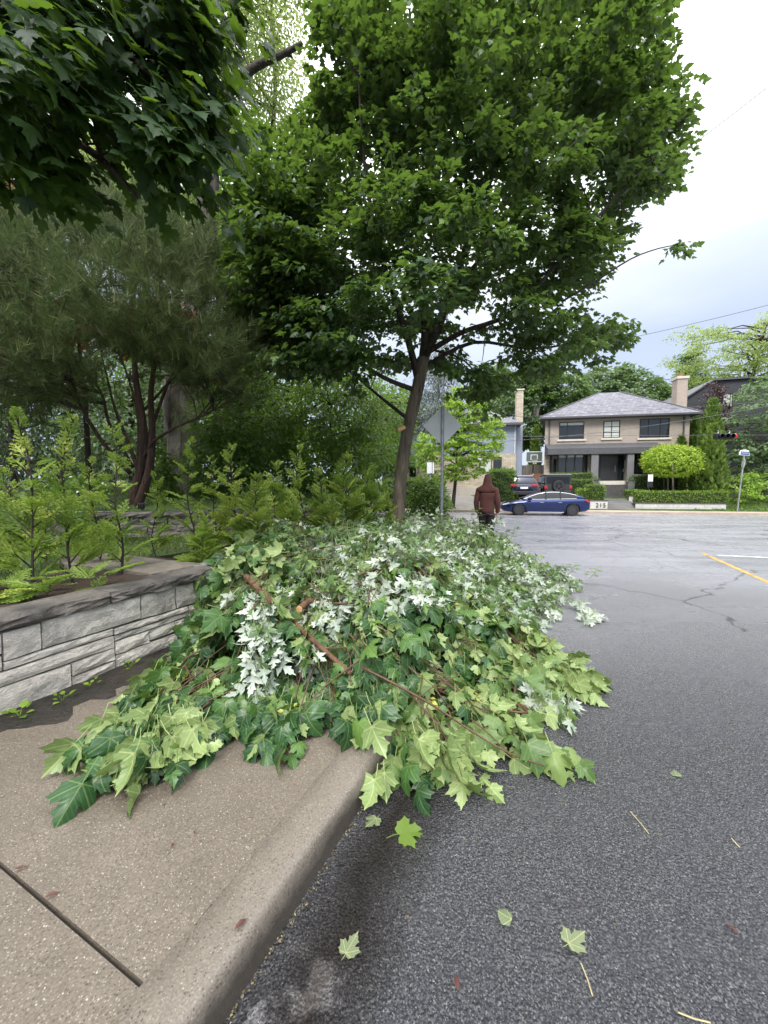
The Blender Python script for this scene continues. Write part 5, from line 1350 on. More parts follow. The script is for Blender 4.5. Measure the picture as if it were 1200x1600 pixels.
for sd, js in ((1, range(1, 3)), (-1, range(nj - 3, nj - 1))):
    for (i0, i1) in ((1, 4), (4, 7), (7, 8)):
        weld(strips(i0, i1, js).build('side_window', M_CGLS, sed))
    j = 3 if sd > 0 else nj - 3
    top = [Vector(gr[i][j]) + Vector((0, sd * 0.012, 0)) for i in range(0, 9)]
    mb = MB(); mb.tube(spline(top, 3), 0.012, 5); mb.build('window_trim', M_CHROME, sed)
    j = 1 if sd > 0 else nj - 1
    low = [Vector(gr[i][j]) + Vector((0, sd * 0.008, 0.012)) for i in range(0, 9)]
    mb = MB(); mb.tube(low, 0.008, 4); mb.build('belt_trim', M_CHROME, sed)
    for x in (-0.02, -0.82):
        mb = MB(); i = 4 if x > -0.3 else 6
        mb.tube([(x, sd * 0.872, 0.965), (x - 0.02, sd * 0.76, 1.20), (x - 0.03, sd * 0.66, 1.385)], 0.03, 5); mb.build('door_pillar', M_PLAST, sed)
    for x in (1.02, -0.02, -1.0):      # door gaps
        mb = MB(); mb.box(x - 0.006, x + 0.006, sd * 0.955 if sd > 0 else -0.974, 0.974 if sd > 0 else -0.955, 0.30, 0.86); mb.build('door_gap', M_PLAST, sed)
    for x in (0.22, -0.78):
        mb = MB(); mb.box(x - 0.11, x + 0.11, min(sd * 0.955, sd * 0.985), max(sd * 0.955, sd * 0.985), 0.765, 0.79); mb.build('handle', M_CHROME, sed)
    me = MB(); me.box(0.78, 1.0, min(sd * 0.93, sd * 1.10), max(sd * 0.93, sd * 1.10), 0.95, 1.08); q = me.build('mirror', M_BLUE, sed); bevel_mesh(q.data, 0.03, 2)
    mb = MB(); mb.box(-1.0, 1.0, min(sd * 0.90, sd * 0.985), max(sd * 0.90, sd * 0.985), 0.185, 0.235); mb.build('sill_trim', M_CHROME, sed)
    q = MB().add([(-2.12, sd * 0.944, 0.87), (-2.30, sd * 0.905, 0.80), (-2.455, sd * 0.74, 0.80), (-2.47, sd * 0.68, 0.88), (-2.40, sd * 0.80, 0.935), (-2.2, sd * 0.917, 0.945)], [(0, 1, 2, 3, 4, 5)] if sd > 0 else [(5, 4, 3, 2, 1, 0)]).build('tail_lamp', M_TAIL, sed)
    md = q.data; bm = bmesh.new(); bm.from_mesh(md); r_ = bmesh.ops.extrude_face_region(bm, geom=list(bm.faces)); bmesh.ops.translate(bm, vec=(0, sd * 0.02, 0), verts=[v for v in r_['geom'] if isinstance(v, bmesh.types.BMVert)]); bm.to_mesh(md); bm.free()
    q = MB().add([(2.40, sd * 0.70, 0.66), (2.05, sd * 0.885, 0.76), (2.0, sd * 0.90, 0.71), (2.36, sd * 0.735, 0.60)], [(0, 1, 2, 3)]).build('headlight', M_PLATE, sed)
mb = MB(); mb.box(-2.505, -2.47, -0.30, 0.30, 0.56, 0.68); mb.build('licence_plate', M_PLATE, sed)

def boxy_car(name, label, cat, pos, rot, paint, L, W, H, kind):
    """seen from behind: local +x is the nose"""
    t = thing(name, label, cat, pos, rot)
    hw = W / 2
    if kind == 'suv':
        ST = [(-L / 2, 0.80, 0.42, 0.95), (-L / 2 + 0.06, 0.93, 0.30, 1.04), (-L / 2 + 0.5, 1.0, 0.24, 1.08), (0.0, 1.0, 0.22, 1.06), (L / 2 - 1.2, 1.0, 0.22, 1.03), (L / 2 - 0.3, 0.95, 0.26, 0.92), (L / 2, 0.78, 0.40, 0.72)]
        CB = [(-L / 2 + 0.05, 1.03, 0.02, 0.99), (-L / 2 + 0.28, 1.04, 0.50, 0.95), (-L / 2 + 0.55, 1.05, H - 1.07, 0.93), (-0.6, 1.05, H - 1.05, 0.93), (0.35, 1.04, H - 1.10, 0.93), (1.15, 1.02, 0.02, 0.95)]
    else:
        ST = [(-L / 2, 0.97, 0.55, 1.08), (-L / 2 + 0.05, 1.0, 0.52, 1.10), (0, 1.0, 0.5, 1.10), (L / 2 - 0.1, 0.86, 0.5, 1.05), (L / 2, 0.82, 0.55, 1.0)]
        CB = [(-L / 2 + 0.01, 1.09, H - 1.10, 0.96), (-L / 2 + 0.3, 1.10, H - 1.10, 0.96), (0.0, 1.10, H - 1.10, 0.96), (0.35, 1.10, H - 1.12, 0.96), (0.75, 1.09, 0.02, 0.97)]
    rings = []
    for x, k, z0, z1 in ST:
        w = hw * k; half = [(0, z0), (w * 0.9, z0), (w, z0 + 0.1), (w, z0 + (z1 - z0) * 0.7), (w * 0.95, z1), (0, z1 + 0.02)]
        rings.append([(x, -y, z) for y, z in half] + [(x, y, z) for y, z in reversed(half[1:-1])])
    b = MB().add(*loft(rings)).build('body', paint, t)
    wr = 0.37 if kind == 'suv' else 0.41
    cs = []
    for x in (L * 0.29, -L * 0.29):
        for sd in (1, -1):
            m_ = MB(); m_.lathe([(wr + 0.05, hw - 0.28), (wr + 0.05, hw + 0.2)], 24, Matrix.Translation((x, 0, wr)) @ Matrix.Rotation(R(-90) * sd, 4, 'X')); cs.append(m_)
            wheel(t, x, sd * (hw - 0.14), wr, wr, 0.26, sd)
    carve(b, cs); smooth_angle(b, 30)
    rings = []
    for x, z0, h, k in CB:
        wb, wt_ = hw * k * 0.97, hw * k * (0.97 - (0.17 if kind == 'suv' else 0.05) * min(1, h / 0.5))
        half = [(0, z0 - 0.05), (wb, z0 - 0.05), (wb, z0), (wt_ + 0.03, z0 + h * 0.86), (wt_ - 0.05, z0 + h * 0.97), (0, z0 + h)]
        rings.append([(x, -y, z) for y, z in half] + [(x, y, z) for y, z in reversed(half[1:-1])])
    c = MB().add(*loft(rings)).build('cabin', paint, t); smooth_angle(c, 30)
    xr = -L / 2
    if kind == 'suv':
        q = MB().add([(xr + 0.10, -hw * 0.80, 1.12), (xr + 0.10, hw * 0.80, 1.12), (xr + 0.40, hw * 0.68, H - 0.18), (xr + 0.40, -hw * 0.68, H - 0.18)], [(3, 2, 1, 0)])
        q.v = [(x - 0.03, y, z) for x, y, z in q.v]; q.build('rear_window', M_CGLS, t)
        q = MB(); q.box(xr + 0.30, xr + 0.62, -hw * 0.70, hw * 0.70, H - 0.16, H - 0.12); q.build('spoiler', paint, t)
        for sd in (1, -1):
            q = MB(); q.box(xr - 0.02, xr + 0.25, min(sd * hw * 0.50, sd * hw * 0.955), max(sd * hw * 0.50, sd * hw * 0.955), 0.90, 1.05); bevel_mesh(q.build('tail_lamp', M_TAIL, t).data, 0.02, 2)
            q = MB(); q.tube([(xr + 0.7, sd * hw * 0.74, H + 0.0), (xr + 0.8, sd * hw * 0.74, H + 0.05), (0.2, sd * hw * 0.74, H + 0.05), (0.3, sd * hw * 0.74, H)], 0.02, 5); q.build('roof_rail', M_CHROME, t)
        q = MB(); q.box(xr - 0.03, xr + 0.02, -hw * 0.5, hw * 0.5, 0.885, 0.90); q.build('trim_bar', M_CHROME, t)
        q = MB(); q.box(xr - 0.035, xr + 0.02, -0.26, 0.26, 0.72, 0.86); q.build('licence_plate', M_PLATE, t)
        q = MB(); q.box(xr - 0.05, xr + 0.2, -hw * 0.92, hw * 0.92, 0.36, 0.56); bevel_mesh(q.build('bumper', M_PLAST, t).data, 0.03, 2)
        for sd in (1, -1):
            q = MB(); q.box(-0.9, 0.55, min(sd * hw * 0.8, sd * hw * 0.905), max(sd * hw * 0.8, sd * hw * 0.905), 1.12, H - 0.22, Matrix.Identity(4)); q.build('side_window', M_CGLS, t)
            q = MB(); q.box(0.75, 0.95, min(sd * hw * 0.95, sd * hw * 1.14), max(sd * hw * 0.95, sd * hw * 1.14), 1.06, 1.24); bevel_mesh(q.build('mirror', paint, t).data, 0.03, 2)
    else:
        q = MB(); q.box(xr - 0.012, xr + 0.03, -hw * 0.80, hw * 0.80, 1.18, H - 0.16); q.build('rear_window', M_CGLS, t)
        q = MB(); q.box(xr - 0.03, 0.35, -hw * 0.93, hw * 0.93, H - 0.03, H + 0.035); bevel_mesh(q.build('hard_top', pm('grey_hard_top', (0.20, 0.20, 0.21), 0.5, 0.1, 5), t).data, 0.03, 2)
        T = Matrix.Translation((xr - 0.16, 0.0, 1.02)) @ Matrix.Rotation(R(-90), 4, 'Y')
        q = MB(); q.lathe([(0.26, -0.13), (0.37, -0.13), (0.40, -0.07), (0.40, 0.07), (0.37, 0.13), (0.27, 0.12), (0.25, 0.06)], 26, T); sw_ = q.build('spare_wheel', M_TYRE, t)
        q = MB(); q.lathe([(0.26, 0.06), (0.27, 0.125), (0.24, 0.125), (0.23, 0.06)], 24, T); q.lathe([(0.07, 0.02), (0.07, 0.12)], 10, T)
        for k in range(5): q.box(0.05, 0.25, -0.035, 0.035, 0.05, 0.10, T @ Matrix.Rotation(k * 2 * math.pi / 5, 4, 'Z'))
        q.build('rim', M_RIM, sw_)
        for sd in (1, -1):
            q = MB(); q.box(xr - 0.06, xr + 0.06, min(sd * hw * 0.78, sd * hw * 0.98), max(sd * hw * 0.78, sd * hw * 0.98), 0.84, 1.06); bevel_mesh(q.build('tail_lamp', M_TAIL, t).data, 0.015, 2)
            q = MB(); q.box(-L * 0.29 - 0.55, -L * 0.29 + 0.55, min(sd * hw * 0.9, sd * hw * 1.12), max(sd * hw * 0.9, sd * hw * 1.12), 0.88, 0.96); bevel_mesh(q.build('fender', M_PLAST, t).data, 0.03, 2)
            q = MB(); q.box(xr + 0.25, -0.75, min(sd * hw * 0.85, sd * hw * 0.945), max(sd * hw * 0.85, sd * hw * 0.945), 1.2, H - 0.18); q.build('side_window', M_CGLS, t)
            q = MB(); q.box(0.55, 0.68, min(sd * hw * 0.98, sd * hw * 1.22), max(sd * hw * 0.98, sd * hw * 1.22), 1.14, 1.36); bevel_mesh(q.build('mirror', M_PLAST, t).data, 0.03, 2)
        q = MB(); q.box(xr - 0.12, xr + 0.02, -hw * 0.9, hw * 0.9, 0.52, 0.70); bevel_mesh(q.build('bumper', M_PLAST, t).data, 0.03, 2)
    return t
def carat(px, y_roof, W_px, d_rear, L):
    s = FP(px, 760, d_rear)[0]
    p = HO + EX * s + EY * (d_rear + L / 2)
    return p
p = carat(819, 742, 43, -5.0, 4.9); boxy_car('suv_car', 'navy-blue SUV seen from behind, parked on the drive left of the gate', 'car', (p.x, p.y, FP(819, 741.5, -5.0)[1] - 1.74), HROT + math.pi / 2, M_NAVY, 4.9, 1.97, 1.74, 'suv')
p = carat(872, 742, 46, -4.6, 4.2); boxy_car('jeep_car', 'black boxy off-roader with a spare wheel on its tailgate, parked before the bay window', 'car', (p.x, p.y, FP(872, 741.5, -4.6)[1] - 1.84), HROT + math.pi / 2, M_CBLK, 4.2, 1.88, 1.84, 'jeep')

# ------------------------------------------------------------------ street furniture
# warning sign seen from behind, on a ribbed galvanised post in the near pavement
SY = 8.8
sp_ = P(690, 830, SY); sp_.z = 0.157
sg = thing('road_sign', 'grey back of a diamond road sign on a tall ribbed steel post', 'sign', sp_)
top = P(690, 634, SY).z - sp_.z; mid = P(690, 665, SY).z - sp_.z
mb = MB(); k = 0.034
mb.box(-k, -k + 0.004, -0.012, 0.012, -0.02, top); mb.box(k - 0.004, k, -0.012, 0.012, -0.02, top); mb.box(-k * 0.55, k * 0.55, -0.020, -0.014, -0.02, top)
mb.box(-k, -k * 0.5, 0.012, 0.016, -0.02, top); mb.box(k * 0.5, k, 0.012, 0.016, -0.02, top); mb.box(-k * 0.6, -k * 0.5, -0.016, 0.012, -0.02, top); mb.box(k * 0.5, k * 0.6, -0.016, 0.012, -0.02, top)
mb.build('post', M_STEEL, sg)
M_SBACK = pm('dull_aluminium', (0.60, 0.61, 0.61), 0.6, 0.05, 5, metal=0.0)
hw_ = 0.425; mb = MB(); rr_ = 0.035
pts = []
for k_, (cx0, cz0) in enumerate(((hw_, 0), (0, hw_), (-hw_, 0), (0, -hw_))):
    a0 = k_ * math.pi / 2
    for j in range(-2, 3):
        aa = a0 + j * math.pi / 8; pts.append((cx0 * (1 - rr_ * 1.9) + rr_ * math.cos(aa), cz0 * (1 - rr_ * 1.9) + rr_ * math.sin(aa)))
vs = [(x, 0.018, mid + z) for x, z in pts] + [(x, 0.0215, mid + z) for x, z in pts]; n_ = len(pts)
mb.add(vs, [tuple(range(n_)), tuple(range(n_, 2 * n_))[::-1]] + [(i, i + n_, (i + 1) % n_ + n_, (i + 1) % n_) for i in range(n_)])
mb.build('panel', M_SBACK, sg)
for dz in (-0.28, 0.28):
    mb = MB(); mb.lathe([(0.012, -0.03), (0.012, 0.0)], 8, Matrix.Translation((0, 0.0, mid + dz)) @ Matrix.Rotation(R(90), 4, 'X')); mb.build('bolt', M_STEEL, sg)
# small white notice on a black post beyond the hedge
q_ = P(673, 790, 21.0); q_.z = 0.14
sg2 = thing('notice_sign', 'small white sign seen from the side on a thin black post by the hedge', 'sign', q_)
mb = MB(); zt_ = P(673, 722, 21.0).z - 0.14; mb.tube([(0.05, 0, -0.05), (0.05, 0, zt_)], 0.04, 8); mb.build('post', M_BLACK, sg2)
mb = MB(); mb.box(-0.26, 0.16, -0.05, -0.035, zt_ - 0.62, zt_ - 0.02, Matrix.Rotation(R(18), 4, 'Z')); mb.build('panel', M_WP, sg2)
mb = MB(); mb.box(0.0, 0.30, 0.05, 0.065, zt_ - 0.95, zt_ - 0.15, Matrix.Rotation(R(60), 4, 'Z')); mb.build('side_panel', M_SBACK, sg2)
# leaning street-name post with a stop sign, at the far kerb on the right
bx = P(1152, 797, 24.2); bx.z = 0.13
st = thing('street_name_sign', 'leaning steel post with a blue-and-white street name plate above a stop sign turned away', 'sign', bx)
tp_ = P(1163, 709, 24.2) - bx
mb = MB(); mb.tube([(0, 0, -0.05), tuple(tp_)], 0.045, 8); mb.build('post', M_STEEL, st)
ax_ = tp_.normalized(); ML = Matrix.Translation(tp_) @ Matrix.Rotation(math.atan2(tp_.x, tp_.z), 4, 'Y')
mb = MB(); poly = [(-0.30, -0.10), (-0.30, 0.06), (-0.22, 0.20), (0, 0.26), (0.22, 0.20), (0.30, 0.06), (0.30, -0.10)]
vs = [ML @ Vector((x, -0.045, z)) for x, z in poly] + [ML @ Vector((x, 0.045, z)) for x, z in poly]; n_ = len(poly)
mb.add(vs, [tuple(range(n_)), tuple(range(n_, 2 * n_))[::-1]] + [(i, i + n_, (i + 1) % n_ + n_, (i + 1) % n_) for i in range(n_)]); npl = mb.build('name_plate', M_WP, st)
M_SBLUE = pm('sign_blue', (0.03, 0.07, 0.20), 0.4, 0.05, 4)
mb = MB(); mb.box(-0.27, 0.27, -0.052, -0.046, -0.075, 0.13, ML); mb.build('blue_field', M_SBLUE, npl)
mb = MB()
for i in range(8): mb.box(-0.22 + i * 0.056, -0.22 + i * 0.056 + 0.012, -0.056, -0.053, -0.005, 0.075, ML); mb.box(-0.22 + i * 0.056 + 0.012, -0.22 + i * 0.056 + 0.036, -0.056, -0.053, (0.06, 0.028, -0.005)[i % 3], (0.075, 0.044, 0.011)[i % 3], ML)
mb.build('lettering', M_WP, npl)
MS = ML @ Matrix.Translation((-0.06, 0, -0.62)) @ Matrix.Rotation(R(62), 4, 'Z')
pts = [(0.34 * math.cos(R(22.5 + 45 * i)), 0.34 * math.sin(R(22.5 + 45 * i))) for i in range(8)]
vs = [MS @ Vector((x, -0.06, z)) for x, z in pts] + [MS @ Vector((x, -0.055, z)) for x, z in pts]
mb = MB(); mb.add(vs, [tuple(range(8)), tuple(range(8, 16))[::-1]] + [(i, i + 8, (i + 1) % 8 + 8, (i + 1) % 8) for i in range(8)]); mb.build('stop_panel', M_SBACK, st)
mb = MB(); mb.box(-0.1, 0.1, -0.06, -0.05, -0.55, -0.38, MS); mb.build('tab_panel', M_WP, st)
# lawn notice in the front garden
s, z = FP(1013, 768, -4.6); q_ = HO + EX * s + EY * -4.6 + Vector((0, 0, 0.55))
ls = thing('lawn_sign', 'small black-and-white notice board on a post behind the hedge', 'sign', q_, HROT)
zt_ = FP(1013, 742, -4.6)[1] - 0.55; mb = MB(); mb.box(-0.03, 0.03, 0, 0.05, 0, zt_); mb.build('post', M_BLACK, ls)
mb = MB(); mb.box(-0.06, 0.24, -0.03, -0.003, zt_ - 0.45, zt_ + 0.02); mb.build('panel', M_WP, ls); mb = MB(); mb.box(-0.10, 0.24, -0.035, -0.004, zt_ - 0.85, zt_ - 0.46); mb.build('lower_panel', M_BLACK, ls)

# overhead cables and the signal hung on one of them
M_WIRE = pm('cable', (0.10, 0.10, 0.105), 0.6, 0.1, 5)
def cable(label, a, b, sag, r=0.012):
    a, b = Vector(a), Vector(b); pts = []
    for i in range(25):
        t = i / 24; p = a.lerp(b, t); p.z -= sag * 4 * t * (1 - t); pts.append(p)
    mb = MB(); mb.tube(pts, r, 5); o = mb.build('overhead_cable', M_WIRE, None, smooth=True)
    return tag(o, label, 'cable', 'cables over the street', 'thing')
cable('overhead cable highest in the sky at upper right, running into the maple crown', P(1000, 285, 14), P(1330, 30, 9.5), 0.1, 0.011)
cable('overhead cable crossing the blue-grey sky between maple crown and pale tree', P(900, 545, 24), P(1330, 442, 17), 0.15, 0.014)
cable('thin overhead cable sloping up past the chimney of the tan house', P(780, 690, 30), P(1420, 590, 20), 0.5, 0.016)
cable('overhead cable along the tan house windows that carries the traffic signal', P(560, 686, 27), P(1420, 680, 22), -0.1, 0.014)
cable('second thin cable across the grey roof of the tan house', P(640, 655, 29), P(1420, 607, 21), 0.35, 0.012)
sgp = P(1133, 682, 23.2)
sig = thing('traffic_signal', 'black horizontal traffic signal hung from a cable with its red light on', 'traffic light', sgp)
mb = MB(); mb.box(-0.62, 0.42, -0.16, 0.16, -0.17, 0.17); bevel_mesh(mb.build('housing', M_BLACK, sig).data, 0.03, 2)
mred, t__, n__, out__ = mk('lit_red_lens')
e__ = n__('ShaderNodeEmission', {'Color': (1.0, 0.05, 0.04), 'Strength': 0.9}); t__.links.new(e__.outputs[0], out__.inputs[0])
for i, x in enumerate((-0.42, -0.1, 0.22)):
    T = Matrix.Translation((x, -0.16, 0)) @ Matrix.Rotation(R(90), 4, 'X')
    mb = MB(); mb.lathe([(0.13, 0.0), (0.14, 0.16), (0.125, 0.16), (0.12, 0.0)], 14, T); mb.build('visor', M_BLACK, sig)
T = Matrix.Translation((0.43, -0.04, -0.01)) @ Matrix.Rotation(R(75), 4, 'Y')
mb = MB(); mb.lathe([(0.15, -0.03), (0.16, 0.14), (0.145, 0.14), (0.14, 0.02)], 16, T); hd = mb.build('red_hood', M_TAIL, sig)
mb = MB(); mb.lathe([(0.10, 0.03), (0.07, 0.06), (0.02, 0.075)], 14, T); mb.build('red_lens', mred, hd)
for x in (-0.45, 0.22):
    mb = MB(); mb.tube([(x, 0, 0.17), (x + 0.05, 0, 0.28), (x, 0, 0.36)], 0.03, 6); mb.build('hanger', M_STEEL, sig)

# ------------------------------------------------------------------ planting on the far side
def tree_at(name, label, poly, Y, thick, n, per, rad, size, tms, mat, trunk=None, bark=None, group=None, seed=0, shell=0.8, flat=0.5, droop=0.4, gaps=0.1, gz=None, tr=0.2, lim=5, up=0.8, cat='tree'):
    C = centres(poly, Y, thick, n, shell, gaps, seed)
    cx = C[:, 0].mean(); cz = C[:, 2].mean()
    if trunk is None: bx_ = cx
    else: bx_ = P(trunk, 760, Y).x
    gz = 0.9 if gz is None else gz
    b = Vector((bx_, Y, gz)); t = thing(name, label, cat, b, 0, group)
    mb = MB(b); top = Vector((cx, Y, cz + (C[:, 2].max() - cz) * 0.5))
    st_ = spline([b, b.lerp(top, 0.35) + Vector((0.05, 0, 0)), b.lerp(top, 0.7), top], 4)
    mb.tube(st_, [tr * (1 - 0.85 * i / (len(st_) - 1)) for i in range(len(st_))], 8)
    limbs_to(mb, densify(st_, 0.4)[3:], C, lim, tr * 0.25, tr * 0.06)
    mb.build('trunk', bark or M_BARKD, t, smooth=True)
    dd = clump_leaves(C, per, rad, size, tms, flat=flat, droop=droop, up=up)
    stuff('crown', mixed(tms, *dd), mat, t)
    return t
tree_at('ornamental_tree', 'bright yellow-green layered tree in front of the grey-blue house', [(700, 612), (722, 598), (745, 615), (765, 645), (785, 662), (786, 690), (775, 712), (760, 735), (735, 745), (705, 748), (672, 745), (655, 720), (650, 682), (676, 660), (690, 640)],
        24.5, 2.0, 460, 40, 0.30, 0.18, T_BLADE + T_OVAL, L_BRIGHT, trunk=708, gz=0.5, tr=0.13, flat=0.25, droop=0.5, seed=11)
def topiary(px, cy, rx, rz, Y, label, base_z):
    c = P(px, cy, Y); b = Vector((P(px + 3, 760, Y).x, Y, base_z)); t = thing('globe_tree', label, 'tree', b, 0, 'globe trees on the front lawn')
    mb = MB(b); mb.tube([b, b.lerp(c, 0.5) + Vector((0.03, 0, 0)), c], [0.07, 0.06, 0.04], 8); mb.build('trunk', M_BARKP, t, smooth=True)
    n = 900; o = unit(jit(n, 1)) * (0.72 + 0.28 * rng.random((n, 1)) ** 0.5) * rng.uniform(0.9, 1.08, (n, 1)); o[:, 2] = np.maximum(o[:, 2], -0.75)
    C = np.array(tuple(c)) + o * np.array([rx, rx, rz])
    dd = clump_leaves(C, 5, 0.13, 0.15, T_OVAL, flat=0.8, droop=0.2, up=0.5, mid=tuple(c))
    stuff('crown', mixed(T_OVAL, *dd), L_BALL, t)
topiary(1027, 716, 1.15, 0.85, 30.0, 'globe tree partly hidden behind the others, nearest the front door', 0.6)
topiary(1036, 717, 1.35, 0.95, 29.0, 'globe tree second from the door in the clipped row', 0.6)
topiary(1042, 718, 1.5, 1.05, 28.0, 'globe tree just behind the foremost one on the lawn', 0.6)
topiary(1050, 722, 1.75, 1.18, 26.8, 'foremost bright globe tree, largest of the row on the front lawn', 0.6)
def hedge(label, s0, s1, y0, y1, z0, z1, mat, size=0.07, dens=260, name='clipped_hedge', frame=None, cat='hedge', wob=0.03, core=(0.02, 0.035, 0.012)):
    O = HO if frame is None else frame
    b = O + EX * s0 + EY * y0 + Vector((0, 0, z0)); t = thing(name, label, cat, b, HROT)
    mb = MB(); mb.box(0.05, s1 - s0 - 0.05, 0.05, y1 - y0 - 0.05, -0.1, z1 - z0 - 0.05); mb.build('twigs', pm('hedge_core', core, 0.95, 0.4, 9), t)
    w, dp, h = s1 - s0, y1 - y0, z1 - z0; pos, nr = [], []
    for (A, f) in ((w * dp, 't'), (w * h, 'f'), (w * h, 'k'), (dp * h, 'l'), (dp * h, 'r')):
        n = int(A * dens) + 8; u, v = rng.random(n), rng.random(n)
        if f == 't': p = np.stack([u * w, v * dp, np.full(n, h)], 1); q = (0, 0, 1)
        if f == 'f': p = np.stack([u * w, np.zeros(n), v * h], 1); q = (0, -1, 0)
        if f == 'k': p = np.stack([u * w, np.full(n, dp), v * h], 1); q = (0, 1, 0)
        if f == 'l': p = np.stack([np.zeros(n), u * dp, v * h], 1); q = (-1, 0, 0)
        if f == 'r': p = np.stack([np.full(n, w), u * dp, v * h], 1); q = (1, 0, 0)
        pos.append(p); nr.append(np.tile(q, (n, 1)))
    p = np.concatenate(pos); q = np.concatenate(nr).astype(float)
    wv = np.sin(p[:, 0] * 4 + p[:, 2] * 5) * np.sin(p[:, 1] * 5 + 1) * wob
    p = p + q * wv[:, None] + jit(len(p), 0.03)
    n = len(p); V = mixed(T_OVAL, p, unit(q * 0.6 + UPV * 0.5 + jit(n, 0.5)), unit(q + UPV * 0.3 + jit(n, 0.5)), size * rng.uniform(0.7, 1.4, n), np.clip(rng.normal(0.45, 0.22, n), 0.01, 0.98))
    V_, F_, T_, U_ = merge(V)
    o = link('foliage', big_mesh('foliage', V_, F_, T_, U_), mat, t); o['kind'] = 'stuff'
    return t
h0_, h1_, hz0_, hz1_ = FR(1003, 770, 1137, 786, -5.35)
hedge('long low clipped hedge along the pale front garden wall', h0_, h1_, -5.35, -4.55, bz1 + 0.04, hz1_ + 0.05, L_BOX, 0.085, 330)
i0_, i1_ = FP(990, 765, -4.4)[0], FP(1003, 765, -4.4)[0]
hedge('clipped hedge return running back from the path to the house', h0_ + 0.0, h0_ + 0.75, -4.5, -1.6, bz1 + 0.02, hz1_ + 0.12, L_BOX, 0.085, 330)
hedge('inner clipped hedge behind the globe tree trunks', h0_ + 0.9, h0_ + 3.9, -2.6, -2.1, bz1, hz1_ + 0.05, L_BOX, 0.085, 260)
s0, s1, z0, z1 = FR(921, 762, 946, 781, -5.2); hedge('taller cube of clipped box nearest the front path', s0 + 0.05, s1 - 0.05, -5.15, -4.1, az1 + 0.03, z1 + 0.14, L_BOX, 0.085, 330, 'box_cube')
s0, s1, z0, z1 = FR(906, 766, 926, 781, -5.2); hedge('smaller cube of clipped box beside the blue sedan tail', s0, s1 - 0.12, -5.0, -4.15, az1 + 0.03, z1 + 0.04, L_BOX, 0.085, 330, 'box_cube')
s0, s1, z0, z1 = FR(890, 750, 926, 763, -3.0); hedge('dark clipped hedge beside the off-roader', s0, s1, -3.0, -2.3, 1.0, z1, L_ARBOR, 0.085, 260)
s0, s1, z0, z1 = FR(862, 741, 925, 751, -1.6); hedge('dark clipped hedge under the left bay window', s0, s1, -1.7, -1.0, 1.2, z1 + 0.05, L_ARBOR, 0.085, 260)
s0, s1, z0, z1 = FR(983, 746, 1060, 752, -1.4); hedge('dark clipped hedge under the right bay window', s0 + 0.3, s1, -1.5, -0.95, 0.9, z1 + 0.1, L_ARBOR, 0.085, 200)
# loose hedge by the driveway, right of the person
s0, s1, z0, z1 = FR(769, 736, 804, 778, -5.0)
hedge('tall loose green hedge along the drive of the grey-blue house', s0, s1, -5.0, -0.8, 0.7, z1, L_SHADE, 0.13, 170, 'leafy_hedge', wob=0.16)
s0, s1, z0, z1 = FR(600, 752, 700, 792, -6.2)
hedge('rough leafy hedge between the pavement and the grey-blue house', s0, s1 - 0.4, -6.2, -4.6, 0.13, z1 + 0.05, L_SHADE, 0.13, 170, 'leafy_hedge', wob=0.16)
s0, s1, z0, z1 = FR(1131, 742, 1260, 786, -4.6)
tree_at('spreading_shrub', 'wide light-green spreading shrub behind the leaning street-name post', [(1128, 786), (1130, 752), (1145, 744), (1165, 737), (1200, 740), (1260, 742), (1300, 786)], 26.4, 1.6, 150, 30, 0.40, 0.16, T_OVAL, L_BALL if False else L_BRIGHT, trunk=1180, gz=0.4, tr=0.06, flat=0.35, seed=21, cat='shrub')
n = 5200; px_ = rng.uniform(0, 1, n); x_ = 20.2 + 12 * px_; off_ = rng.uniform(1.75, 4.3, n)
pos = np.stack([x_, 27 - 0.2 * x_ + off_, 0.10 + np.clip((off_ - 1.7) * 0.27, 0, 0.8)], 1)
gc = link('ground_cover', big_mesh('ground_cover', *merge(mixed(T_OVAL, pos, unit(jit(n, 1) + UPV * 0.8), unit(UPV + jit(n, 0.5)), 0.13 * rng.uniform(0.6, 1.4, n), rng.uniform(0.1, 0.9, n)))), L_SHADE); gc['kind'] = 'stuff'; tag(gc, 'low green ground cover under the shrubs beside the far pavement', 'ground cover')
# arborvitae columns
def arbor(px, ytop, hw_px, Y, label, gz=0.6, seed=0):
    tp = P(px, ytop, Y); b = Vector((tp.x - 0.15, Y, gz)); h = tp.z - gz; rad = hw_px * Y / FOC
    t = thing('arborvitae', label, 'conifer', b, 0, 'arborvitae beside the tan house')
    mb = MB(b); mb.tube([b, b + Vector((0.05, 0, h * 0.6)), Vector((tp.x, Y, tp.z - 0.1))], [0.09, 0.06, 0.01], 6); mb.build('trunk', M_BARKD, t)
    n = int(2600 * h * rad / 6) + 500; zz_ = rng.random(n) ** 0.85
    prof_r = rad * np.minimum(1, (1 - zz_) ** 0.75 * 1.25) * (0.86 + 0.14 * np.minimum(1, zz_ * 8))
    an = rng.uniform(0, 2 * math.pi, n); rr = prof_r * (0.74 + 0.3 * rng.random(n) ** 0.6) * (1 + 0.10 * np.sin(an * 5 + zz_ * 17))
    o = np.stack([np.cos(an), np.sin(an), np.zeros(n)], 1)
    pos = np.array([b.x, b.y, b.z]) + o * rr[:, None] + UPV * (zz_ * h)[:, None]; pos[:, 0] += (tp.x - b.x) * zz_
    d_ = mixed(T_BLADE, pos, unit(UPV * 1.0 + o * 0.55 + jit(n, 0.3)), unit(o + jit(n, 0.6)), 0.36 * rng.uniform(0.6, 1.3, n), np.clip(rng.normal(0.45, 0.22, n), 0.01, 0.98))
    for q in d_: q[0][:] = q[0]
    stuff('foliage', d_, L_ARBOR, t)
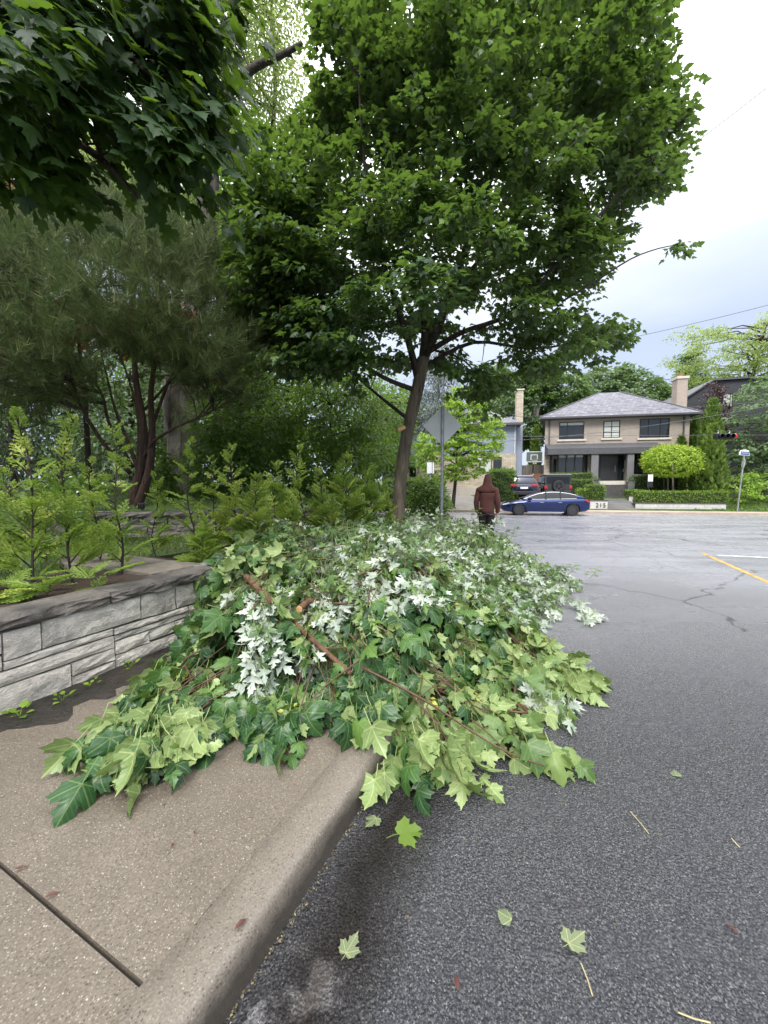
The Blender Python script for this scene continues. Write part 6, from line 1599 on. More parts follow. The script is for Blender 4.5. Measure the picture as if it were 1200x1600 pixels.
TB = T_BLADE[:]; T_BLADE[0] = (T_BLADE[0][0] * np.array([2.6, 1, 1]), T_BLADE[0][1])
arbor(1115, 628, 20, 27.6, 'tallest arborvitae column, behind its shorter neighbour')
arbor(1115, 668, 21, 26.4, 'front arborvitae cone standing before the tallest one')
arbor(1088, 655, 13, 30.5, 'narrow arborvitae second from the house corner')
arbor(1080, 662, 11, 31.5, 'slim arborvitae nearest the right corner of the tan house')
arbor(1066, 684, 7, 29.8, 'small arborvitae against the downpipe of the tan house')
arbor(838, 668, 9, 38.0, 'slim conifer behind the basketball hoop', gz=1.2)
T_BLADE[0] = TB[0]
tree_at('purple_tree', 'dark purple-leaved tree before the charcoal modern house', [(1108, 600), (1120, 593), (1130, 600), (1133, 625), (1146, 655), (1142, 690), (1110, 690), (1090, 660), (1096, 625)], 32.5, 1.3, 150, 30, 0.40, 0.16, T_OVAL, L_PURPLE, trunk=1118, gz=1, tr=0.12, seed=22)
tree_at('broad_tree', 'tall mid-green broadleaf tree at the right edge beside the modern house', [(1140, 640), (1150, 610), (1170, 592), (1210, 580), (1330, 560), (1330, 745), (1200, 752), (1150, 735), (1140, 700)], 29.0, 3.0, 380, 30, 0.6, 0.2, T_SIM, L_MID, trunk=1215, gz=0.7, tr=0.25, seed=23, flat=0.3)
tree_at('pale_locust', 'airy yellow-green locust tree above the charcoal house roof', [(1034, 560), (1042, 528), (1070, 508), (1110, 505), (1140, 516), (1165, 505), (1200, 488), (1330, 470), (1330, 610), (1150, 595), (1110, 600), (1075, 600), (1052, 580)], 52.0, 5.0, 330, 46, 1.15, 0.30, T_OVAL, L_LOCUST, trunk=1130, bark=M_BARKD, gz=1.5, tr=0.4, flat=0.3, gaps=0.25, seed=24)
tree_at('dense_tree', 'dense dark-green tree rising behind the grey roof of the tan house', [(905, 640), (890, 600), (915, 582), (950, 570), (985, 570), (1020, 580), (1042, 600), (1048, 650), (1040, 690), (900, 690)], 50.0, 5.0, 420, 34, 1.0, 0.36, T_SIM, L_MID, trunk=980, gz=1.5, tr=0.4, seed=25)
tree_at('tall_tree', 'tall grey-green tree with pale forked trunks between the two houses', [(790, 690), (770, 620), (800, 590), (850, 575), (905, 585), (920, 610), (880, 650), (845, 690), (820, 700)], 44.0, 4.0, 330, 34, 0.9, 0.32, T_SIM, L_MID, trunk=828, bark=M_BARKP, gz=1.5, tr=0.32, seed=26, gaps=0.25)
mb = MB(); b = P(832, 745, 41.5)
ptk = thing('forked_tree', 'slim pale forked tree trunk with thin leafage beside the basketball hoop', 'tree', b)
mb = MB(b)
for pts in ([(830, 745), (832, 690), (836, 640), (834, 600), (830, 570)], [(833, 680), (840, 640), (846, 610), (850, 585)], [(835, 650), (828, 620), (822, 600)]):
    s_ = spline([P(x, y, 41.5) for x, y in pts], 3); mb.tube(s_, [0.26 * (1 - 0.7 * i / (len(s_) - 1)) for i in range(len(s_))], 7)
mb.build('trunk', M_BARKP, ptk, smooth=True)
C = centres([(800, 600), (830, 560), (870, 570), (860, 620), (820, 620)], 41.5, 2.0, 60, 0.6, 0.2, 27)
stuff('crown', mixed(T_SIM, *clump_leaves(C, 26, 0.7, 0.28, T_SIM)), L_SHADE, ptk)
tree_at('blue_spruce', 'grey-blue drooping spruce behind the maple trunk and road sign', [(650, 640), (655, 570), (690, 520), (715, 560), (730, 620), (722, 660), (690, 665), (660, 680)], 27.5, 2.0, 260, 40, 0.5, 0.22, T_BLADE, L_SPRUCE, trunk=668, bark=M_BARKP, gz=0.6, tr=0.26, seed=28, flat=0.6, droop=1.0, gaps=0.15)
for k, (poly, Y, lab, m_) in enumerate((([(560, 740), (570, 640), (620, 600), (660, 620), (660, 740)], 36, 'mid-green tree behind the maple trunk, left of the grey-blue house', L_MID),
                                   ([(1050, 640), (1060, 560), (1090, 545), (1110, 590), (1100, 660)], 60, 'far grey-green tree behind the brick chimney', L_MID),
                                   ([(740, 640), (735, 585), (765, 560), (800, 570), (810, 640)], 56, 'far tree above the roof of the grey-blue house', L_MID))):
    tree_at('background_tree', lab, poly, Y, 3.0, 150, 34, 1.0, 0.34, T_SIM, m_, gz=1.2, tr=0.3, seed=30 + k)
# ------------------------------------------------------------------ garden: old tree, backdrop shrubs and trees
OY = 11.8
ob2 = P(287, 752, OY); ob2.z = upz(ob2.x, ob2.y) - 0.1
old = thing('old_tree', 'huge old tree with knobbly grey trunk, snapped dark limb and airy pale-green foliage', 'tree', ob2)
mb = MB(); pts = spline([ob2, P(286, 720, OY), P(289, 690, OY), P(283, 640, OY), P(286, 580, OY), P(300, 500, OY), P(318, 420, OY), P(330, 370, OY)], 5)
rad = lerp_list([0.52, 0.46, 0.44, 0.47, 0.44, 0.40, 0.34, 0.30], 5)
mb.tube(pts, rad, 26, cap=False)
vs = []
for i, v in enumerate(mb.v):
    c = pts[i // 26]; d = Vector(v) - c; a = math.atan2(d.y, d.x); z = v[2]
    k = 1 + 0.09 * math.sin(a * 7 + z * 1.1) + 0.07 * math.sin(a * 3 - z * 2.7) + 0.10 * max(0, math.sin(z * 4.1 + a * 2)) ** 3 + random.uniform(-0.03, 0.03)
    vs.append(tuple(c + d * k - ob2))
mb.v = vs; mb.build('trunk', M_BARKO, old, smooth=True)
mb = MB(ob2); roots = densify(pts, 0.4)[20:]
for q, r in (([(330, 372, 0), (332, 300, 0.2), (335, 220, 0.3), (345, 165, 0.3), (372, 128, 0.3), (400, 104, 0.3), (440, 86, 0.2), (472, 68, 0.2)], 0.22),
             ([(330, 372, 0), (310, 300, 0.6), (260, 240, 1.0), (200, 180, 1.4)], 0.16), ([(326, 380, 0), (365, 330, 1.0), (405, 300, 1.8), (430, 150, 2.6), (420, -60, 3)], 0.16),
             ([(322, 410, 0), (250, 360, 0.8), (150, 320, 1.6), (60, 280, 2)], 0.12)):
    s = spline([P(x, y, OY + d) for x, y, d in q], 4)
    mb.tube(s, [r * (1 - 0.72 * i / (len(s) - 1)) for i in range(len(s))], 8); roots += densify(s, 0.5)[3:]
s = spline([P(x, y, OY + 0.25) for x, y in ((436, 88), (450, 86), (457, 90))], 3); mb.tube(s, [0.05, 0.05, 0.04, 0.04, 0.035, 0.03, 0.03], 6)
mb.build('limbs', M_BARKD, old, smooth=True)
Ca = centres([(310, -260), (475, -260), (475, 0), (462, 50), (488, 120), (470, 165), (425, 190), (395, 160), (352, 260), (320, 250), (300, 120)], 14.0, 1.8, 230, 0.6, 0.0, 41)
Cb = centres([(60, 200), (200, 210), (330, 230), (350, 330), (345, 420), (240, 400), (100, 330)], 14.5, 2.0, 190, 0.6, 0.1, 42)
CL = np.concatenate([Ca, Cb])
mb = MB(ob2); limbs_to(mb, roots, CL, 3, 0.03, 0.006); mb.build('twigs', M_BARKD, old)
dd = clump_leaves(CL, 150, 0.62, 0.115, T_OVAL, flat=1.0, droop=0.9, up=0.6)
stuff('crown', mixed(T_OVAL, *dd), L_LOCUST, old)
tree_at('red_tree', 'red-leaved ornamental tree glimpsed behind the pine', [(0, 300), (30, 280), (68, 292), (75, 345), (30, 355), (60, 450), (170, 465), (290, 475), (310, 545), (180, 550), (60, 520), (-40, 420)], 9.9, 0.7, 150, 34, 0.35, 0.13, T_SIM, L_RED, trunk=140, gz=1.4, tr=0.08, seed=43, gaps=0.3)
BACK = [
 ('dark yew mass at the far left behind the saplings', 'yew_tree', [(-120, 700), (-120, 520), (20, 500), (90, 540), (150, 580), (178, 640), (180, 730), (150, 780), (-120, 790)], 11.0, 1.6, 330, 40, 0.42, 0.13, T_BLADE, L_DARK, 1.3, 0.10),
 ('dense green shrub with yellow-green tips under the maple, left part', 'garden_shrub', [(300, 770), (292, 660), (320, 605), (370, 585), (420, 600), (455, 640), (450, 750), (420, 780)], 10.6, 1.5, 300, 40, 0.40, 0.11, T_OVAL, L_SHADE, 1.2, 0.08),
 ('dense green shrub under the maple, left of its trunk', 'garden_shrub', [(430, 770), (440, 640), (470, 590), (520, 580), (570, 600), (600, 640), (606, 700), (600, 760), (520, 780)], 11.6, 1.6, 330, 40, 0.42, 0.11, T_OVAL, L_SHADE, 1.0, 0.08),
 ('tall shaded tree closing the view below the maple crown', 'background_tree', [(300, 700), (320, 590), (360, 520), (430, 500), (520, 530), (600, 570), (640, 600), (640, 720), (500, 720)], 16.5, 2.2, 420, 44, 0.6, 0.17, T_OVAL, L_SHADE, 1.0, 0.2),
 ('leafy mid-green tree behind the pine stems', 'background_tree', [(80, 760), (90, 640), (150, 560), (240, 530), (320, 560), (330, 700), (300, 770), (180, 780)], 19.0, 2.2, 300, 40, 0.7, 0.22, T_OVAL, L_MID, 1.5, 0.2),
 ('big grey-green tree far behind the yew at the left edge', 'background_tree', [(-200, 720), (-200, 420), (-60, 380), (40, 420), (110, 480), (120, 600), (100, 720)], 21.0, 2.5, 300, 40, 0.9, 0.28, T_OVAL, L_MID, 1.5, 0.25),
 ('dark conifer showing between pine crown and maple', 'background_tree', [(330, 700), (345, 520), (330, 440), (350, 395), (392, 400), (415, 470), (430, 540), (440, 640), (420, 720)], 15.0, 1.4, 260, 44, 0.45, 0.14, T_OVAL, L_SHADE, 1.2, 0.15),
 ('far pale-green woodland tree filling the gap under the pine, left part', 'background_tree', [(-260, 780), (-260, 430), (-100, 400), (60, 440), (170, 520), (180, 640), (170, 780)], 27.0, 2.5, 420, 44, 1.0, 0.30, T_OVAL, L_MID, 1.5, 0.25),
 ('far pale-green woodland tree filling the gap under the pine, right part', 'background_tree', [(120, 790), (130, 600), (180, 500), (280, 470), (380, 480), (420, 560), (420, 700), (380, 790)], 25.0, 2.5, 420, 44, 0.9, 0.28, T_OVAL, L_SHADE, 1.5, 0.25),
 ('rounded bronze-green bush beside the old trunk', 'garden_shrub', [(236, 770), (236, 720), (250, 700), (268, 712), (272, 770)], 9.6, 0.5, 60, 40, 0.2, 0.08, T_OVAL, L_SHADE, 1.2, 0.04),
 ('small leafy bush behind the road sign at the foot of the maple', 'garden_shrub', [(640, 800), (642, 760), (660, 745), (690, 752), (700, 790), (690, 810)], 13.5, 0.7, 90, 40, 0.28, 0.11, T_OVAL, L_SHADE, 0.2, 0.04)]
for k, (lab, nm, poly, Y, th, n, per, rd, sz, tms, m_, gz, tr) in enumerate(BACK):
    tree_at(nm, lab, poly, Y, th, n, per, rd, sz, tms, m_, gz=gz, tr=tr, seed=50 + k, flat=0.6, droop=0.5, lim=6, shell=0.6, cat='shrub' if 'shrub' in nm else 'tree')
pq = P(556, 740, 12.6); pq.z = 0.9
pl = thing('lamp_post', 'thin grey post standing among the shrubs left of the maple trunk', 'post', pq)
mb = MB(); mb.tube([(0, 0, 0), (0, 0, P(556, 655, 12.6).z - 0.9)], 0.055, 10); mb.build('shaft', M_STEEL, pl)
mb = MB(); mb.lathe([(0.10, 0), (0.10, 0.05), (0.06, 0.08)], 10); mb.build('foot', M_STEEL, pl)
lp = P(222, 796, 7.15); lp.z = 1.16
sl_ = thing('garden_spotlight', 'small black garden spotlight on top of the curved stone wall', 'light', lp, 0.3)
mb = MB(); mb.box(-0.055, 0.055, -0.03, 0.03, 0.07, 0.17, Matrix.Rotation(0.3, 4, 'X')); bevel_mesh(mb.build('housing', M_BLACK, sl_).data, 0.008, 2)
mb = MB(); mb.tube([(0, 0, -0.02), (0, 0.01, 0.10)], 0.012, 6); mb.build('stake', M_BLACK, sl_)
mb = MB(); mb.box(-0.045, 0.045, -0.036, -0.031, 0.08, 0.16, Matrix.Rotation(0.3, 4, 'X')); mb.build('glass_front', M_GLASS, sl_)
# grass and ground-cover in the garden
def blades(name, label, pts, mat, size, tms=T_BLADE, spread=0.5, cat='grass'):
    n = len(pts)
    d = mixed(tms, pts, unit(UPV + jit(n, spread)), unit(jit(n, 1)), size * rng.uniform(0.5, 1.4, n), np.clip(rng.normal(0.45, 0.22, n), 0.01, 0.98))
    o = link(name, big_mesh(name, *merge(d)), mat); o['kind'] = 'stuff'; tag(o, label, cat); return o
n = 16000; a_ = rng.uniform(-1.5, 6.2, n); b_ = rng.uniform(-6.5, -3.95, n)
w_ = np.array([tuple(AB(a, b, 0.70)) for a, b in zip(a_, b_)])
blades('grass', 'short grass on the strip between the saplings and the curved garden wall', w_, L_GRASS, 0.055)
n = 14000; x_ = rng.uniform(-9, -1.6, n); y_ = rng.uniform(6.6, 12, n); ok = (y_ > np.interp(x_, [p[0] for p in UPW], [p[1] for p in UPW]) + 0.25)
x_, y_ = x_[ok], y_[ok]; w_ = np.stack([x_, y_, np.array([upz(x, y) for x, y in zip(x_, y_)]) - 0.01], 1)
blades('lawn_grass', 'lawn grass on the raised ground behind the curved garden wall', w_, L_GRASS, 0.075)
def plant(name, label, p, n, rad, h, size, mat, tms, cat, flowers=None, group=None):
    b = Vector(p); t = thing(name, label, cat, b, 0, group)
    o = unit(jit(n, 1)); o[:, 2] = abs(o[:, 2]); r = rng.random(n) ** 0.5
    pos = np.array(tuple(b)) + o * r[:, None] * np.array([rad, rad, h])
    stuff('foliage', mixed(tms, pos, unit(o + UPV * 0.5 + jit(n, 0.4)), unit(UPV * 0.7 + o + jit(n, 0.3)), size * rng.uniform(0.6, 1.3, n), rng.uniform(0.05, 0.95, n)), mat, t)
    mb = MB(b)
    for k in range(6):
        an = random.uniform(0, 6.28); mb.tube([b, b + Vector((math.cos(an) * rad * 0.4, math.sin(an) * rad * 0.4, h * 0.7))], 0.006, 4)
    mb.build('stems', M_BARKD, t)
    if flowers:
        m = 26; q = pos[rng.integers(0, n, m)] + np.array([0, 0, 0.03])
        stuff('flowers', mixed(T_OVAL, q, unit(jit(m, 1) + UPV * 0.2), unit(UPV + jit(m, 0.4)), np.full(m, 0.07), rng.random(m)), flowers, t)
    return t
M_PETAL = pm('white_petals', (0.7, 0.7, 0.66), 0.6, 0.05, 5)
plant('flowering_plant', 'white-flowered low plant beside the curved wall at the left', P(125, 775, 6.6), 300, 0.5, 0.35, 0.10, L_SHADE, T_OVAL, 'plant', M_PETAL)
plant('fern', 'dark arching fern clump below the curved garden wall', (P(150, 818, 6.2).x, 6.2, 0.68), 260, 0.55, 0.4, 0.2, L_SHADE, T_BLADE, 'plant')
plant('hosta', 'pale low plant under the shrub beyond the curved wall', P(405, 778, 8.6), 160, 0.4, 0.28, 0.12, L_MID, T_OVAL, 'plant', M_PETAL)

# ------------------------------------------------------------------ cedar saplings along the planter
def frond(rnd, L):
    """one flat feathery spray, length L, along +y in the local plane: ribs carry narrow scale-leaf blades"""
    V, F = [], []
    def blade(x0, y0, ang, l, w, z):
        k = len(V); c, s_ = math.sin(ang), math.cos(ang)
        nx, ny = s_, -c
        V.extend([(x0, y0, z), (x0 + c * l * 0.5 + nx * w, y0 + s_ * l * 0.5 + ny * w, z + rnd.uniform(-0.01, 0.01)), (x0 + c * l, y0 + s_ * l, z - 0.12 * l), (x0 + c * l * 0.5 - nx * w, y0 + s_ * l * 0.5 - ny * w, z + rnd.uniform(-0.01, 0.01))])
        F.extend([(k, k + 1, k + 2), (k, k + 2, k + 3)])
    def droop(y): return -0.35 * (y / L) ** 2 * L * 0.5
    blade(0, 0, 0, L, 0.007, 0)
    n = max(4, int(L / 0.030))
    for i in range(n):
        t = (i + 0.6) / n; y = L * t
        l = L * (0.50 * (1 - t) ** 0.8 + 0.12)
        for sd in (-1, 1):
            ang = sd * R(rnd.uniform(36, 54)); z = droop(y)
            blade(0, y, ang, l, 0.0055, z)
            m = max(2, int(l / 0.026))
            for j in range(m):
                u = (j + 0.5) / m; bx, by = math.sin(ang) * l * u, y + math.cos(ang) * l * u
                for s2 in (-1, 1): blade(bx, by, ang + s2 * R(34), min(0.05, l * 0.34 * (1.15 - u)), 0.0062, z - 0.06 * l * u)
    return V, F
def cedar_mesh(seed, h, wide, dens):
    """stem mesh + foliage mesh of one sapling, base at the origin"""
    rnd = random.Random(seed)
    bend = [(rnd.uniform(-0.04, 0.04), rnd.uniform(-0.04, 0.04)) for _ in range(5)]; bend[0] = (0, 0)
    st = spline([Vector((x, y, h * i / 4)) for i, (x, y) in enumerate(bend)], 5)
    sm = MB(); sm.tube(st, [0.0075 * (1 - 0.75 * i / (len(st) - 1)) for i in range(len(st))], 6)
    V, F, T = [], [], []
    z = 0.10 * h
    while z < h:
        t = z / h; i = min(len(st) - 2, int(t * (len(st) - 1))); p = st[i].lerp(st[i + 1], t * (len(st) - 1) - i)
        L = wide * (1 - t) ** 0.7 * rnd.uniform(0.6, 1.2) + 0.05
        az = rnd.uniform(0, 2 * math.pi); el = R(rnd.uniform(18, 50) + 25 * t)
        d = Vector((math.cos(az) * math.cos(el), math.sin(az) * math.cos(el), math.sin(el)))
        q = p + d * L * 0.22
        sm.tube([p, q, q + d * L * 0.3], [0.005, 0.004, 0.002], 4, cap=False)
        fv, ff = frond(rnd, L)
        side = d.cross(Vector((0, 0, 1))).normalized(); nn_ = side.cross(d)
        roll = rnd.uniform(-0.7, 0.7); side2 = side * math.cos(roll) + nn_ * math.sin(roll); n2 = side2.cross(d)
        k = len(V); tt = min(0.98, max(0.02, rnd.gauss(0.38 + 0.25 * t, 0.16)))
        for x, y, zz in fv:
            w = p + d * (L * 0.12) + side2 * x + d * y + n2 * zz
            V.append(tuple(w)); T.append(tt)
        F += [(a + k, b + k, c + k) for a, b, c in ff]
        z += h * rnd.uniform(0.7, 1.3) / dens
    fm = big_mesh('foliage', np.array(V), np.array(F), np.array(T)); fm.materials.append(L_CEDAR)
    smesh = sm.mesh('stem', True); smesh.materials.append(M_BARKD)
    return smesh, fm
CED = [cedar_mesh(100 + i, 1.0, w, dn) for i, (w, dn) in enumerate(((0.20, 29), (0.23, 34), (0.18, 28), (0.27, 44), (0.30, 58)))]
def cedar(px, ytop, Y, variant, label, gz=0.66, rot=0.0, wide=1.0):
    p = P(px, 850, Y); p.z = gz; h = P(px, ytop, Y).z - gz
    t = thing('cedar_sapling', label, 'sapling', p, rot, 'young cedars along the planter')
    for nm, me in zip(('stem', 'foliage'), CED[variant]):
        o = link(nm, me, None, t); o.scale = (h * wide, h * wide, h)
        if nm == 'foliage': o['kind'] = 'stuff'
CEDS = [(-30, 700, 3.1, 1, 'leftmost cedar sapling, cut by the left edge'), (46, 650, 3.25, 0, 'tall thin cedar sapling with a bare crooked stem, near the left edge'), (15, 735, 3.9, 3, 'bushier cedar sapling half behind the tall thin one at the left edge'),
        (112, 655, 3.5, 0, 'thin upright cedar sapling, second stem rising from the mulch'), (186, 668, 3.75, 2, 'slim cedar sapling rooted in the bare mulch near the corner of the planter'), (150, 720, 4.3, 1, 'cedar sapling behind the mulch, between the second and third stems'),
        (72, 760, 4.4, 3, 'low cedar sapling behind the two thin ones on the left'), (245, 742, 4.9, 1, 'feathery cedar sapling just behind the flagstone return'),
        (298, 690, 4.7, 2, 'pale cedar sapling at the right end of the flagstone return'), (335, 718, 4.9, 0, 'cedar sapling standing before the curved wall, with a dark stem'), (368, 700, 4.8, 1, 'upright cedar sapling with a dark straight stem before the curved wall'),
        (318, 800, 4.35, 4, 'low yellow-tipped cedar bush above the stone corner'), (402, 745, 5.0, 4, 'yellowish fern-like cedar behind the sawn branch'), (432, 725, 5.4, 3, 'cedar sapling to the right of the yellowish one'), (470, 700, 5.9, 1, 'slender cedar sapling midway between pine and maple'),
        (455, 770, 5.2, 4, 'bushy low cedar overhanging the buried wall'), (500, 735, 6.2, 3, 'dense cedar third from the maple trunk'), (540, 715, 6.7, 4, 'dense cedar second from the maple trunk'), (578, 730, 7.2, 4, 'dense cedar touching the left side of the maple trunk'), (520, 775, 5.9, 4, 'low spreading cedar in front of the dense ones'),
        (568, 790, 6.6, 4, 'lowest cedar right before the maple trunk'), (604, 760, 7.6, 3, 'narrow cedar right against the maple bark')]
for i, (px, yt, Y, v, lab) in enumerate(CEDS): cedar(px, yt, Y, v, lab, rot=i * 1.3, wide=1.15 if v == 4 else 1.0, gz=0.66 if Y < 5.5 else 0.62)
# feathery cut greenery lying low at the left edge of the planter
lo = AB(-0.35, -2.66, 0.68)
t = thing('low_cedar', 'low spreading yellow-green cedar spilling over the capstone at the left edge', 'shrub', lo)
V, F, T = [], [], []
rnd = random.Random(5)
for k in range(38):
    p = Vector((rnd.uniform(-0.45, 0.42), 0, 0)); w = UA * p.x * 1.25 + NB * rnd.uniform(-0.45, 0.05) + Vector((0, 0, rnd.uniform(0.02, 0.20)))
    az = rnd.uniform(0, 6.28); el = R(rnd.uniform(5, 40)); d = Vector((math.cos(az) * math.cos(el), math.sin(az) * math.cos(el), math.sin(el)))
    fv, ff = frond(rnd, rnd.uniform(0.16, 0.30)); side = d.cross(Vector((0, 0, 1))).normalized(); n2 = side.cross(d); kk = len(V); tt = rnd.uniform(0.4, 0.95)
    for x, y, z in fv: V.append(tuple(w + side * x + d * y + n2 * z)); T.append(tt)
    F += [(a + kk, b + kk, c + kk) for a, b, c in ff]
o = link('foliage', big_mesh('foliage', np.array(V), np.array(F), np.array(T)), L_CEDAR, t); o['kind'] = 'stuff'
mb = MB()
for k in range(8): mb.tube([(0, 0, -0.02), tuple(UA * rnd.uniform(-0.4, 0.4) + NB * rnd.uniform(-0.3, 0) + Vector((0, 0, 0.12)))], 0.006, 4)
mb.build('stems', M_BARKD, t)
# bark chips on the mulch
n = 900; a_ = rng.uniform(-0.6, 1.3, n); b_ = rng.uniform(-3.9, -2.62, n)
w_ = np.array([tuple(AB(a, b, 0.674)) for a, b in zip(a_, b_)])
M_CHIP = leafmat('mulch_chip', [(0, (0.05, 0.022, 0.014)), (0.75, (0.10, 0.05, 0.03)), (0.8, (0.5, 0.44, 0.34)), (1, (0.62, 0.56, 0.46))], None, 0.0)
d = mixed(T_OVAL, w_, unit(jit(n, 1) * np.array([1, 1, 0.25])), unit(UPV + jit(n, 0.4)), 0.022 * rng.uniform(0.5, 1.6, n), rng.random(n))
o = link('mulch_chips', big_mesh('mulch_chips', *merge(d)), M_CHIP); o['kind'] = 'stuff'; tag(o, 'reddish bark mulch with pale chips in the planter', 'mulch')
# weeds at the foot of the wall
for (px, py, lab, s_) in ((30, 1118, 'clump of small weeds at the wall foot by the left edge', 0.05), (98, 1094, 'three-leaved green weed growing from the wall foot', 0.042), (140, 1072, 'small weed seedling in the wall joint', 0.04), (205, 1042, 'weed sprig at the wall foot nearest the cut branches', 0.04)):
    b = G(px, py, 0.175); t = thing('weed', lab, 'weed', b, 0, 'weeds along the foot of the wall')
    mes = big_mesh('leaf', T_OVAL[0][0] * np.array([1.6, 1, 1]), T_OVAL[0][1]); mes.materials.append(L_BRIGHT)
    for k in range(6 if s_ < 0.05 else 9):
        an = k * 2.4 + px; el = 0.5 + 0.3 * math.sin(k * 1.7)
        dv = Vector((math.cos(an) * math.cos(el), math.sin(an) * math.cos(el), math.sin(el)))
        m = frames(np.array([tuple(dv)]), np.array([[0, 0, 1.0]]))[0] * s_ * (0.7 + 0.12 * k % 0.5)
        o = bpy.data.objects.new('leaf', mes); COL.objects.link(o); o.parent = t
        q = dv * s_ * 0.7 * (1 + (k % 3) * 0.35)
        o.matrix_basis = Matrix([[*m[r], q[r]] for r in range(3)] + [[0, 0, 0, 1]])
    mb = MB()
    for k in range(4): mb.tube([(0, 0, -0.01), (0.02 * math.cos(k * 1.7), 0.02 * math.sin(k * 1.7), 0.035)], 0.0016, 4)
    mb.build('stems', L_BRIGHT, t)

# ------------------------------------------------------------------ the person walking away
def skin(name, joints, edges, mat, parent, sub=2, root=0):
    me = bpy.data.meshes.new(name); me.from_pydata([j[0] for j in joints], edges, []); o = bpy.data.objects.new(name, me); COL.objects.link(o)
    md = o.modifiers.new('skin', 'SKIN'); md.use_smooth_shade = True
    for i, j in enumerate(joints):
        r = j[1]; me.skin_vertices[0].data[i].radius = r if isinstance(r, tuple) else (r, r)
    me.skin_vertices[0].data[root].use_root = True
    o.modifiers.new('sub', 'SUBSURF').levels = sub; o.modifiers['sub'].render_levels = sub
    bpy.context.view_layer.update()
    m2 = bpy.data.meshes.new_from_object(o.evaluated_get(bpy.context.evaluated_depsgraph_get())); m2.name = name
    bpy.data.objects.remove(o); m2.materials.clear()
    m2.shade_smooth()
    return link(name, m2, mat, parent)
pw = P(760, 840, 8.7); pw.z = 0.157
man = thing('person', 'person in a dark maroon hooded sweatshirt and black trousers, seen from behind, walking away', 'person', pw, R(-20))
man.scale = (0.90, 0.92, 1.0)
M_HOOD = pm('maroon_fleece', (0.098, 0.034, 0.028), 0.9, 0.2, 7, bump=0.5, bscale=26)
M_PANT = pm('black_trousers', (0.012, 0.012, 0.014), 0.85, 0.2, 9, bump=0.3, bscale=20)
M_SKINM = pm('skin', (0.42, 0.24, 0.17), 0.55, 0.08, 9)
M_SHOE = pm('dark_shoe', (0.02, 0.02, 0.022), 0.6, 0.2, 12)
M_HAIR = pm('dark_hair', (0.02, 0.013, 0.01), 0.6, 0.2, 20)
# facing +y (away); hip at z .93
bj = [((0, 0, 0.95), (0.12, 0.085)), ((0, 0.0, 1.12), (0.13, 0.09)), ((0, -0.01, 1.32), (0.17, 0.105)), ((0, 0.0, 1.44), (0.09, 0.075)), ((0, 0.02, 1.51), 0.055), ((0.005, 0.045, 1.60), (0.075, 0.09)), ((0.012, 0.055, 1.68), (0.072, 0.085)),
      ((-0.19, 0, 1.40), 0.065), ((-0.25, -0.01, 1.13), 0.048), ((-0.235, 0.08, 0.90), 0.034), ((0.19, 0, 1.40), 0.065), ((0.255, -0.01, 1.13), 0.048), ((0.24, 0.09, 0.90), 0.034),
      ((-0.09, 0.0, 0.82), 0.072), ((-0.10, 0.03, 0.48), 0.062), ((-0.10, -0.02, 0.09), 0.042), ((0.09, 0.0, 0.82), 0.072), ((0.10, 0.05, 0.48), 0.062), ((0.105, 0.12, 0.09), 0.042),
      ((-0.10, 0.10, 0.04), 0.035), ((0.105, 0.24, 0.04), 0.035)]
be = [(0, 1), (1, 2), (2, 3), (3, 4), (4, 5), (5, 6), (3, 7), (7, 8), (8, 9), (3, 10), (10, 11), (11, 12), (0, 13), (13, 14), (14, 15), (0, 16), (16, 17), (17, 18), (15, 19), (18, 20)]
body_ = skin('body', bj, be, M_SKINM, man)
for sd, (hx, hy, hz) in ((-1, (-0.235, 0.085, 0.88)), (1, (0.24, 0.095, 0.88))):
    hj, he = [((hx, hy, hz + 0.02), 0.026), ((hx, hy + 0.012, hz - 0.045), (0.022, 0.036)), ((hx, hy + 0.02, hz - 0.085), (0.016, 0.038))], [(0, 1), (1, 2)]
    for f in range(4):
        k = len(hj); yy = hy + 0.02 + (f - 1.5) * 0.021; ln = (0.07, 0.082, 0.078, 0.06)[f]
        hj += [((hx, yy, hz - 0.10), 0.0095), ((hx - sd * 0.006, yy + 0.004, hz - 0.10 - ln * 0.5), 0.0085), ((hx - sd * 0.022, yy + 0.006, hz - 0.10 - ln), 0.007)]; he += [(2, k), (k, k + 1), (k + 1, k + 2)]
    k = len(hj); hj += [((hx - sd * 0.012, hy + 0.045, hz - 0.05), 0.011), ((hx - sd * 0.02, hy + 0.06, hz - 0.085), 0.0095)]; he += [(1, k), (k, k + 1)]
    skin('hand', hj, he, M_SKINM, man, 1)
# a face looking ahead and a little to the right, inside the hood
mb = MB(); mb.tube([(0.03, 0.13, 1.66), (0.036, 0.165, 1.625), (0.034, 0.15, 1.612)], [0.010, 0.017, 0.012], 6); mb.build('nose', M_SKINM, man, smooth=True)
mb = MB(); mb.tube([(0.005, 0.135, 1.578), (0.03, 0.145, 1.58), (0.055, 0.13, 1.578)], [0.004, 0.007, 0.004], 6); mb.build('mouth', pm('lips', (0.32, 0.13, 0.11), 0.5), man, smooth=True)
for x in (0.0, 0.062):
    mb = MB(); mb.lathe([(0.004, -0.006), (0.011, 0), (0.004, 0.006)], 8, Matrix.Translation((x, 0.133, 1.655)) @ Matrix.Rotation(R(90), 4, 'X')); mb.build('eye', pm('eye_dark', (0.05, 0.035, 0.03), 0.2), man, smooth=True)
mb = MB(); mb.lathe([(0.082, 1.66), (0.086, 1.70), (0.07, 1.745), (0.03, 1.765)], 14, Matrix.Translation((0.01, 0.045, 0))); mb.build('hair', M_HAIR, man, smooth=True)
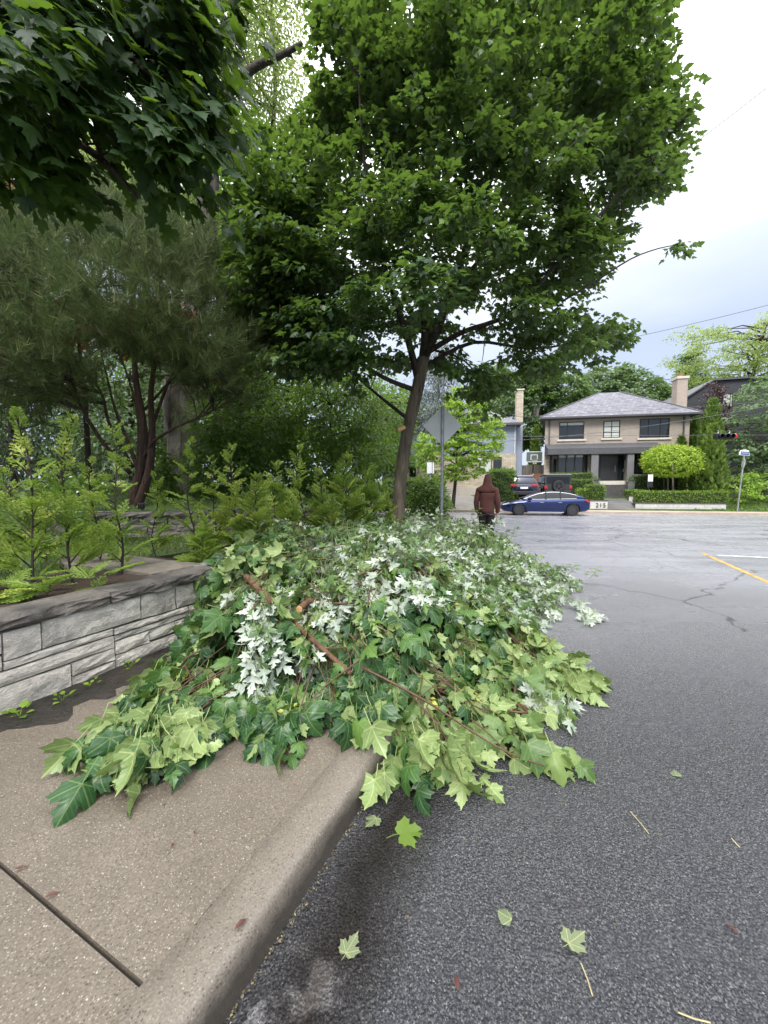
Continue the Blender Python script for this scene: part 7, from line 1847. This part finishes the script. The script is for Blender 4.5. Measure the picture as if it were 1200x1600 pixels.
hj = [((0, 0, 0.84), (0.19, 0.145)), ((0, 0, 0.98), (0.205, 0.15)), ((0, -0.01, 1.20), (0.195, 0.15)), ((0, -0.02, 1.36), (0.205, 0.145)), ((0, -0.005, 1.45), (0.15, 0.115)), ((0, 0.0, 1.51), (0.115, 0.115)), ((0.008, 0.015, 1.60), (0.118, 0.128)), ((0.014, 0.035, 1.68), (0.108, 0.12)), ((0.018, 0.045, 1.745), (0.06, 0.07)),
      ((-0.205, -0.005, 1.385), 0.092), ((-0.265, -0.02, 1.13), 0.075), ((-0.25, 0.07, 0.93), 0.062), ((-0.245, 0.085, 0.885), 0.048), ((0.205, -0.005, 1.385), 0.092), ((0.27, -0.02, 1.13), 0.075), ((0.255, 0.08, 0.93), 0.062), ((0.25, 0.095, 0.885), 0.048)]
skin('hoodie', hj, [(0, 1), (1, 2), (2, 3), (3, 4), (4, 5), (5, 6), (6, 7), (7, 8), (4, 9), (9, 10), (10, 11), (11, 12), (4, 13), (13, 14), (14, 15), (15, 16)], M_HOOD, man)
mb = MB(); mb.tube([(0.205 * math.cos(a), 0.15 * math.sin(a), 0.855) for a in np.linspace(0, 2 * math.pi, 25)], 0.022, 6, cap=False); mb.build('hem', M_HOOD, man, smooth=True)
tj = [((0, 0, 1.06), (0.19, 0.14)), ((-0.095, 0.0, 0.80), 0.125), ((-0.10, 0.03, 0.48), 0.09), ((-0.10, -0.01, 0.10), 0.072), ((0.095, 0.0, 0.80), 0.125), ((0.10, 0.05, 0.48), 0.09), ((0.105, 0.12, 0.10), 0.072)]
skin('trousers', tj, [(0, 1), (1, 2), (2, 3), (0, 4), (4, 5), (5, 6)], M_PANT, man)
for x, y in ((-0.10, 0.04), (0.105, 0.18)):
    skin('shoe', [((x, y - 0.09, 0.05), (0.042, 0.05)), ((x, y, 0.045), (0.045, 0.045)), ((x, y + 0.12, 0.03), (0.042, 0.03))], [(0, 1), (1, 2)], M_SHOE, man, 1)
# ------------------------------------------------------------------ the cut branches heaped on the pavement
L_NOR = leafmat('cut_maple_leaf', [(0, (0.014, 0.046, 0.020)), (0.5, (0.026, 0.078, 0.026)), (0.85, (0.055, 0.125, 0.032)), (1, (0.12, 0.21, 0.045))],
                [(0, (0.16, 0.23, 0.085)), (0.5, (0.21, 0.285, 0.11)), (1, (0.27, 0.345, 0.145))], 0.14, (0.22, 0.36, 0.05), rough=0.36, spec=0.32, veins=True)
L_YNG = leafmat('limp_pale_maple_leaf', [(0, (0.075, 0.135, 0.045)), (0.6, (0.12, 0.19, 0.06)), (1, (0.19, 0.26, 0.085))],
                [(0, (0.17, 0.24, 0.09)), (0.5, (0.225, 0.30, 0.12)), (1, (0.29, 0.36, 0.155))], 0.18, (0.30, 0.42, 0.08), rough=0.4, spec=0.3, veins=True)
L_SIL = leafmat('silver_maple_leaf', [(0, (0.055, 0.115, 0.035)), (0.6, (0.095, 0.175, 0.048)), (1, (0.17, 0.25, 0.065))],
                [(0, (0.22, 0.28, 0.25)), (0.5, (0.38, 0.43, 0.41)), (1, (0.54, 0.58, 0.57))], 0.16, (0.28, 0.38, 0.12), rough=0.45, veins=True)
L_SAM = leafmat('samara_wing', [(0, (0.30, 0.34, 0.06)), (1, (0.50, 0.48, 0.10))], None, 0.35, (0.5, 0.5, 0.1))
M_TWIG = pm('brown_twig', (0.085, 0.042, 0.022), 0.55, 0.3, 20)
M_GTWIG = pm('green_twig', (0.14, 0.15, 0.05), 0.55, 0.25, 20)
M_BBARK = bark_mat('cut_branch_bark', (0.125, 0.066, 0.038), (0.045, 0.024, 0.015), scale=16, bump=0.5)
AR = [(-0.95, -0.95, -0.9), (-0.7, -1.55, -0.62), (-0.45, -1.75, -0.30), (-0.2, -1.95, 0.10), (0.05, -2.1, 1.10), (0.3, -2.15, 1.28), (0.6, -2.3, 1.02), (0.9, -2.35, 0.72), (1.3, -2.45, 0.85), (1.6, -2.5, 1.30), (2.0, -2.55, 0.80), (2.5, -2.6, 0.62),
      (3.2, -2.65, 0.72), (3.8, -2.65, 0.95), (4.3, -2.65, 0.85), (4.9, -2.65, 1.25), (5.3, -2.65, 1.0), (6.0, -2.6, 0.75), (7.0, -2.4, -0.1), (7.8, -1.9, -0.6), (8.4, -1.5, -0.9)]
A_K = [q[0] for q in AR]
def b_l(a): return np.interp(a, A_K, [q[1] for q in AR])
def b_r(a): return np.interp(a, A_K, [q[2] for q in AR])
def front(b):  # how far forward the heap reaches at this distance from the kerb: a gap shows the kerb between the two tongues
    return np.interp(b, [-2.3, -1.7, -1.25, -0.98, -0.68, -0.45, -0.1, 0.1, 0.22, 0.36, 0.45, 0.55, 0.70, 0.86, 1.05, 1.3], [0.45, -0.15, -0.60, -0.62, -0.02, -0.12, 0.24, 0.05, 0.02, 0.32, 0.22, 0.20, 0.46, 0.30, 0.24, 0.6])
def ss(x, a, b):
    t = np.clip((x - a) / (b - a), 0, 1); return t * t * (3 - 2 * t)
def ground(a, b): return np.where(b < -0.05, 0.16, 0.0)
def heap(a, b):
    """height of the heap's surface above the road"""
    H0 = np.interp(a, [-0.95, -0.5, -0.1, 0.3, 0.8, 1.4, 2.2, 4.0, 6.0, 7.2, 8.4], [0.05, 0.14, 0.24, 0.42, 0.60, 0.72, 0.76, 0.74, 0.58, 0.34, 0.08])
    br_, bl_ = b_r(a), b_l(a)
    s = np.clip((b + 1.0) / np.maximum(br_ + 1.0, 0.2), 0, 1)
    pr = 1 - s ** 1.35 * 0.95
    lf = 1 - (1 - ss(b, bl_ - 0.05, bl_ + 0.8)) * (1 - ss(a, 0.2, 1.0)) * 0.8
    fr = ss(a - front(b), -0.05, 0.75)
    n1 = 0.13 * np.sin(a * 4.3 + 1.2 * np.sin(b * 3.1)) * np.sin(b * 4.7 + 0.9 * np.sin(a * 2.2)) + 0.07 * np.sin(a * 9.1 + b * 7.3) * np.sin(b * 10.7 - a * 3)
    return ground(a, b) + np.maximum(0.02, H0 * pr * lf * (0.25 + 0.75 * fr) + n1 * np.minimum(1, pr * 1.5) * fr)
SEEDS = [ # a, b, species (0 Norway, 1 silver, 2 limp pale Norway), label, leaf objects
    (-0.45, -1.35, 0, 'leafy maple bough lying furthest forward on the pavement, dark leaves with pale undersides', 300),
    (0.25, -0.55, 0, 'dark-leaved maple bough drooping over the kerb edge at the middle front', 300),
    (0.15, 0.45, 2, 'pale limp maple bough hanging over the kerb onto the wet road', 300),
    (0.42, 1.05, 2, 'pale maple bough reaching furthest out on the road in front, big wilted leaves', 240),
    (1.45, 1.00, 2, 'small separate maple spray lying on the asphalt right of the heap', 160),
    (0.75, -1.85, 0, 'dark maple bough pushed up against the stone planter wall', 260),
    (0.95, -0.25, 0, 'dark blue-green maple bough in the middle of the heap above the kerb', 300),
    (1.05, -1.15, 1, 'silver maple branch with a sawn brown limb and bright white leaf undersides', 280),
    (2.3, -0.1, 1, 'silver maple branch with white undersides at the right of the heap', 260),
    (4.4, 0.75, 1, 'silver maple branch trailing far out across the road edge', 220),
    (3.0, -1.7, 1, 'silver maple branch lying against the low wall behind the sawn limb', 220),
    (5.4, -0.9, 1, 'light-green branch at the back of the heap in front of the road sign', 200),
    (7.0, -0.9, 1, 'upright sprays of the rearmost cut branch beside the walking person', 160)]
SA = np.array([[s[0], s[1]] for s in SEEDS])
roots_ = []
for a, b, sp_c, lab, no in SEEDS:
    p = AB(a, b, float(ground(np.array(a), np.array(b)))); t = thing('cut_branch', lab, 'branch', p, 0, 'cut branches heaped on the pavement'); roots_.append(t)
def gradient(a, b, e=0.06):
    return (heap(a + e, b) - heap(a - e, b)) / (2 * e), (heap(a, b + e) - heap(a, b - e)) / (2 * e)
UAn, NBn, K0n = np.array(UA), np.array(NB), np.array(K0)
def W(a, b, z): return K0n + np.outer(a, UAn) + np.outer(b, NBn) + np.outer(z, [0, 0, 1.0])
LAYERS = [(1.10, 290), (1.0, 450), (0.88, 340), (0.72, 360), (0.50, 330), (0.28, 260)]
acc = {i: [] for i in range(len(SEEDS))}; twigs = {i: [] for i in range(len(SEEDS))}
for frac, cnt in LAYERS:
    a = np.concatenate([rng.uniform(-0.95, 2.6, int(cnt * 0.9)), rng.uniform(1.5, 8.3, int(cnt * 1.5))]); b = rng.uniform(-2.5, 1.5, len(a))
    gap = (np.hypot((a - 1.02), (b - 0.92) * 1.2) < 0.22) | (np.hypot(a - 2.45, (b - 0.85)) < 0.30)
    hole = np.sin(a * 6.7 + 1.7 * np.sin(b * 4.1)) * np.sin(b * 7.9 + 1.3 * np.sin(a * 5.3)) + 0.35 * np.sin(a * 17 + b * 13)
    ok = (b < b_r(a) - 0.20) & (b > b_l(a) + np.where(a < 0.6, 0.34, 0.08)) & (a > front(b)) & ~gap & (hole < (0.15 if frac > 1.02 else 0.36 if frac > 0.95 else 0.55 if frac > 0.85 else 0.95 if frac > 0.7 else 2))
    a, b = a[ok], b[ok]
    g = ground(a, b); z = g + (heap(a, b) - g) * frac + 0.015 + np.where(frac > 0.8, rng.normal(0, 0.03, len(a)), 0)
    # sprays point down the slope and outwards
    ga, gb_ = gradient(a, b)
    outw = np.stack([a - np.clip(a, 0.7, 6.5) - 0.25, b + 1.05], 1)
    dirv = np.stack([-ga * 1.1, -gb_ * 1.1], 1) + 0.75 * outw + rng.normal(0, 0.55, (len(a), 2))
    dirv /= np.linalg.norm(dirv, axis=1, keepdims=True)
    D = np.outer(dirv[:, 0], UAn) + np.outer(dirv[:, 1], NBn)
    slope = ga * dirv[:, 0] + gb_ * dirv[:, 1]
    D[:, 2] = slope * 0.8 - 0.10 + rng.normal(0, 0.24, len(a)); D = unit(D)
    nr = unit(-np.outer(ga, UAn) - np.outer(gb_, NBn) + 0.35 * D + UPV * 0.9)
    pos = W(a, b, z)
    ter = np.hypot(a[:, None] - SA[:, 0] + rng.normal(0, 0.16, (len(a), 1)), (b[:, None] - SA[:, 1] + rng.normal(0, 0.16, (len(a), 1))) * 1.0).argmin(1)
    def seg(px_, py_, ax, ay, bx_, by_):
        t = np.clip(((px_ - ax) * (bx_ - ax) + (py_ - ay) * (by_ - ay)) / ((bx_ - ax) ** 2 + (by_ - ay) ** 2), 0, 1); return np.hypot(px_ - ax - t * (bx_ - ax), py_ - ay - t * (by_ - ay))
    fd = np.min([seg(a, b, 0.75, 0.25, 0.16, 0.18), seg(a, b, 0.8, 0.4, 0.32, 0.46), seg(a, b, 0.85, 0.5, 0.52, 0.80), seg(a, b, 0.8, 0.6, 0.75, 0.90)], 0)
    for i in range(len(a)):
        if b[i] > 0.06 and a[i] < 0.72 and (fd[i] > 0.115 or rng.random() < 0.25): continue
        if ter[i] == 2 and rng.random() < 0.25: continue
        acc[ter[i]].append((pos[i], D[i], nr[i], frac, a[i], b[i]))
def hit(px, py):
    """where the line of sight through a pixel meets the heap"""
    for Y in np.arange(1.3, 9.5, 0.02):
        p = P(px, py, Y); a, b = toAB(p)
        if p.z < float(heap(np.array(a), np.array(b))): return p, a, b
    return p, a, b
WHITE = [(395, 985), (403, 1018), (430, 1038), (415, 960), (378, 950), (445, 932), (505, 948), (518, 966), (482, 1032), (560, 900), (600, 905), (640, 915), (680, 905), (640, 940), (692, 948), (720, 900), (745, 915), (780, 925), (740, 950), (802, 952), (850, 935), (862, 960), (820, 905),
         (700, 870), (660, 880), (590, 875), (870, 905), (905, 950), (925, 962), (882, 1108), (838, 1098), (560, 935), (620, 960), (770, 890), (835, 985), (545, 880), (610, 850), (680, 850), (730, 870), (520, 865)]
white_items = []
for px_, py_ in WHITE:
    for _ in range(2):
        p_, a, b = hit(px_ + random.uniform(-9, 9), py_ + random.uniform(-9, 9))
        dv = unit(np.array([[random.gauss(-0.1, 0.5), -0.55 + random.gauss(0, 0.3), -0.55]]))[0]
        white_items.append((np.array(p_) + np.array([0, -0.03, 0.05]), dv, unit(np.array([[random.gauss(0, 0.3), -0.6, 0.8]]))[0], 1.5, a, b))
pale_items = []
for px_, py_ in [(262, 1140), (285, 1165), (255, 1175), (290, 1120), (655, 1150)]:
    p_, a, b = hit(px_, py_)
    pale_items.append((np.array(p_) + np.array([0, -0.03, 0.06]), unit(np.array([[random.gauss(0.0, 0.35), -0.7, -0.45]]))[0], unit(np.array([[random.gauss(0, 0.3), -0.5, 0.8]]))[0], 1.5, a, b))
def spray(p, d, n, sp_c, near, a, b, white=False):
    """leaves in opposite pairs along a drooping twig end; returns leaf arrays"""
    k = int(rng.integers(6, 12)) if sp_c != 1 else int(rng.integers(7, 13))
    L = rng.uniform(0.20, 0.46); side = np.cross(d, n); side /= np.linalg.norm(side) + 1e-9; n = np.cross(side, d)
    out = []
    patch = math.sin(a * 3.3 + b * 2.1 + 0.6) * math.sin(b * 4.4 - a * 1.7) 
    flip = rng.random() < (0.12, 0.28, 0.42)[sp_c] + (0.30, 0.30, 0.25)[sp_c] * patch + (0.5 if (sp_c == 0 and math.hypot(a + 0.05, b + 1.15) < 0.22) else 0)
    if white: flip, k, L = True, k + (2 if sp_c == 1 else -2), L * 0.6
    tw = rng.normal(0, 0.5)
    for j in range(k):
        t = j / max(1, k - 1); sgn = 1 if j % 2 else -1
        ang = sgn * R(rng.uniform(28, 72) * (1 - 0.65 * t)); 
        if j == k - 1: ang = rng.normal(0, 0.15)
        q = p + d * L * (t - 0.45) - np.array([0, 0, 0.10 * L * (t - 0.3) ** 2]) 
        td = d * math.cos(ang) + side * math.sin(ang)
        stalk = rng.uniform(0.04, 0.10)
        q = q + td * stalk + n * rng.normal(0.0, 0.02)
        td = td - np.array([0, 0, rng.uniform(0.05, 1.25) ** 1.2]) + rng.normal(0, 0.20, 3)
        nn_ = n + side * (tw * 0.7 + sgn * 0.45) + rng.normal(0, 0.48, 3)
        if flip if rng.random() < 0.88 else not flip: nn_ = -nn_
        out.append((q, td, nn_))
    return out
for i, (sa, sb, sp_c, lab, n_obj) in enumerate(SEEDS):
    t = roots_[i]; off = np.array(t.location); mat = (L_NOR, L_SIL, L_YNG)[sp_c]; tms = T_SLIMP if sp_c == 1 else T_LIMP
    P_, D_, N_, S_, surf, sam = [], [], [], [], [], []
    stem = MB(off)
    spine = []
    items = acc[i] + [w for w in white_items if sp_c == 1 and i == 7 + int(np.hypot(w[4] - SA[7:12, 0], w[5] - SA[7:12, 1]).argmin())] + (pale_items if i == 0 else [])
    for (p, d, n, frac, a, b) in items:
        near = p[1] < 3.0
        if sp_c == 1 and rng.random() < 0.16: d = unit((d * 0.7 + UPV * 0.35)[None])[0]; p = p + np.array([0, 0, 0.06])
        for q, td, nn_ in spray(p, d, n, sp_c, near, a, b, frac > 1.4):
            P_.append(q); D_.append(td); N_.append(nn_); surf.append(frac)
            S_.append((0.122 if sp_c == 0 else 0.108 if sp_c == 2 else 0.098) * (0.55 + 0.95 * rng.random() ** 1.2) * (rng.choice([0.95, 1.1, 1.6], p=[0.55, 0.38, 0.07]) if (sp_c == 2 and a < 0.6) else 1.0) * (0.92 if a > 3 else 1))
        if frac > 0.7 and (sp_c != 1 or rng.random() < 0.4) and frac < 1.4:
            L = rng.uniform(0.2, 0.45); bk = p - d * L - np.array([0, 0, 0.05]); md = p - d * L * 0.45 + rng.normal(0, 0.015, 3)
            stem.tube([tuple(bk), tuple(md), tuple(p + d * 0.12)], [0.0048, 0.0035, 0.002], 4, cap=False)
        if sp_c != 1 and frac == 1.0 and rng.random() < (0.24 if sp_c == 2 else 0.05):
            for m in range(9):
                sam.append((p + rng.normal(0, 0.022, 3) + np.array([0, 0, 0.03]), d + rng.normal(0, 0.7, 3), n + rng.normal(0, 0.6, 3)))
    P_, D_, N_, S_, surf = np.array(P_), unit(np.array(D_)), unit(np.array(N_)), np.array(S_), np.array(surf)
    # nothing sinks into the pavement or road
    aa = (P_ - K0n) @ UAn; bb = (P_ - K0n) @ NBn; gz = ground(aa, bb - 0.02)
    lowest = np.minimum(P_[:, 2], P_[:, 2] + D_[:, 2] * S_)
    P_[:, 2] += np.maximum(0, gz + 0.012 - lowest)
    wall = (bb < -2.27) & (P_[:, 2] < 0.82) & (aa < 0.98); P_[wall] += NBn * (-2.25 - bb[wall])[:, None]
    tint = np.clip(rng.normal(0.45, 0.22, len(P_)), 0.01, 0.98)
    sc_ = view_score(P_, N_, S_) * np.where(surf > 0.9, 1.0, 0.3) * rng.uniform(0.7, 1, len(P_))
    keep = leaf_parts(tms, mat, P_, D_, N_, S_, t, min(n_obj, len(P_) // 2), sc_)
    stuff('leaves', mixed(tms, P_[keep], D_[keep], N_[keep], S_[keep], tint[keep]), mat, t)
    # branch wood: main stem through the territory, side limbs to the outer sprays
    if len(items):
        ends = [items[k][0] for k in rng.permutation(len(items))[:16]]
        c = np.mean([x[0] for x in items], 0)
        back = W(np.array([sa + 0.55]), np.array([np.clip(sb - 0.35, -2.0, 0.6)]), np.array([0.0]))[0]; back[2] = heap(np.array(sa + 0.55), np.array(np.clip(sb - 0.35, -2, 0.6))) * 0.75 + 0.02
        for e in ends:
            m1 = back * 0.6 + e * 0.4 + rng.normal(0, 0.05, 3); m2 = back * 0.25 + e * 0.75 + rng.normal(0, 0.04, 3)
            s = spline([Vector(back), Vector(m1), Vector(m2), Vector(e)], 3)
            stem.tube(s, [0.011 * (1 - 0.75 * k / (len(s) - 1)) for k in range(len(s))], 5, cap=False)
    stem.build('twigs', M_TWIG if sp_c != 1 else M_GTWIG, t, smooth=True, kind='stuff')
    if sam:
        q = [np.array(x) for x in zip(*sam)]
        n_ = len(q[0]); tw_ = (T_OVAL[0][0] * np.array([1.1, 1, 1]), T_OVAL[0][1])
        stuff('samaras', [scatter(tw_, q[0], unit(q[1]), unit(q[2]), 0.042 * rng.uniform(0.7, 1.2, n_), rng.random(n_))], L_SAM, t)
# the sawn limb on top of the heap and the bare twigs that show
def limb(parent, pts, r0, r1, cut=False, name='limb', mat=None, sides=12, k=5):
    s = spline(pts, k); mb = MB(parent.location); rr = [r0 + (r1 - r0) * i / (len(s) - 1) for i in range(len(s))]
    mb.tube(s, rr, sides); o = mb.build(name, mat or M_BBARK, parent, smooth=True)
    if cut:
        d = (s[0] - s[1]).normalized(); mb = MB(parent.location)
        T = Matrix.Translation(s[0] + d * 0.001) @ d.to_track_quat('Z', 'Y').to_matrix().to_4x4()
        mb.lathe([(r0 * 0.99, 0.0), (r0 * 0.96, 0.003), (r0 * 0.3, 0.004)], 16, T); mb.build('cut_face', M_CUT, o)
    return o
sil = roots_[7]
def on_heap(pts, lift):
    out = []
    for px_, py_ in pts:
        p_, a, b = hit(px_, py_); out.append(p_ + (Vector((0, 0, CAMZ)) - p_).normalized() * lift + Vector((0, 0, lift * 0.5)))
    return out
def smooth_pts(q):
    return [q[0]] + [(q[k - 1] + q[k] * 2 + q[k + 1]) / 4 for k in range(1, len(q) - 1)] + [q[-1]]
limb(sil, smooth_pts(smooth_pts(on_heap([(384, 904), (405, 926), (425, 946), (447, 968), (490, 1005), (524, 1038), (548, 1058)], 0.045))), 0.024, 0.015)
c_ = on_heap([(468, 962)], 0.10)[0]
limb(sil, [c_, c_ + Vector((0.05, 0.16, 0.01)), c_ + Vector((0.16, 0.5, -0.10)), c_ + Vector((0.35, 1.0, -0.1))], 0.026, 0.022, cut=True)
for pts, r in (([(566, 1050), (620, 1078), (680, 1108), (735, 1150), (790, 1188), (850, 1205)], 0.009), ([(640, 1090), (690, 1140), (712, 1190), (722, 1222)], 0.006), ([(735, 1130), (760, 1148), (800, 1190)], 0.005), ([(560, 1040), (500, 1080), (470, 1120)], 0.006)):
    limb(roots_[2], smooth_pts(on_heap(pts, 0.06)), r, r * 0.4, name='bare_twig', mat=M_TWIG, sides=6, k=3)
for pts in ([(560, 905), (620, 880), (680, 868), (740, 872)], [(520, 950), (600, 945), (670, 960)], [(640, 900), (700, 905), (760, 930), (800, 970)], [(430, 880), (470, 870), (520, 855), (580, 850)], [(560, 890), (610, 920), (680, 985)]):
    limb(roots_[8], smooth_pts(on_heap(pts, 0.07)), 0.010, 0.004, name='bare_twig', mat=M_TWIG, sides=6, k=3)
limb(roots_[12], [P(700, 868, 7.0), P(718, 842, 7.2), P(732, 820, 7.4), P(738, 806, 7.5)], 0.009, 0.003, name='bare_twig', mat=M_TWIG, sides=6, k=3)
# tall light-green sprigs standing up at the back of the heap
def sprig(parent, px, py0, py1, Y, lean, nl, size):
    p0, p1 = P(px, py0, Y), P(px + lean, py1, Y); s = spline([p0, p0.lerp(p1, 0.5) + Vector((0.02, 0, 0)), p1], 3)
    mb = MB(parent.location); mb.tube(s, [0.005 * (1 - 0.6 * i / (len(s) - 1)) for i in range(len(s))], 5); mb.build('sprig_stem', M_GTWIG, parent)
    pos, tip, nr = [], [], []
    for k in range(nl):
        t = 0.25 + 0.75 * k / nl; q = p0.lerp(p1, t); an = k * 2.4; o = np.array([math.cos(an), math.sin(an), 0.25])
        pos.append(np.array(q) + o * 0.05); tip.append(o + np.array([0, 0, -0.25])); nr.append(np.array([0, -0.25, 1]) + 0.4 * o + rng.normal(0, 0.25, 3))
    stuff('sprig_leaves', mixed(T_SIL, np.array(pos), unit(np.array(tip)), unit(np.array(nr)), size * rng.uniform(0.7, 1.2, nl), rng.uniform(0.4, 0.98, nl)), L_SIL, parent)
for (px, y0, y1, Y, ln, nl, par) in ((750, 838, 792, 7.6, -6, 14, 12), (795, 850, 806, 7.8, 14, 12, 12), (690, 848, 796, 7.2, -4, 16, 12), (655, 850, 800, 7.0, -8, 16, 12), (630, 850, 810, 6.8, 4, 14, 11), (668, 845, 785, 7.6, -2, 14, 12), (580, 850, 812, 6.6, -6, 14, 11), (610, 860, 818, 6.2, 6, 14, 11), (920, 905, 886, 6.2, 14, 9, 9), (885, 900, 880, 6.3, 16, 12, 9), (720, 850, 812, 7.5, 8, 14, 12)):
    sprig(roots_[par], px, y0, y1, Y, ln, nl, 0.095)

# ------------------------------------------------------------------ litter on the pavement and road
def loose_leaf(label, px, py, z, size, ang, mat, tm, flip=False, name='fallen_leaf', cat='leaf'):
    p = G(px, py, z + 0.012); d = Vector((math.cos(ang), math.sin(ang), 0.03))
    m = frames(np.array([tuple(d)]), np.array([[0.1, -0.1, -1.0 if flip else 1.0]]))[0] * size
    me = big_mesh(name, tm[0], tm[1], None, tm[0][:, :2])
    o = link(name, me, mat); o.matrix_world = Matrix([[*m[r], p[r]] for r in range(3)] + [[0, 0, 0, 1]]); tag(o, label, cat, None, 'thing')
L_BRU = leafmat('bruised_leaf', [(0, (0.07, 0.095, 0.045)), (1, (0.13, 0.16, 0.085))], [(0, (0.12, 0.15, 0.085)), (1, (0.19, 0.22, 0.135))], 0.15, (0.2, 0.26, 0.1), veins=True)
flat1, flat2 = outline_leaf(NORWAY, 0.05, 0.12, 0, 0.3), outline_leaf([(0, 0), (0.3, 0.05), (0.42, 0.4), (0.2, 0.62), (0, 0.7)], 0.3, 0.2)
loose_leaf('torn pale leaf scrap lying alone on the wet asphalt, nearer the kerb', 800, 1437, 0, 0.075, 2.6, L_BRU, flat2, True)
loose_leaf('pale small maple leaf face down on the asphalt at the lower right', 888, 1474, 0, 0.085, 0.4, L_BRU, flat1, True)
loose_leaf('small green leaf far right on the asphalt', 1058, 1213, 0, 0.065, 1.2, L_BRU, flat2, True)
loose_leaf('small light leaf by the gutter under the limp bough', 588, 1278, 0, 0.08, 4.0, L_BRU, flat1, True)
loose_leaf('green leaf lying alone below the limp bough in the gutter', 625, 1303, 0, 0.13, 0.25, L_SHADE, T_NOR[1])
loose_leaf('greenish leaf scrap under water in the gutter', 540, 1490, 0, 0.075, 1.0, L_BRU, flat1, True)
M_REDB = pm('red_brown_bract', (0.085, 0.026, 0.020), 0.6, 0.3, 60)
bract = outline_leaf([(0, 0), (0.12, 0.2), (0.16, 0.55), (0.05, 0.8), (0, 1.0)], 0.5, 0.5)
for lab, px, py, z, s, an in (('red-brown bract on the pavement near the kerb', 366, 1452, 0.158, 0.05, 0.9), ('red-brown bract at the left edge of the pavement', 22, 1358, 0.158, 0.04, 0.4), ('brown bract beside the pavement joint', 70, 1402, 0.158, 0.042, 0.6), ('small brown bract in the middle of the pavement slab', 267, 1325, 0.158, 0.03, 1.6),
                              ('dark bract beside the centre of the slab', 305, 1303, 0.158, 0.024, 2.2), ('red bract on the asphalt at the lower edge', 716, 1548, 0, 0.05, 1.6), ('dark red bract on the asphalt at the right', 1155, 1460, 0, 0.045, 1.9), ('tiny red bract in the middle of the asphalt', 908, 1418, 0, 0.02, 1.2)):
    loose_leaf(lab, px, py, z, s, an, M_REDB, bract, False, 'bract', 'bract')
M_STRAW = pm('straw_stem', (0.42, 0.36, 0.20), 0.7, 0.2, 30)
for lab, q, r in (('long straw-coloured stalk on the asphalt, lower right', [(908, 1505), (918, 1530), (926, 1556)], 0.0022), ('thin straw stalk on the asphalt at the right of the wilted leaves', [(985, 1268), (1000, 1285), (1014, 1303)], 0.0022), ('short straw stalk near the right edge of the asphalt', [(1143, 1310), (1150, 1318), (1156, 1324)], 0.0025),
                  ('dark twig on the asphalt beside the separate spray', [(925, 965), (936, 968), (945, 972)], 0.006), ('pale stalk at the bottom edge of the asphalt', [(1060, 1582), (1085, 1592), (1110, 1598)], 0.0022)):
    mb = MB(); mb.tube([G(x, y, 0.006) for x, y in q], r, 5); o = mb.build('stalk', M_STRAW if 'dark' not in lab else M_TWIG); tag(o, lab, 'stalk', None, 'thing')
n = 620; t_ = rng.uniform(-1.6, 1.4, n) + 0.12 * rng.normal(0, 1, n); bo = np.abs(rng.normal(0, 0.011, n)) + 0.004
w_ = W(t_, bo, np.full(n, 0.008))
M_SEED = leafmat('gutter_seeds', [(0, (0.07, 0.045, 0.02)), (0.5, (0.15, 0.11, 0.055)), (0.85, (0.32, 0.27, 0.15)), (1, (0.26, 0.27, 0.10))], None, 0.1)
o = link('gutter_litter', big_mesh('gutter_litter', *merge(mixed(T_OVAL, w_, unit(jit(n, 1) * np.array([1, 1, 0.2])), unit(UPV + jit(n, 0.4)), 0.0065 * rng.uniform(0.5, 2.0, n), rng.random(n)))), M_SEED); o['kind'] = 'stuff'; tag(o, 'yellow-brown seed litter washed along the foot of the kerb', 'litter')
n = 620; x_ = rng.uniform(-2.5, 4, n); y_ = rng.uniform(0.9, 6, n); ab = [toAB((x, y)) for x, y in zip(x_, y_)]
keep_ = np.array([b > -2.2 for a, b in ab]); w_ = np.array([(x, y, 0.166 if b < -0.2 else 0.006 if b > 0.03 else 0.2) for x, y, (a, b) in zip(x_, y_, ab)])
keep_ &= w_[:, 2] < 0.19
w_ = w_[keep_]; n = len(w_)
o = link('scattered_seed_bits', big_mesh('scattered_seed_bits', *merge(mixed(T_OVAL, w_, unit(jit(n, 1) * np.array([1, 1, 0.2])), unit(UPV + jit(n, 0.4)), 0.009 * rng.uniform(0.5, 1.8, n), rng.random(n)))), M_SEED); o['kind'] = 'stuff'; tag(o, 'tiny seed husks and leaf crumbs scattered over pavement and road', 'litter')
